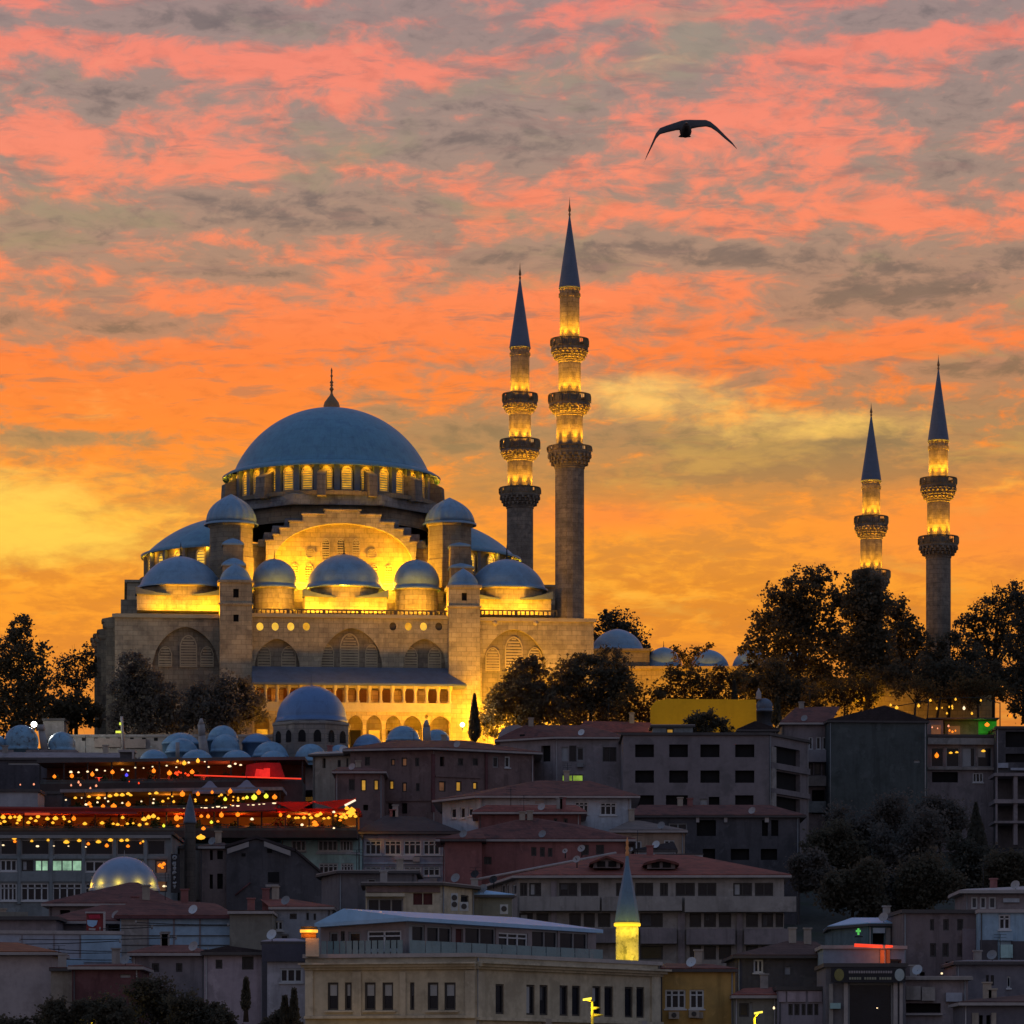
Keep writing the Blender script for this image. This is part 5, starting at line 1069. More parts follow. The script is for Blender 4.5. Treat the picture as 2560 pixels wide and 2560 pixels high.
house('blue grey flat roofed house with an orange lit doorway beside the brown block',[(2058,330),(2205,330),(2262,331)],2372,pl('blue_grey_shutter',(.20,.26,.33)),'coping',[(2224,2254,2398,2416,'d1')],dep=7,bands=[(2200,2210,2374,2418,.2,pl('orange_jamb',(.42,.20,.08))),(2215,2222,2374,2418,.2,pl('orange_jamb2',(.40,.19,.08)))])
lamp(P(2212,2388,328.6),14,(1,.2,.05),.2)
nl = thing('neon_strip','glowing red neon strip along the roof edge beside the brown block','neon sign',P(2180,2366,329))
mb = MB(); mb.tube(P(2136,2363,328.8),P(2206,2366,328.8),.14,.12,8); mb.tube(P(2214,2366,328.8),P(2232,2366,328.8),.12,.08,8); mb.build('tube', emat('neon_red',(1,.06,.02),1.2,.2,1), nl)
house('teal walled house with a pale blue sheet roof and a green sign light',[(2080,350),(2170,344),(2262,344)],2316,TEALD,dict(ridge=[(2130,2294,2),(2255,2294,5)],over=.3,mat=METAL_B,trim=FASC_D),[(2226,2256,2322,2360,'d1'),(2182,2210,2334,2360,'o')],dep=8,ref=1,bands=[(2182,2212,2320,2333,.3,WHITEB),(2214,2226,2320,2362,.15,GREY)])
gl = thing('pharmacy_light','small green glowing cross light on the teal wall','sign light',P(2146,2330,343)); mb = MB(); pxbox(mb,2140,2152,2325,2330,343.2,.2); pxbox(mb,2144,2148.5,2321,2337,343.1,.2); mb.build('cross', emat('green_cross',(.15,.8,.15),.7,.4,2), gl); mb = MB(); pxbox(mb,2137,2157,2340,2343,343.2,.25); mb.build('bracket', DARK, gl)
house('brown blank apartment block with small paired windows at the right',[(2257,338),(2450,338.4)],2283,pl('umber_render',(.185,.145,.15),(.15,.115,.115)),'flat',
   cols([(2325,2335),(2358,2372),(2393,2408)],2298,2326,'d1')+cols([(2325,2340),(2356,2372),(2393,2408)],2358,2392,'d1')+[(2276,2290,2428,2442,'o'),(2300,2312,2430,2442,'o'),(2364,2374,2404,2418,'o')],dep=12,cat='building',name='apartment_block',bands=[(2405,2438,2322,2440,.25,pl('lilac_brown',(.22,.18,.20)))])
house('light blue upper walled house with stacked balconies at the right edge',[(2448,336),(2600,336)],2282,LBLUE,'coping',[(2497,2526,2286,2324,'W2')],dep=10,bands=[(2450,2494,2350,2450,.1,DKGREY),(2528,2600,2353,2450,.1,DKGREY),(2497,2530,2332,2352,.6,LBLUE),(2500,2530,2362,2395,.5,MINT)])
house('grey terrace house with a long thin pale roof edge above the light blue house',[(2412,362),(2600,362)],2234,GREYV,dict(ridge=[(2420,2222,3),(2600,2214,4)],over=.7,mat=FASC,trim=FASC),cols([(2428,2444),(2450,2466),(2472,2490)],2242,2272,'c1'),dep=8,bands=[(2508,2548,2246,2256,.2,WHITEB)])
house('grey mottled small houses with two narrow windows below the light blue house',[(2390,322),(2600,322)],2412,pl('violet_mottled',(.175,.165,.19),(.12,.115,.135)),dict(ridge=[(2420,2400,4),(2580,2400,4)],over=.3,mat=GREYV,trim=FASC_D),[(2465,2472,2438,2464,'d1'),(2477,2485,2438,2464,'d1'),(2518,2526,2440,2470,'w2')],dep=9)
# shop with black fascia sign
shop,zs_,_,_ = house('shop with a black sign, two round emblems and dark glass between pale columns',[(2064,312),(2264,312)],2418,pl('shop_grey',(.17,.16,.175)),'flat',[(2120,2232,2458,2600,'t1')],dep=9,cat='shop',name='shop',
   bands=[(2109,2119,2456,2600,.3,FASC),(2233,2243,2456,2600,.3,FASC),(2248,2256,2456,2600,.3,FASC),(2072,2082,2460,2600,.3,GREY),(2074,2100,2508,2522,.6,MINT)])
ss_ = thing('shop_sign','long black shop sign with two lines of pale lettering between round emblems','sign',P(2168,2455,311.4))
mb = MB(); pxbox(mb,2078,2264,2419,2456,311.3,.3); mb.build('board', mat('sign_black',(.012,.014,.022)), ss_)
for p,m_ in ((2098,mat('olive_emblem',(.22,.20,.07),.6)),(2249,mat('pale_emblem',(.36,.42,.42),.6))):
    c_ = P(p,2437,311.25); mb = MB(); mb.prism([c_+Vector((.37*math.cos(R(a)),0,.47*math.sin(R(a)))) for a in range(0,360,20)],(0,.05,0)); mb.build('emblem', m_, ss_)
mb = MB()
for i in range(18): pxbox(mb,2122+i*6.1,2126.4+i*6.1,2427,2433,311.25,.05)
mb.build('letter_row', mat('sign_letter_tan',(.32,.28,.29),.6,.2,2,'plain'), ss_)
mb = MB()
for i in range(17):
    if i in (5,11): continue
    pxbox(mb,2123+i*6.3,2127.6+i*6.3,2443,2449,311.25,.05)
mb.build('letter_row', mat('sign_letter_olive',(.29,.29,.22),.6,.2,2,'plain'), ss_)
house('row of small arched stalls with a grey canopy at the bottom right',[(2262,314),(2420,314)],2450,GREYV,dict(ridge=[(2270,2446,2),(2380,2446,2)],over=.4,mat=FASC,trim=GREY),[(2265,2352,2508,2532,'o')],dep=6,bands=[(2264,2300,2466,2500,.5,GREY),(2303,2336,2468,2502,.5,GREY),(2364,2404,2482,2504,.4,STEELP),(2264,2356,2534,2538,.3,FASC)])
house('small grey house with a pale sloping roof edge in the bottom right corner',[(2408,304),(2600,304)],2514,pl('corner_grey',(.13,.12,.14)),dict(ridge=[(2430,2498,3),(2600,2484,4)],over=.4,mat=TILE_B,trim=FASC),[(2448,2457,2538,2570,'o'),(2466,2476,2538,2570,'o')],dep=7,bands=[(2430,2446,2532,2570,.15,BEIGE),(2478,2490,2532,2570,.15,BEIGE)])
# little lit minaret
Yq = 332; xq = P(1568,0,Yq).x; zq = lambda y: P(0,y,Yq).z; rq = lambda h: h*K*Yq
sm2 = thing('minaret','small minaret with a blue pencil cone and a glowing yellow shaft behind the penthouse','minaret',(xq,Yq,terr(Yq)))
mb = MB(); mb.lathe([(rq(30),zq(2306)),(rq(31),zq(2304)),(rq(25),zq(2262)),(rq(14),zq(2205)),(rq(6),zq(2166)),(rq(4),zq(2140))],c=(xq,Yq),n=8,smooth=False); cn = mb.build('spire', mat('blue_cone',(.115,.20,.30),.5,.2,.6,'plain',spec=.4), sm2)
mb = MB(); mb.lathe([(rq(4),zq(2140)),(rq(5),zq(2132)),(rq(3),zq(2126)),(rq(4.5),zq(2120)),(rq(2.6),zq(2113)),(rq(3.6),zq(2107)),(rq(2),zq(2100)),(.02,zq(2093))],c=(xq,Yq),n=10); mb.build('finial', mat('gilt_copper',(.55,.25,.10),.4,.2,2,'plain',metal=.5), cn)
mb = MB(); mb.lathe([(rq(32),zq(2316)),(rq(33.5),zq(2314)),(rq(33.5),zq(2309)),(rq(31),zq(2307))],c=(xq,Yq),n=24); mb.build('light_ring', emat('ring_yellow',(1,.62,.03),1.05,.2,.5), sm2)
mb = MB(); mb.lathe([(rq(28.5),terr(Yq)-1),(rq(28.5),zq(2317))],c=(xq,Yq),n=24); mb.build('shaft', mat('mottled_plaster',(.42,.38,.26),.8,.45,.9,'plain',col2=(.16,.15,.10)), sm2)
for a in (-160,-120,-90,-60,-20): lamp((xq+2.1*math.cos(R(a)),Yq+2.1*math.sin(R(a)),zq(2396)),15,(1,.72,.02),.15); lamp((xq+1.6*math.cos(R(a)),Yq+1.6*math.sin(R(a)),zq(2317)-.35),10,(1,.72,.02),.1)
# ------------------------------------------------------------------ blue domed tomb and hospice roofs in front of the mosque
BLUE = mat('blue_lead',(.125,.24,.42),.5,.15,.6,'lead',spec=.45,col2=(.10,.20,.36)); BLUE_P = mat('pale_blue_lead',(.165,.30,.435),.55,.2,.8,'lead',spec=.4,col2=(.125,.235,.36))
YT = 508
tb = thing('tomb','domed stone tomb with a big plain blue dome in front of the gallery','tomb',(P(780,0,YT).x,YT,P(0,1905,YT).z))
cx_, rt0 = P(779,0,YT).x, 88*K*YT; z0_ = P(0,1802,YT).z; h_ = P(0,1718,YT).z-z0_
mb = MB(); mb.lathe(dome_prof(rt0,h_,z0_,.12,20,.02),c=(cx_,YT),n=64); dm = mb.build('dome', mat('deep_blue_lead',(.10,.19,.38),.5,.12,.6,'lead',spec=.45), tb)
mb = MB(); mb.lathe(finial_prof(z0_+h_,1.6,.3,3),c=(cx_,YT),n=10); mb.build('finial', LEAD_D, dm)
mb = MB(); rr = 101*K*YT; za_ = P(0,1812,YT).z
mb.lathe([(rt0*1.0,z0_-.3),(rt0*1.03,z0_-.15)],c=(cx_,YT),n=48); mb.lathe([(rr,P(0,1905,YT).z),(rr,za_-.4),(rr*1.03,za_-.25),(rr*1.03,za_),(rt0*1.0,z0_-.25)],c=(cx_,YT),n=8,smooth=False,ph=math.pi/8)
dr = mb.build('octagonal_drum', mat('grey_ashlar',(.26,.235,.215),.85,.2,.4,'stone'), tb)
for i in range(16):
    a = math.pi/8*i+math.pi/16
    if math.cos(a-0) < -.2 or True:
        e = Vector((math.sin(a),-math.cos(a),0)); tt = Vector((math.cos(a),math.sin(a),0))
        if e.y > .3: continue
        k = round((a-math.pi/8)/(math.pi/4))*(math.pi/4); ap = rr*math.cos(math.pi/8); nn = Vector((math.sin(k+math.pi/8*0),-math.cos(k),0))
        fa = math.floor(a/(math.pi/4)+.5)*math.pi/4; nn = Vector((math.sin(fa),-math.cos(fa),0)); tg = Vector((math.cos(fa),math.sin(fa),0)); o_ = .95 if a > fa else -.95
        base_ = Vector((cx_,YT,0))+nn*(ap+.05)+tg*o_
        w_ = arch(-.45,.45,P(0,1862,YT).z,P(0,1832,YT).z,6); mb = MB(); mb.prism([base_+tg*u+Vector((0,0,z)) for u,z in w_],nn*.05); mb.build('window', BLACK, dr)
hs = thing('hospice','cluster of small blue lead domes with pale chimneys above the lit terraces','building',(P(560,0,498).x,498,P(0,1905,498).z))
mb = MB(); a,b = P(345,1893,500),P(1140,1893,500); mb.box((a.x,500,a.z-4),(b.x,512,a.z)); mb.build('wall', GREYV, hs)
def hdome(px,hp,yb,yt,Y,m=BLUE_P,low=1915):
    c = P(px,yb,Y); r = hp*K*Y; h = P(0,yt,Y).z-c.z; mb = MB(); mb.lathe([(r*1.0,P(0,low,Y).z),(r*1.0,c.z-.2)]+dome_prof(r,h,c.z,.1,14),c=(c.x,Y),n=40); return mb.build('dome', m, hs)
for q in ((452,46,1858,1834,504),(455,40,1880,1848,502),(557,38,1850,1816,505),(563,36,1878,1838,503),(642,36,1856,1836,506),(676,44,1890,1856,501),(385,36,1901,1876,498),(493,40,1900,1876,497.5),(592,40,1902,1877,497.5),(684,36,1900,1879,497.5),(777,40,1902,1862,499),(850,30,1888,1864,499),
          (920,36,1864,1838,506),(1008,42,1850,1817,506),(1092,34,1856,1826,507)): hdome(*q,m=BLUE if q[0] in (642,920) else BLUE_P)
def chim(pts,Y,wd,m=None):
    mb = MB()
    for (a,b) in zip(pts,pts[1:]): mb.tube(P(a[0],a[1],Y),P(b[0],b[1],Y),a[2]*K*Y,b[2]*K*Y,8)
    return mb.build('chimney', m or pl('chimney_plaster',(.28,.265,.27),(.2,.19,.2)), hs)
chim([(512,1895,14),(505,1840,9),(503,1812,9),(503,1796,3)],500,1); chim([(1068,1860,11),(1066,1818,9),(1066,1800,4)],503,1); chim([(444,1900,5),(444,1856,5)],496,1)
h2 = thing('bath_house','pair of pale blue streaked domes at the far left below the dark trees','building',(P(90,0,500).x,500,P(0,1892,500).z))
for q in ((54,40,1872,1815),(154,34,1874,1832),(-10,30,1874,1840)):
    c = P(q[0],q[2],500); r = q[1]*K*500; mb = MB(); mb.lathe([(r,c.z-2.5),(r,c.z-.2)]+dome_prof(r,P(0,q[3],500).z-c.z,c.z,.1,14),c=(c.x,500),n=40); mb.build('dome', mat('streaked_blue_lead',(.17,.31,.44),.55,.3,.9,'lead',spec=.4,col2=(.09,.105,.13)), h2)
mb = MB(); a,b = P(-60,1874,498),P(190,1874,498); mb.box((a.x,498.2,a.z-3),(b.x,506,a.z)); mb.build('wall', GREYV, h2)
mb = MB(); mb.tube(P(113,1878,499),P(103,1826,499),.5,.38,8); mb.tube(P(103,1826,499),P(103,1812,499),.55,.4,8); mb.build('chimney', pl('chimney_plaster',(.28,.265,.27)), h2)
house('small stone outbuilding with a flat cornice behind the left blue domes',[(108,516),(160,516)],1802,GREY,'flat',[],dep=5,name='outbuilding',cat='building',base=P(0,1850,516).z)
wl_ = thing('garden_wall','long low stone wall with small openings in front of the left trees','wall',(P(320,0,514).x,514,P(0,1890,514).z))
mb = MB(); pxbox(mb,160,690,1842,1900,514,.8); pxbox(mb,158,692,1836,1841.8,513.8,1.2); mb.build('wall', GREY, wl_)
for i in range(9): mb = MB(); pxbox(mb,205+i*30,214+i*30,1844,1852,513.95,.3); mb.build('opening', BLACK, wl_)
mb = MB(); pxbox(mb,236,302,1846,1868,513.6,.5); pxbox(mb,310,364,1848,1870,513.6,.5); mb.build('plastered_panel', pl('warm_plaster',(.30,.24,.21)), wl_)
ms = thing('flood_mast','thin white mast with two yellow lights by the low stone wall','mast',P(306,1890,506))
mb = MB(); mb.tube(P(309,1880,506),P(304,1791,506),.22,.16,8); mb.build('pole', FASC, ms)
mb = MB(); pxbox(mb,289,302,1827,1832,505.7,.4); pxbox(mb,298,302,1806,1812,505.7,.4); mb.build('lamp_head', emat('mast_yellow',(.9,1,.10),1.0,.3,2), ms)
def star(label,px,y,Y,col,r,power,name='floodlight'):
    t_ = thing(name,label,'lamp',P(px,y+8,Y)); mb = MB(); c = P(px,y,Y); mb.lathe([(.01,c.z-r),(r*.8,c.z-r*.6),(r,c.z),(r*.8,c.z+r*.6),(.01,c.z+r)],c=(c.x,Y),n=12); mb.build('bulb', emat('star_%s'%label[:9].replace(' ','_'),col,6,.1,1), t_)
    mb = MB(); mb.tube(P(px,y+3,Y+.1),P(px,y+14,Y+.1),.07,.07,6); mb.build('bracket', DARK, t_); lamp(tuple(c+Vector((0,-.8,.3))),power,col,.2)
star('brilliant white floodlight among the dark trees at the far left',85,1811,505,(1,1,.9),.38,500)
star('dazzling white floodlight at the foot of the yellow lit stair turret',1156,1812,517,(1,.9,.6),.3,260)
# ------------------------------------------------------------------ yellow screen, its bush, small tomb
YH = 506
hd_ = thing('screen','large mustard yellow hoarding screen standing above the concrete block','hoarding',(P(1760,0,YH).x,YH,terr(YH)-2))
mb = MB(); mb.prism([P(x,y,YH) for x,y in ((1626,1840),(1626,1768),(1640,1752),(1668,1747),(1890,1749),(1892,1840))],(0,.4,0)); mb.build('sheet', mat('mustard_sheet',(.52,.33,.012),.8,.12,.25,'plain'), hd_)
mb = MB()
for p in (1640,1700,1760,1820,1880): mb.tube(P(p,1850,YH+.6),P(p,1752,YH+.6),.12,.12,6)
mb.build('post', DARK, hd_)
lamp(P(1690,1806,YH-7),70,(1,.62,.05),.5); lamp(P(1850,1800,YH-7),80,(1,.55,.03),.5)
st_ = thing('tomb','small dark blue domed tomb at the right end of the yellow screen','tomb',(P(1910,0,514).x,514,P(0,1806,514).z))
c = P(1911,1776,514); mb = MB(); mb.lathe([(21*K*514,c.z-3),(21*K*514,c.z-.2)]+dome_prof(20*K*514,P(0,1748,514).z-c.z,c.z,.1,12),c=(c.x,514),n=24); dm = mb.build('dome', LEAD_D, st_)
mb = MB(); z_ = P(0,1749,514).z; mb.lathe([(.35,z_),(.32,z_+.8),(.1,z_+1.2),(.02,z_+1.4)],c=(P(1896,0,514).x,513.4),n=8); mb.build('chimney', FASC, st_)
# ------------------------------------------------------------------ restaurant terraces on the left slope
def cloth(name,col):
    m = mat(name,col,.8,.15,.6,'plain'); t = NT(m.node_tree); b_ = t.n['Principled BSDF']; tr = t.new('ShaderNodeBsdfTranslucent'); tr.inputs[0].default_value = (*col,1); mx = t.new('ShaderNodeMixShader'); mx.inputs[0].default_value = .5
    o_ = next(n for n in t.n if n.type == 'OUTPUT_MATERIAL'); t.l.new(b_.outputs[0],mx.inputs[1]); t.l.new(tr.outputs[0],mx.inputs[2]); t.l.new(mx.outputs[0],o_.inputs[0]); return m
WARMB = mat('dark_timber',(.06,.035,.028),.8,.3,.6,'plain'); FLOORD = mat('dark_deck',(.05,.042,.042),.8,.3,.6,'plain')
AWN_R = cloth('red_awning',(.75,.07,.04)); AWN_D = cloth('dark_red_awning',(.40,.05,.035))
def terrace(label,p0,p1,yroof,yfloor,Y,dep,roofM,npost=8,rail=8,backM=None,tilt=0,thick=3.2):
    t_ = thing('restaurant_terrace',label,'restaurant',(P((p0+p1)/2,0,Y).x,Y,P(0,yfloor,Y).z))
    mb = MB(); a,b = P(p0,yfloor,Y),P(p1,yfloor-tilt,Y); mb.prism([(a.x,Y,a.z-thick),(b.x,Y,b.z-thick),(b.x,Y,b.z),(a.x,Y,a.z)],(0,dep,0)); mb.build('deck', FLOORD, t_)
    mb = MB(); c,d = P(p0,yroof,Y),P(p1,yroof-tilt,Y); mb.prism([(c.x-.3,Y-.4,c.z),(d.x+.3,Y-.4,d.z),(d.x+.3,Y-.4,d.z+.35),(c.x-.3,Y-.4,c.z+.35)],(0,dep+.4,0)); mb.build('canopy', roofM, t_)
    mb = MB(); mb.prism([(a.x,Y+dep-.3,a.z+.003),(b.x,Y+dep-.3,b.z+.003),(d.x,Y+dep-.3,d.z-.003),(c.x,Y+dep-.3,c.z-.003)],(0,.2,0)); mb.build('back_wall', backM or WARMB, t_)
    for i in range(npost+1):
        f_ = i/npost; mb = MB(); x = a.x+(b.x-a.x)*f_; za,zb_ = a.z+(b.z-a.z)*f_,c.z+(d.z-c.z)*f_; mb.box((x-.08,Y+.05,za+.002),(x+.08,Y+.21,zb_-.002)); mb.build('post', DARK, t_)
    mb = MB(); zr = rail*K*Y; mb.prism([(a.x,Y+.01,a.z+zr),(b.x,Y+.01,b.z+zr),(b.x,Y+.01,b.z+zr+.1),(a.x,Y+.01,a.z+zr+.1)],(0,.08,0)); mb.prism([(a.x,Y+.03,a.z+.003),(b.x,Y+.03,b.z+.003),(b.x,Y+.03,b.z+zr-.05),(a.x,Y+.03,a.z+zr-.05)],(0,.02,0)); mb.build('railing', GREEND, t_)
    # furniture: tables and chairs standing on the deck
    for i in range(int((p1-p0)/26)):
        f_ = (i+.5)/int((p1-p0)/26); x = a.x+(b.x-a.x)*f_; z_ = a.z+(b.z-a.z)*f_; y = Y+1.2+rnd.random()*(dep-3); mb = MB()
        mb.box((x-.45,y-.45,z_+.7),(x+.45,y+.45,z_+.76)); mb.box((x-.06,y-.06,z_+.003),(x+.06,y+.06,z_+.7)); mb.build('table', BEIGE if i%2 else WARMB, t_)
    return t_
terrace('top restaurant terrace with red and orange lanterns under a dark flat canopy',100,756,1908,1960,456,7,FASC_D,11,7,tilt=8)
terrace('middle restaurant terrace crowded with yellow lights below two grey tents',158,700,1982,2026,438,8,GREYV,10,7,WARMB,6)
terrace('lower restaurant terrace with red awnings and a dense row of lights',-60,892,2030,2076,424,8,AWN_D,16,8,mat('lit_brown_wall',(.20,.10,.05),.8,.3,.4,'plain'),0,.75)
house('blank dark terrace wall at far left between the white slab and the top terrace',[(-60,447),(160,447)],1985,DKGREY,'flat',[],dep=6,name='terrace_house',cat='building')
house('white slab sided house end at the left edge beside the terraces',[(-60,440),(95,440)],1980,pl('slab_white',(.34,.34,.37),(.29,.29,.32)),'flat',[],dep=6,bands=[(-60,78,2016,2034,.2,GREYV)])
house('low dark pavilion roof with a pale awning above the top terrace at left',[(-60,470),(330,470)],1900,mat('pavilion_wall',(.075,.07,.085),.85,.3),dict(ridge=[(-20,1880,3),(300,1882,3)],over=.4,mat=GREYV,trim=FASC_D),[(120,180,1910,1926,'q1'),(20,110,1906,1912,'p'),(240,290,1908,1926,'p')],dep=8,name='pavilion',cat='pavilion')
ch = thing('roof_hut','small dark hut with a white edged roof at the foot of the thin mast','hut',P(320,1905,465)); mb = MB(); pxbox(mb,300,334,1880,1903,465,2); mb.build('wall', DKGREY, ch); mb = MB(); pxbox(mb,296,337,1874,1880,464.7,2.6); pxbox(mb,330,335,1880,1897,464.6,.3); mb.build('roof', FASC, ch)
# tents, awnings
def tent(label,cx,hp,yb,yt,Y,m):
    t_ = thing('tent',label,'tent',P(cx,yb,Y)); c = P(cx,yb,Y); z1 = P(0,yt,Y).z; r = hp*K*Y; H_ = z1-c.z
    mb = MB(); mb.lathe([(r*1.35,c.z-.25),(r*1.35,c.z),(r*.85,c.z+H_*.22),(r*.45,c.z+H_*.55),(r*.18,c.z+H_*.9),(.03,z1)],c=(c.x,Y+2),n=4,smooth=False,ph=math.pi/4); mb.build('cover', m, t_)
    mb = MB(); mb.tube((c.x,Y+2,z1-.2),(c.x,Y+2,z1+.5),.05,.03,6); mb.build('spike', DARK, t_)
tm = mat('grey_tent_cloth',(.22,.19,.23),.85,.15,.6,'plain')
tent('left of two grey peaked tents above the middle terrace',522,44,1978,1948,437,tm); tent('right of two grey peaked tents above the middle terrace',614,48,1976,1946,437,tm)
aw = thing('awning','bright red zigzag canopy over the right end of the lower terrace','awning',(P(790,2028,423).x,423,P(0,2028,423).z))
prof = [(690,2008),(738,2026),(786,2006),(840,2018),(890,1999)]; mb = MB()
vs = [P(x,y,422.6) for x,y in prof]+[P(x,y-4,431) for x,y in prof]; n_ = len(prof); mb.add(vs,[(i,i+1,n_+i+1,n_+i) for i in range(n_-1)]); mb.add([v+Vector((0,0,.06)) for v in vs],[(i,i+1,n_+i+1,n_+i) for i in range(n_-1)]); mb.build('cloth', AWN_R, aw)
for k,(tri) in enumerate((((692,2006),(738,2030),(784,2007),(764,2004),(720,2004)),((788,2007),(840,2022),(889,1999),(868,1998),(806,2004)))):
    mb = MB(); mb.prism([P(x,y,422.4) for x,y in tri],(0,.06,0)); mb.build('flap', AWN_R, aw)
mb = MB(); mb.tube(P(862,2014,422.3),P(889,2000,422.3),.12,.1,6); mb.build('lit_edge', emat('white_tube',(1,.85,.6),1.2,.1), aw)
aw2 = thing('awning','dim red striped canopy left of the zigzag canopy','awning',P(620,2022,423)); mb = MB(); vs = [P(566,2028,422.6),P(690,2026,422.6),P(700,2006,426),P(580,2010,426)]; mb.add(vs+[v+Vector((0,0,.06)) for v in vs],[(0,1,2,3),(4,5,6,7)]); mb.build('cloth', AWN_D, aw2); mb = MB(); mb.tube(P(560,2029,422.5),P(692,2027,422.5),.06,.06,5); mb.build('edge_bar', DARK, aw2)
aw3 = thing('awning','long flat red awning strip at the left end of the lower terrace','awning',P(170,2036,423)); mb = MB(); vs = [P(-60,2034,422.4),P(345,2036,422.4),P(330,2020,426),P(-60,2018,426)]; mb.add(vs+[v+Vector((0,0,.06)) for v in vs],[(0,1,2,3),(4,5,6,7)]); mb.build('cloth', AWN_D, aw3); mb = MB(); pxbox(mb,62,124,2032,2038,422.3,.1); mb.build('lit_valance', emat('valance_red',(1,.10,.02),.55,.4,1), aw3)
rt2 = thing('tent','glowing red tent room at the right end of the top terrace','tent',P(662,1948,455)); mb = MB()
mb.prism([P(x,y,455.2) for x,y in ((612,1944),(616,1912),(650,1906),(700,1907),(712,1944))],(0,3,0)); mb.build('cloth', mat('tent_red',(.35,.02,.02),.8,.3,.8), rt2)
mb = MB(); mb.prism([P(x,y,455.0) for x,y in ((636,1942),(640,1922),(660,1924),(658,1921),(675,1920),(675,1943))],(0,.15,0)); mb.build('lit_panel', emat('tent_glow',(1,.03,.02),.75,.6,.9), rt2)
ns = thing('neon_strip','thin red neon line along the front edge of the top terrace','neon sign',P(620,1944,455)); mb = MB(); mb.tube(P(485,1938,454.6),P(753,1947,454.6),.075,.075,6); mb.build('tube', emat('neon_red2',(1,.05,.02),1.0,.15,1), ns)
mb = MB(); mb.tube(P(485,1939.5,454.7),P(753,1948.5,454.7),.05,.05,5); mb.build('rail', DARK, ns)
# ------------------------------------------------------------------ bulbs: one object each
BM = {'o':emat('bulb_orange',(1,.22,.01),1.7,.3,1),'y':emat('bulb_yellow',(1,.46,.03),1.55,.3,1),'w':emat('bulb_white',(1,.74,.42),1.7,.2,1),'g':emat('bulb_lime',(.85,.85,.05),1.5,.3,1),
      'r':emat('bulb_red',(1,.06,.01),1.6,.2,1),'b':emat('bulb_blue',(.10,.08,1),1.2,.2,1),'p':emat('bulb_pink',(1,.35,.18),1.3,.2,1)}
BMESH = {}
def bulb(px,y,Y,k,s=1.0,label='',group='',wd=1.0):
    key = (k,round(s,1),round(wd,1))
    if key not in BMESH:
        mb = MB(); r = .185*s
        mb.lathe([(.01,-r),(r*.7,-r*.7),(r,0),(r*.7,r*.7),(.06,r),(.05,r*1.35),(.01,r*1.4)],n=8)
        mb.v = [(x*wd,y_,z) for x,y_,z in mb.v]
        me = bpy.data.meshes.new('lantern_bulb'); me.from_pydata(mb.v,[],mb.f); me.materials.append(BM[k]); BMESH[key] = me
    o = bpy.data.objects.new('lantern' if s > 1.15 else 'light_bulb', BMESH[key]); COL.objects.link(o); o.location = P(px,y,Y); q_ = .5+rnd.random()*.55; o.scale = (q_*(.9+rnd.random()*.3),q_,q_)
    tag(o,label,'lantern' if s > 1.15 else 'light bulb',group)
s_ = .2070
LA = 'lights of the top restaurant terrace'; LB = 'lights of the middle restaurant terrace'; LC = 'lights of the lower restaurant terrace'; LD = 'lamps on the hotel top floor'
def many(lst,Y,k,s,label,group,wd=1.0):
    for x,y in lst: bulb(x+rnd.uniform(-3,3),y+rnd.uniform(-2.2,2.2),Y-.35+rnd.random()*.2,k,s,label,group,wd)
A1 = lambda l: [(x*.2070,1760+y*.2070) for x,y in l]
A2_ = lambda l: [(400+x*.2588,1760+y*.2588) for x,y in l]
many(A1([(650,880),(880,865),(1120,845),(1355,825),(1870,815)])+A2_([(95,660),(300,660)]),455,'o',1.5,'round orange lantern hanging under the canopy of the top terrace',LA)
many(A2_([(160,560),(235,567),(375,550)]),455,'y',1.2,'bright yellow lantern on the roof edge of the top terrace',LA)
many(A1([(850,830),(940,824),(1060,815),(1170,806),(1270,797),(1480,785),(1540,800),(1640,775),(1740,765),(1850,758)])+A2_([(75,605),(160,605),(270,572),(430,553),(465,612),(660,610),(720,580),(790,590)]),455.6,'w',.55,'tiny white bulb strung along the top terrace',LA,2.0)
many(A2_([(150,675),(185,650),(240,665),(265,685),(170,690),(205,660)]),455.4,'r',.9,'red lantern glowing at the middle of the top terrace',LA,1.4)
many(A1([(1520,862)]),455.2,'b',.9,'single blue light on the top terrace',LA); many(A1([(1570,940),(1680,952)]),454.9,'r',.55,'tiny red light on the railing of the top terrace',LA)
many(A1([(235,985),(405,980)]),446,'p',.6,'dim pink bulb on the dark terrace wall at far left','dim bulbs on the dark wall')
many(A1([(855,975),(950,945),(975,985),(1080,1012),(1165,990)]),454.8,'p',.7,'small pinkish bulb below the railing of the top terrace',LA)
many(A1([(915,1140),(1085,1130),(1185,1128),(1340,1115),(1400,1108),(1470,1108),(1540,1095),(1590,1110),(1800,1080),(1885,1082)]),437.5,'y',.8,'yellow bulb in the upper string of the middle terrace',LB,1.8)
many(A1([(1080,1210),(1095,1250),(1240,1240),(1380,1230),(1550,1212)]),437.3,'o',1.3,'orange lantern low on the middle terrace',LB,1.2)
many(A1([(795,1152),(990,1143),(1265,1128),(1025,1208),(1170,1195),(1310,1187),(1490,1195),(1860,1155),(1860,1208),(1720,1185)]),437.1,'w',.5,'tiny white bulb scattered over the middle terrace',LB,1.6)
many(A2_([(205,878),(365,868),(515,860),(668,850),(955,855),(1105,900)]),437.2,'o',1.5,'big orange lantern hanging below the grey tents',LB)
many(A2_([(625,920),(830,910),(915,900),(1015,895)]),437.0,'g',1.5,'square lime lantern at the right of the middle terrace',LB)
many(A2_([(75,905),(110,900),(125,950),(30,940),(330,918),(355,950),(440,932),(720,905),(750,918),(765,940),(795,912),(700,935),(560,885),(590,880)]),437.1,'y',.65,'small yellow bulb under the grey tents',LB,1.4)
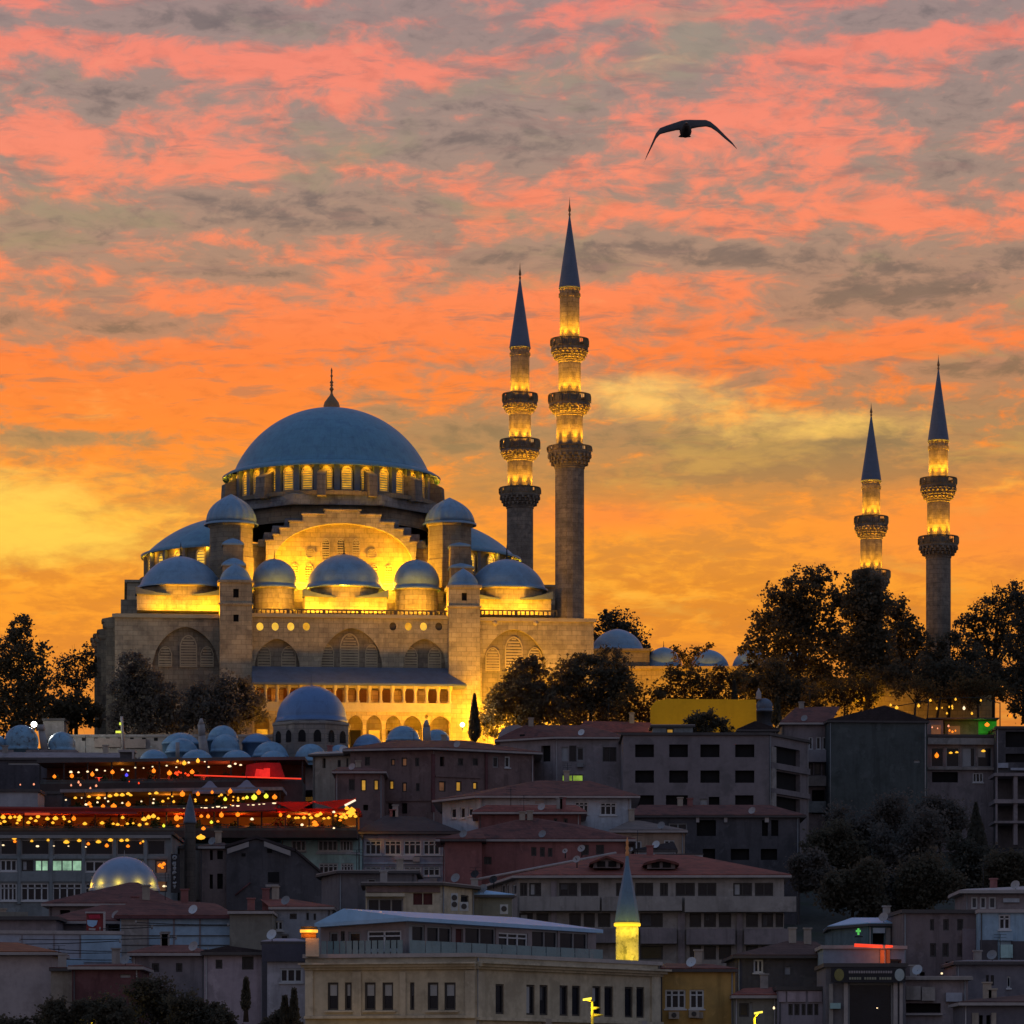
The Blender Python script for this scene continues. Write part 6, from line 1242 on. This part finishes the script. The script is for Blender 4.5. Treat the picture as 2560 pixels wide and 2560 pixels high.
many(A2_([(80,1022),(130,1020),(180,1018),(230,1016),(350,1008),(400,1005),(450,1003),(500,1000),(550,998),(600,995),(640,993),(700,985),(760,978),(850,972),(900,970),(960,967),(1000,963),(1095,958)]),424,'w',.3,'tiny white bulb in the light strip over the lower terrace',LC,3.4)
many(A1([(35,1370),(110,1360),(190,1372),(250,1360),(385,1375),(465,1370),(580,1380),(660,1378),(765,1370),(785,1385),(1475,1380),(1730,1392),(1800,1378),(1860,1362),(1915,1375)]),423.3,'y',1.0,'bright yellow bulb in the upper row of the lower terrace',LC,1.5)
many(A1([(15,1437),(55,1410),(200,1437),(240,1412),(430,1420),(625,1425),(825,1430),(1018,1440),(1225,1440),(1360,1448),(1415,1446),(1530,1450),(1605,1450),(1775,1458),(1685,1465),(355,1437)]),423.1,'y',.85,'yellow bulb in the lower row of the lower terrace',LC,1.6)
many(A1([(900,1385)]),423.4,'o',2.0,'wide orange lantern block on the lower terrace',LC)
many(A2_([(160,1100),(455,1085),(600,1080),(760,1070),(1165,1065)]),423.2,'o',1.6,'orange lantern under the red canopies of the lower terrace',LC)
many(A2_([(170,1175),(200,1105),(395,1090),(430,1200),(560,1130)]),423.0,'o',.9,'small orange light low on the lower terrace',LC,1.6)
many(A2_([(505,1150),(35,1170)]),423.0,'g',1.2,'lime lantern near the stubby minaret',LC)
many(A2_([(1255,1090),(1300,1095),(1345,1105),(1400,1090),(1440,1070),(1460,1095),(1520,1085),(1560,1070),(1580,1100),(1640,1095),(1690,1085),(1750,1085),(1770,1070),(1790,1095),(1830,1080),(1860,1060),(1880,1090),(1850,1020),(1800,1005),(1825,1050),(1875,1035)]),423.2,'y',1.0,'yellow light glowing under the zigzag canopy',LC,1.5)
many(A2_([(1490,1145),(1495,1165),(1740,1130)]),423.0,'o',.9,'glowing bulb made for an orange reflection low under the zigzag canopy',LC,1.8)  # reflections, put in as small glowing bulbs
many(A2_([(1380,1163),(1685,1195),(885,1108),(1690,1050)]),422.8,'w',.6,'small white light low under the zigzag canopy',LC,1.6)
many(A1([(180,1625),(385,1652),(570,1640),(790,1658),(955,1645),(1190,1668),(1340,1655),(1465,1660),(1540,1655),(1720,1665)]),402.12,'y',.8,'yellow ceiling lamp behind the glazed hotel top floor',LD,1.8)
many(A1([(50,1700),(445,1712),(640,1718),(840,1722),(1025,1726)]),402.1,'w',.4,'tiny white table light behind the hotel glazing',LD,2.2)
many(A1([(185,1670),(1300,1705),(1080,1700),(1535,1710),(1690,1690)]),402.1,'o',.8,'dim orange lamp behind the hotel glazing',LD,1.3)
many(A2_([(385,1288)]),410,'y',1.3,'lone yellow lamp on the eaves right of the stubby minaret','lone lamp',2.0)
many([(402,2163),(412,2160),(406,2168)],401.4,'o',.8,'small orange lamp beside the vertical sign','lamps beside the sign',1.4); many([(412,2218)],399,'w',.5,'small white lamp by the pale lit dome','lamp by the dome',2.4)
B2_ = lambda l: [(2060+x*.2588,1700+y*.2588) for x,y in l]
LS = 'string lights over the roof terrace at right'
many(B2_([(645,240),(705,270),(905,250),(1020,205),(1265,180),(1525,190),(1190,325),(1420,325)]),491,'y',1.1,'yellow bulb strung over the roof terrace at right',LS)
many(B2_([(1100,275),(1150,270),(1235,250),(1250,270),(1215,265)]),491.5,'y',.9,'amber lamp in the middle of the roof terrace at right',LS,.8)
many(B2_([(1345,265)]),491.4,'w',1.3,'single white lamp on the roof terrace at right',LS,.8); many(B2_([(1800,345)]),489,'o',1.3,'orange lamp on the dark house at the right edge','lamp at the right edge')
many(B2_([(1050,460),(1105,462),(1200,440)]),491.8,'p',.7,'small pink bulb in the roof cabin window',LS); many(B2_([(1220,495),(1245,510),(1260,490)]),492,'o',.8,'orange light inside the roof cabin',LS); many(B2_([(1565,440)]),492,'o',1.3,'orange lamp before the green lit corner',LS,1.5)
many(B2_([(1085,735)]),491.9,'o',1.5,'orange lamp in the left glazed bay of the restaurant house','restaurant window lamps'); many(B2_([(1220,703),(1272,706),(1530,682)]),491.9,'y',.8,'yellow ceiling lamp in the glazed bays of the restaurant house','restaurant window lamps',2.0)
many([(1832,2076+3)],470,'w',.3,'tiny pale light on the dark house','tiny light') if False else None
for px,pw in ((715,22),(745,26),(770,22),(815,24),(845,26),(872,20)): lamp(P(px,2014,424.2),pw,(1,.25,.12),.2,name='lantern_fill_light')  # unseen red lights added between the cloth layers so the flaps glow
for px,y,Y,pw,c in ((150,2050,427,140,OR),(300,2050,427,140,OR),(450,2052,427,160,OR),(600,2050,427,110,OR),(760,2048,427,180,(1,.5,.06)),(860,2046,427,220,(1,.5,.06)),(20,2052,427,140,OR),(250,2002,442,110,OR),(420,2002,442,110,OR),(580,2000,442,140,OR),(450,1930,459,110,(1,.25,.03)),(560,1932,459,90,(1,.12,.03)),(300,1934,459,60,OR),(660,1934,453,60,(1,.05,.03)),
                    (2400,1822,493,50,OR),(2450,1815,494,30,(.2,1,.1))): lamp(P(px,y,Y),pw*.5,c,.3,name='lantern_fill_light')
rp = random.Random(3)
def potted(px,yf,Y,hp,lab):
    t_ = thing('potted_plant',lab,'plant',P(px,yf,Y),group='plants on the restaurant terraces'); k = K*Y; f_ = P(px,yf,Y); vs,fs = [],[]
    for _ in range(150):
        p = f_+Vector((rp.gauss(0,.30)*hp*k,rp.gauss(0,.3),(.3+abs(rp.gauss(0,.4)))*hp*k*1.1)); s = .24*(.6+.8*rp.random()); u = Vector((rp.gauss(0,1),rp.gauss(0,1),rp.gauss(0,1))).normalized(); v = u.orthogonal()*s*.4; u *= s*.6; o = len(vs); vs += [p-u,p+v,p+u,p-v]; fs.append((o,o+1,o+2,o+3))
    mb = MB(); mb.add(vs,fs); mb.build('foliage', mat('terrace_foliage',(.045,.06,.02),.8,.4,2,'plain'), t_); mb = MB(); mb.lathe([(.16,f_.z),(.22,f_.z+.4),(.2,f_.z+.4)],c=(f_.x,f_.y),n=8); mb.build('pot', FLOORD, t_)
for i_ in range(17): potted(10+i_*51+rp.random()*25,2075,423.9+rp.random()*2.5,13+rp.random()*12,'dark leafy potted plant on the lower terrace')
for i_ in range(10): potted(175+i_*52+rp.random()*22,2024-i_*.4,437.9+rp.random()*2,12+rp.random()*9,'dark leafy potted plant on the middle terrace')
for i_ in range(9): potted(130+i_*60+rp.random()*22,1958-i_*.8,455.8+rp.random()*2,10+rp.random()*8,'dark leafy potted plant on the top terrace')
for px,y,Y,pw in ((250,1950,455,26),(420,1948,455,40),(520,1946,455,40),(100,2036,422,26),(220,2036,422,26),(700,2040,422,36),(800,2040,422,40)): lamp(P(px,y,Y+2),pw,(1,.06,.02),.3,name='lantern_fill_light')  # unseen red point lights added for a red glow on the terraces
wr = thing('cable','sagging dark cable carrying the string lights over the roof terrace','cable',P(2340,1752,491))
mb = MB(); pts_ = [(2222,1762),(2250,1764),(2290,1757),(2322,1749),(2385,1744),(2452,1744),(2500,1758)]
for a,b in zip(pts_,pts_[1:]): mb.tube(P(*a,491.2),P(*b,491.2),.05,.05,5)
mb.build('wire', DARK, wr); mb = MB(); mb.tube(P(2500,1842,491.2),P(2500,1756,491.2),.08,.06,6); mb.build('pole', DARK, wr); mb = MB(); mb.tube(P(2318,1800,491.2),P(2322,1748,491.2),.08,.06,6); mb.build('pole', DARK, wr)
# ------------------------------------------------------------------ overhead wires, dishes, street lamps
for i,(y0,y1,x0,x1,sag) in enumerate(((2348,2344,50,440,3),(2360,2352,60,300,2),(2372,2378,120,300,2),(2382,2374,60,520,4),(2394,2399,90,330,3),(2306,2312,340,570,2),(2322,2318,250,380,1))):
    t_ = thing('overhead_wire',['top wire','second wire','third wire','longest wire','lowest wire','wire before the blue panels','short wire by the billboard'][i]+' of the black cables crossing the pale panels at lower left','wire',P(x0,y0,329),group='overhead wires at lower left')
    mb = MB(); N_ = 10; q_ = [P(x0+(x1-x0)*j/N_,y0+(y1-y0)*j/N_+sag*4*(j/N_)*(1-j/N_),328.8-i*.15) for j in range(N_+1)]
    for a,b in zip(q_,q_[1:]): mb.tube(a,b,.035,.035,5)
    mb.build('cable', DARK, t_)
    mb = MB(); mb.tube(q_[0]-Vector((0,0,.15)),q_[0]+Vector((0,0,.15)),.07,.05,6); mb.build('insulator', GREY, t_); mb = MB(); mb.tube(q_[-1]-Vector((0,0,.15)),q_[-1]+Vector((0,0,.15)),.07,.05,6); mb.build('insulator', GREY, t_)
for i,(px,y,r,Y,m_,lb) in enumerate(((1188,2186,11,371,DARK,'dark satellite dish on the left edge of the red apartment roof'),(1234,2200,11,370,DARK,'dark satellite dish lower on the left roof edge'),(1442,2149,10,372,FASC,'white satellite dish on the red tile slope'),(1454,2122,10,374,FASC,'pale satellite dish standing on the roof ridge'),(1413,2128,7,374,FASC,'small pale satellite dish left of the ridge dish'))):
    t_ = thing('satellite_dish',lb,'satellite dish',P(px,y+r+8,Y),group='satellite dishes on the apartment roof'); c = P(px,y,Y); r_ = r*K*Y; ax_ = Vector((-.35,-.8,.45)).normalized(); u = ax_.orthogonal().normalized(); v = ax_.cross(u)
    mb = MB(); vs = []
    for j in range(4):
        for k in range(16): vs.append(c+(u*math.cos(k*math.pi/8)+v*math.sin(k*math.pi/8))*r_*(j+.05)/3.05+ax_*(r_*.28*((j)/3)**2))
    mb.add(vs,[(j*16+k,j*16+(k+1)%16,(j+1)*16+(k+1)%16,(j+1)*16+k) for j in range(3) for k in range(16)],True); mb.build('dish', m_, t_)
    mb = MB(); mb.tube(c-ax_*.05,c-ax_*.05-Vector((0,0,(r+10)*K*Y)),.06,.06,6); mb.tube(c,c+ax_*r_*.9,.03,.03,5); mb.build('mount', DARK, t_)
LAMPY = emat('street_lamp_glow',(1,.80,.08),1.6,.2,1); STEEL_YLIT = mat('yellow_lit_steel',(.55,.45,.06),.6,.15,2,'plain')  # pole steel takes the yellow of its lamplight into the colour
def street_lamp(label,px,ytop,ybot,Y,head,arms=()):
    t_ = thing('street_lamp',label,'street lamp',P(px,ybot,Y)); mb = MB(); mb.tube(P(px,ybot,Y),P(px,ytop,Y),.13,.09,8)
    for a,b in arms: mb.tube(P(px,a[1],Y),P(*a,Y),.07,.05,6); mb.tube(P(px,a[1],Y),P(*a,Y),.07,.05,6) if False else None
    mb.tube(P(px,ytop,Y),P(*head,Y-.4),.07,.06,6); mb.build('pole', STEEL_YLIT, t_)
    mb = MB(); c = P(*head,Y-.4); mb.obox(c+Vector((-.3,-.2,-.08)),(.6,0,.1),(0,.4,0),(0,0,.14)); mb.build('lamp_head', LAMPY, t_)
    lamp(tuple(c+Vector((0,-.1,-.35))),22,(1,.75,.08),.15,name='street_light')
    for i_,a in enumerate(arms): mb = MB(); mb.tube(P(px,a[0][1]+4,Y),P(*a[0],Y-.3),.09,.05,6); mb.build('side_arm', STEEL_YLIT, t_)
street_lamp('yellow lit street lamp with side arms before the cream stone building',1481,2503,2640,285,(1468,2499),[((1500,2519),0),((1508,2537),0)])
street_lamp('short orange street lamp by the small red roofed house',1886,2543,2640,300,(1896,2533))
street_lamp('faint street lamp among the bushes at the bottom left',229,2552,2640,296,(243,2544))
many([(1936,2522)],311,'w',.7,'round white lamp on the lilac grey low house','round white lamp'); many([(2191,2522)],310,'w',.3,'tiny pale light in the dark shop glass','shop light',2.0)
many([(2296,2435),(2352,2433)],335,'w',.35,'small white lamp at the foot of the brown apartment block','lamps at the brown block',1.4)
# ------------------------------------------------------------------ trees: trunk, limbs and a crown of separate leaf faces
def leafmat(name,c1,c2):
    m = bpy.data.materials.new(name); m.use_nodes = True; t = NT(m.node_tree); b = t.n['Principled BSDF']
    tcn = t.new('ShaderNodeTexCoord'); gi = t.new('ShaderNodeNewGeometry')
    v = t.m('ADD', t.m('MULTIPLY', t.noise(tcn.outputs['Object'],.5,3,.6),.6), t.m('MULTIPLY', gi.outputs['Random Per Island'],.4))
    t.l.new(t.ramp(v,[(.3,(*c1,1)),(.7,(*c2,1))]), b.inputs['Base Color']); b.inputs['Roughness'].default_value = .75; b.inputs['Specular IOR Level'].default_value = .2
    tr = t.new('ShaderNodeBsdfTranslucent'); tr.inputs[0].default_value = (*[q*1.3 for q in c2],1); mx = t.new('ShaderNodeMixShader'); mx.inputs[0].default_value = .5
    o_ = next(n for n in t.n if n.type == 'OUTPUT_MATERIAL'); t.l.new(b.outputs[0],mx.inputs[1]); t.l.new(tr.outputs[0],mx.inputs[2]); t.l.new(mx.outputs[0],o_.inputs[0])
    return m
LEAF = leafmat('dark_green_leaves',(.06,.052,.038),(.115,.10,.07)); LEAF_B = leafmat('brown_green_leaves',(.055,.040,.020),(.12,.085,.04)); LEAF_C = leafmat('conifer_needles',(.05,.05,.042),(.085,.082,.065)); LEAF_V = leafmat('dusky_leaves',(.08,.07,.062),(.14,.125,.11))  # leaf colours raised to stand in for haze over the dark crowns
BARK = mat('dark_bark',(.045,.033,.025),.95,.3,2,'plain')
def tree(label,Y,lumps,trunk,n=2600,leaf=.5,m=None,name='tree',clump=.3,per=34,depth=.75,limbs=True,group=None,cat='tree',core=.55):
    """lumps: (px, py, r px) volumes the crown fills; trunk: (px, foot py)"""
    r = random.Random(hash(label)%1000003 if False else sum(map(ord,label)))
    k = K*Y; foot = P(trunk[0],trunk[1],Y); root = thing(name,label,cat,foot,group=group)
    cs = [(P(a,b,Y)+Vector((0,(r.random()-.5)*c*k*.7,0)),c*k) for a,b,c in lumps]
    tot = sum(c[1]**2 for c in cs); mb = MB(); vs,fs = [],[]
    for c,rad_ in cs:
        nl = int(n*1.75*rad_*rad_/tot); done = 0
        while done < nl:
            d = Vector((r.gauss(0,1),r.gauss(0,1)*depth,r.gauss(0,1))).normalized()*rad_*(r.random()**core)
            cc = c+d; cr = rad_*clump*1.2*(.6+.8*r.random())
            for _ in range(min(per,nl-done)):
                p = cc+Vector((r.gauss(0,.5),r.gauss(0,.5),r.gauss(0,.42)))*cr; s = leaf*.86*(.55+.8*r.random())
                u = Vector((r.gauss(0,1),r.gauss(0,1),r.gauss(0,.7))).normalized(); v = u.orthogonal(); v.rotate(Matrix.Rotation(r.random()*6.28,3,u)); v *= s*.32; u *= s*.5
                o = len(vs); vs += [p-u,p+v,p+u,p-v]; fs.append((o,o+1,o+2,o+3))
            done += per
    mb.add(vs,fs); mb.build('crown', m or LEAF, root)
    mb = MB(); top = sum((c for c,_ in cs),Vector())/len(cs); hgt = max(2.,top.z-foot.z); tr = max(.18,hgt*.035)
    mid = foot+(top-foot)*.55; mb.tube(foot-Vector((0,0,.5)),mid,tr,tr*.65,8)
    if limbs:
        for c,rad_ in cs: 
            e = c+Vector((0,0,rad_*.3)); q = mid.lerp(e,.5)+Vector((r.gauss(0,.3),0,r.gauss(0,.3))); mb.tube(mid,q,tr*.5,tr*.3,6); mb.tube(q,e,tr*.3,tr*.1,5)
            for _ in range(7): e2 = c+Vector((r.gauss(0,.5),r.gauss(0,.5),r.gauss(0,.5)))*rad_; mb.tube(q.lerp(e,.5),e2,tr*.17,tr*.04,4)
    else: mb.tube(mid,top,tr*.65,tr*.1,6)
    mb.build('trunk', BARK, root); return root
def cypress(label,px,y0,y1,hp,Y,n=900,m=None,group=None):
    r = random.Random(int(px)); k = K*Y; foot = P(px,y1,Y); root = thing('cypress_tree',label,'tree',foot,group=group); H_ = (y1-y0)*k; vs,fs = [],[]
    for i in range(n):
        t = r.random(); rr = hp*k*(1-t**1.4)*(.35+.65*min(1,t*8))*(.6+.4*r.random()); a = r.random()*6.28; p = foot+Vector((rr*math.cos(a),rr*math.sin(a),H_*t)); s = .42*(.6+.7*r.random())
        u = Vector((r.gauss(0,.4),r.gauss(0,.4),1)).normalized(); v = u.orthogonal(); v.rotate(Matrix.Rotation(r.random()*6.28,3,u)); v *= s*.35; u *= s*.7; o = len(vs); vs += [p-u,p+v,p+u,p-v]; fs.append((o,o+1,o+2,o+3))
    mb = MB(); mb.add(vs,fs); mb.build('crown', m or LEAF_C, root); mb = MB(); mb.tube(foot-Vector((0,0,1)),foot+Vector((0,0,H_*.9)),.22,.04,6); mb.build('trunk', BARK, root)
# far left
tree('tall dark tree with a rounded top at the far left edge',535,[(52,1570,34),(40,1610,42),(85,1640,38),(20,1660,50),(95,1690,40),(50,1730,60),(110,1760,45),(0,1780,60),(70,1790,50),(-30,1700,50)],(50,1850),6500,.5,clump=.3)
tree('loose leaved tree with sky showing through left of the mosque wall',560,[(185,1650,34),(220,1640,30),(160,1680,36),(215,1690,36),(140,1710,26),(195,1720,34),(232,1665,22)],(190,1830),1500,.42,clump=.30,per=16)
tree('low dark shrubbery beneath the loose leaved tree at left',538,[(150,1765,36),(200,1770,40),(170,1800,40),(228,1790,34),(125,1800,30)],(180,1840),2600,.5,name='shrub',cat='shrub')
tree('dark tree hugging the left corner of the mosque wall',518,[(335,1668,40),(310,1710,46),(360,1710,46),(400,1750,48),(330,1760,56),(420,1790,50),(350,1800,56),(300,1790,36)],(350,1850),6500,.45,m=LEAF_V)
tree('dark spreading tree below the left stair turret',517,[(500,1740,40),(560,1730,46),(620,1750,40),(520,1780,50),(590,1785,50),(640,1775,38),(470,1790,40),(560,1820,40),(610,1715,24)],(560,1855),5600,.45,m=LEAF_V)
# right of the mosque
tree('dark leafy tree covering the right lit arch of the mosque',519,[(1312,1672,32),(1340,1658,22),(1270,1712,34),(1300,1725,52),(1355,1728,54),(1248,1765,40),(1300,1785,60),(1370,1790,56),(1225,1805,38),(1228,1745,16)],(1300,1860),7500,.45,m=LEAF)
tree('broad dark tree at the foot of the tallest minaret',522,[(1440,1664,34),(1480,1654,34),(1530,1660,44),(1420,1700,50),(1500,1710,60),(1555,1720,36),(1440,1770,62),(1520,1770,56),(1400,1745,44),(1562,1690,24)],(1470,1860),7800,.45,m=LEAF)
cypress('slim dark cypress before the yellow lit stair turret',1186,1737,1850,17,514,1100)
tree('round dark tree behind the courtyard domes',590,[(1530,1555,34),(1560,1570,36),(1500,1580,26),(1590,1595,32),(1608,1618,26),(1550,1610,40),(1515,1540,16)],(1560,1680),3000,.45)
tree('bare twiggy tree rising between the courtyard domes',548,[(1700,1640,20),(1745,1630,18),(1720,1655,18),(1690,1625,12),(1775,1615,12)],(1725,1720),420,.38,m=LEAF_B,clump=.4,per=6)
tree('thin leafed tree lit yellow from behind above the orange red roof',516,[(1590,1730,30),(1560,1770,34),(1610,1775,30),(1640,1745,24),(1575,1800,28),(1620,1805,22)],(1600,1835),1500,.4,m=LEAF_B,clump=.35,per=14)
tree('sparse brown tree before the lit courtyard wall',520,[(1690,1690,32),(1740,1700,36),(1660,1725,28),(1710,1740,34),(1765,1730,30)],(1715,1800),1700,.4,m=LEAF_B,clump=.33,per=12)
tree('sparse brown tree before the right part of the courtyard wall',521,[(1800,1690,30),(1845,1700,28),(1790,1730,30),(1835,1740,24)],(1815,1800),1200,.4,m=LEAF_B,clump=.33,per=12)
cypress('tiny cypress above the yellow screen',1836,1703,1790,9,515,500); cypress('small cypress right of the small dark tomb',1942,1745,1810,13,508,700)
tree('huge dark tree with an uneven crown left of the far minarets',545,[(1950,1500,50),(2000,1470,50),(2050,1450,40),(1905,1560,44),(1960,1570,60),(2030,1530,60),(1880,1620,36),(1940,1650,56),(2020,1620,66),(1870,1680,36),(1960,1700,50),(2050,1690,50),(2085,1580,44),(2100,1500,34),(2110,1620,46),(1990,1540,50)],(2000,1800),10500,.5,clump=.24,per=26)
tree('very dense dark tree rising before the shorter two balcony minaret',540,[(2160,1460,42),(2140,1510,46),(2185,1510,46),(2165,1570,56),(2150,1640,60),(2190,1630,56),(2165,1690,60)],(2165,1800),9000,.5,clump=.3)
tree('airy tree with light gaps between the two far minarets',550,[(2230,1520,36),(2260,1555,36),(2235,1590,44),(2285,1590,34),(2310,1610,30),(2260,1640,50),(2310,1660,40),(2225,1680,40)],(2250,1790),4200,.45,clump=.26,per=18)
tree('dark tree around the foot of the far right minaret',543,[(2345,1620,34),(2390,1600,30),(2330,1670,44),(2390,1660,46),(2430,1640,36),(2360,1720,50),(2420,1710,46)],(2370,1800),4600,.45,clump=.28,per=24)
tree('loose tree with orange gaps right of the far right minaret',552,[(2420,1560,34),(2460,1530,36),(2500,1500,36),(2535,1480,34),(2440,1600,40),(2490,1570,44),(2540,1540,44),(2470,1640,46),(2530,1610,50),(2480,1690,40)],(2480,1790),4400,.45,clump=.25,per=17)
tree('black tall conifer cut by the right edge',534,[(2552,1500,26),(2560,1560,36),(2556,1620,40),(2560,1690,44),(2570,1750,46)],(2560,1800),4200,.45,m=LEAF_C)
tree('leafy tree lit yellow from below under the dense dark tree',528,[(2080,1720,34),(2130,1725,36),(2175,1720,30),(2110,1755,30),(2030,1740,30),(2160,1750,24)],(2110,1800),1500,.4,m=LEAF_B,clump=.35,per=12)
tree('bare branching tree behind the string lights',526,[(2250,1720,26),(2290,1710,30),(2330,1725,28),(2300,1745,22)],(2285,1800),560,.38,m=LEAF_B,clump=.4,per=7)
tree('slender brown tree behind the string lights near the right edge',527,[(2400,1720,32),(2450,1715,34),(2500,1730,30),(2430,1750,26)],(2445,1800),1100,.4,m=LEAF_B,clump=.35,per=10)
for px,pw in ((2060,90),(2150,260),(2230,110)): lamp(P(px,1750,540),pw,YL,.3)
tree('dark undergrowth filling the foot of the huge tree at right',537,[(1900,1725,46),(1960,1745,46),(2010,1735,40),(1860,1700,30),(1930,1690,40),(2050,1770,24)],(1930,1800),5200,.45,name='shrub',cat='shrub')
tree('dark undergrowth below the far right minaret',536,[(2260,1690,44),(2310,1690,46),(2360,1690,44),(2410,1700,44),(2460,1690,46),(2510,1700,46),(2215,1690,36)],(2340,1800),6200,.45,name='shrub',cat='shrub',clump=.25)
gw = thing('garden_wall','pale yellow lit garden wall seen through the trees at right','wall',(P(2150,0,546).x,546,terr(546))); mb = MB(); pxbox(mb,1950,2480,1700,1830,546,.6); mb.build('wall', STONE_T, gw); mb = MB(); pxbox(mb,1948,2482,1695,1700,545.8,1); mb.build('coping', STONE_D, gw)
# bush on the concrete block and the wooded slope at right
tree('dark rounded bush before the yellow screen',488,[(1745,1800,24),(1780,1795,24),(1725,1820,24),(1765,1820,28),(1805,1815,22),(1822,1832,18)],(1768,1852),2600,.32,name='bush',cat='bush')
SL = 'dark trees on the slope at right'
for lb,Y,px,py,r_,m_ in (('big dark tree on the slope below the blank grey gable',452,2170,2070,80,LEAF_V),('dark tree on the slope left of the big one',446,2110,2130,70,LEAF),('dark tree on the slope right of the big one',448,2260,2110,76,LEAF_V),('low dark tree above the teal walled house',400,2130,2220,58,LEAF),
                         ('low dark tree in the middle of the slope',404,2225,2230,62,LEAF_V),('low dark tree above the brown apartment block',402,2310,2200,62,LEAF),('dim tree below the restaurant house',455,2350,2050,60,LEAF_V),('dark tree at the right edge below the concrete frame',420,2520,2180,56,LEAF),('small dark tree left of the slope',420,2040,2170,40,LEAF_V)):
    rr_ = random.Random(px); tree(lb,Y,[(px+rr_.uniform(-1.0,1.0)*r_,py+rr_.uniform(-.6,.9)*r_,r_*rr_.uniform(.35,.62)) for _ in range(12)],(px,py+r_*1.3),6500,.40,m=m_,group=SL,clump=.5)
cypress('tall dark cypress on the slope right of the blank grey gable',2440,2010,2210,42,432,2600,group=SL)
tree('dark conifer mass right of the tall cypress on the slope',428,[(2400,2120,36),(2430,2160,50),(2470,2150,40),(2450,2200,56),(2400,2200,44)],(2430,2240),5200,.4,m=LEAF_C,group=SL)
# bottom left bushes
BL = 'dark trees along the bottom left'
for lb,Y,px,py,r_ in (('dark bush at the bottom left corner',296,70,2570,60),('dark bush left of the faint street lamp',294,180,2545,64),('tallest dark bush at the bottom left',297,390,2500,66),('dark bush right of the faint street lamp',293,290,2540,64),('dark bush before the pink gabled house',295,480,2530,62),('dark bush left of the cream stone building',294,590,2560,52),('spiky dark bush at the corner of the cream stone building',293,690,2560,54)):
    rr_ = random.Random(px); lum = [(px+rr_.uniform(-.8,.8)*r_,py+rr_.uniform(-.4,.9)*r_,r_*rr_.uniform(.45,.7)) for _ in range(8)]
    tree(lb,Y,lum,(px,py+r_*2),4200,.26,m=LEAF,group=BL,name='bush',cat='bush')
for i,(px,y0,h_) in enumerate(((615,2450,70),(735,2478,70),(712,2495,60))): cypress(['spiky shoot before the pink house','tall spiky shoot by the white house','short spiky shoot by the white house'][i],px,y0,y0+h_,10,292,420,LEAF,group=BL)
# ------------------------------------------------------------------ the gull
YB = 60.0
gu = thing('gull','dark gull gliding with bent wings high in the pink sky','bird',P(1714,326,YB))
def sect(c,chord,th,n=10,tilt=.8):
    cy_,sz = math.cos(tilt),math.sin(tilt); out = []
    for i in range(n):
        a = 2*math.pi*i/n; u = chord*.5*math.cos(a); v = th*.5*math.sin(a); out.append(c+Vector((0,u*cy_-v*sz,u*sz+v*cy_)))
    return out
wing = [((1607,414),.015,.006),((1616,392),.06,.012),((1630,362),.10,.02),((1640,340),.13,.03),((1650,328),.15,.035),((1668,322),.165,.04),((1690,316),.18,.05),((1704,313),.2,.07),((1714,312),.2,.08),((1724,311),.2,.07),((1745,309),.175,.045),((1765,308),.16,.036),((1777,312),.145,.032),((1792,323),.125,.025),((1812,342),.10,.018),((1830,358),.07,.012),((1843,373),.02,.006)]
bm = bmesh.new(); rings = []
for (p,ch_,th_) in wing:
    sw = abs(p[0]-1714)/110.; c = P(p[0],p[1],YB+.12*max(0,sw-.55)); rings.append([bm.verts.new(v) for v in sect(c,ch_*1.08,th_*1.25)])
for a,b in zip(rings,rings[1:]):
    for i in range(10): bm.faces.new((a[i],a[(i+1)%10],b[(i+1)%10],b[i]))
bm.faces.new(rings[0][::-1]); bm.faces.new(rings[-1])
cb = P(1714,322,YB); body = [(-.30,.03,.03,.005),(-.26,.05,.05,.0),(-.20,.054,.054,-.01),(-.12,.078,.075,-.025),(0,.09,.09,-.03),(.12,.075,.072,-.025),(.20,.055,.045,-.025),(.27,.08,.02,-.025),(.33,.10,.012,-.03)]; rings = []
for y,rx,rz,dz in body: rings.append([bm.verts.new(cb+Vector((rx*math.cos(i*math.pi/6),y,dz-.01+rz*math.sin(i*math.pi/6)))) for i in range(12)])
for a,b in zip(rings,rings[1:]):
    for i in range(12): bm.faces.new((a[i],a[(i+1)%12],b[(i+1)%12],b[i]))
bm.faces.new(rings[0][::-1]); bm.faces.new(rings[-1])
bmesh.ops.recalc_face_normals(bm,faces=list(bm.faces))
for v in bm.verts: v.co -= gu.location
me = bpy.data.meshes.new('body'); bm.to_mesh(me); bm.free(); me.materials.append(mat('dark_plumage',(.075,.06,.058),.8,.3,6,'plain'))
go_ = bpy.data.objects.new('body',me); COL.objects.link(go_); go_.parent = gu
rm = go_.modifiers.new('one_skin','REMESH'); rm.mode = 'VOXEL'; rm.voxel_size = .008; rm.use_smooth_shade = True
mb = MB(); o_ = cb+Vector((0,-.31,.01)); mb.tube(o_,o_+Vector((0,-.07,-.015)),.016,.004,6); mb.build('beak', BRONZE, gu)
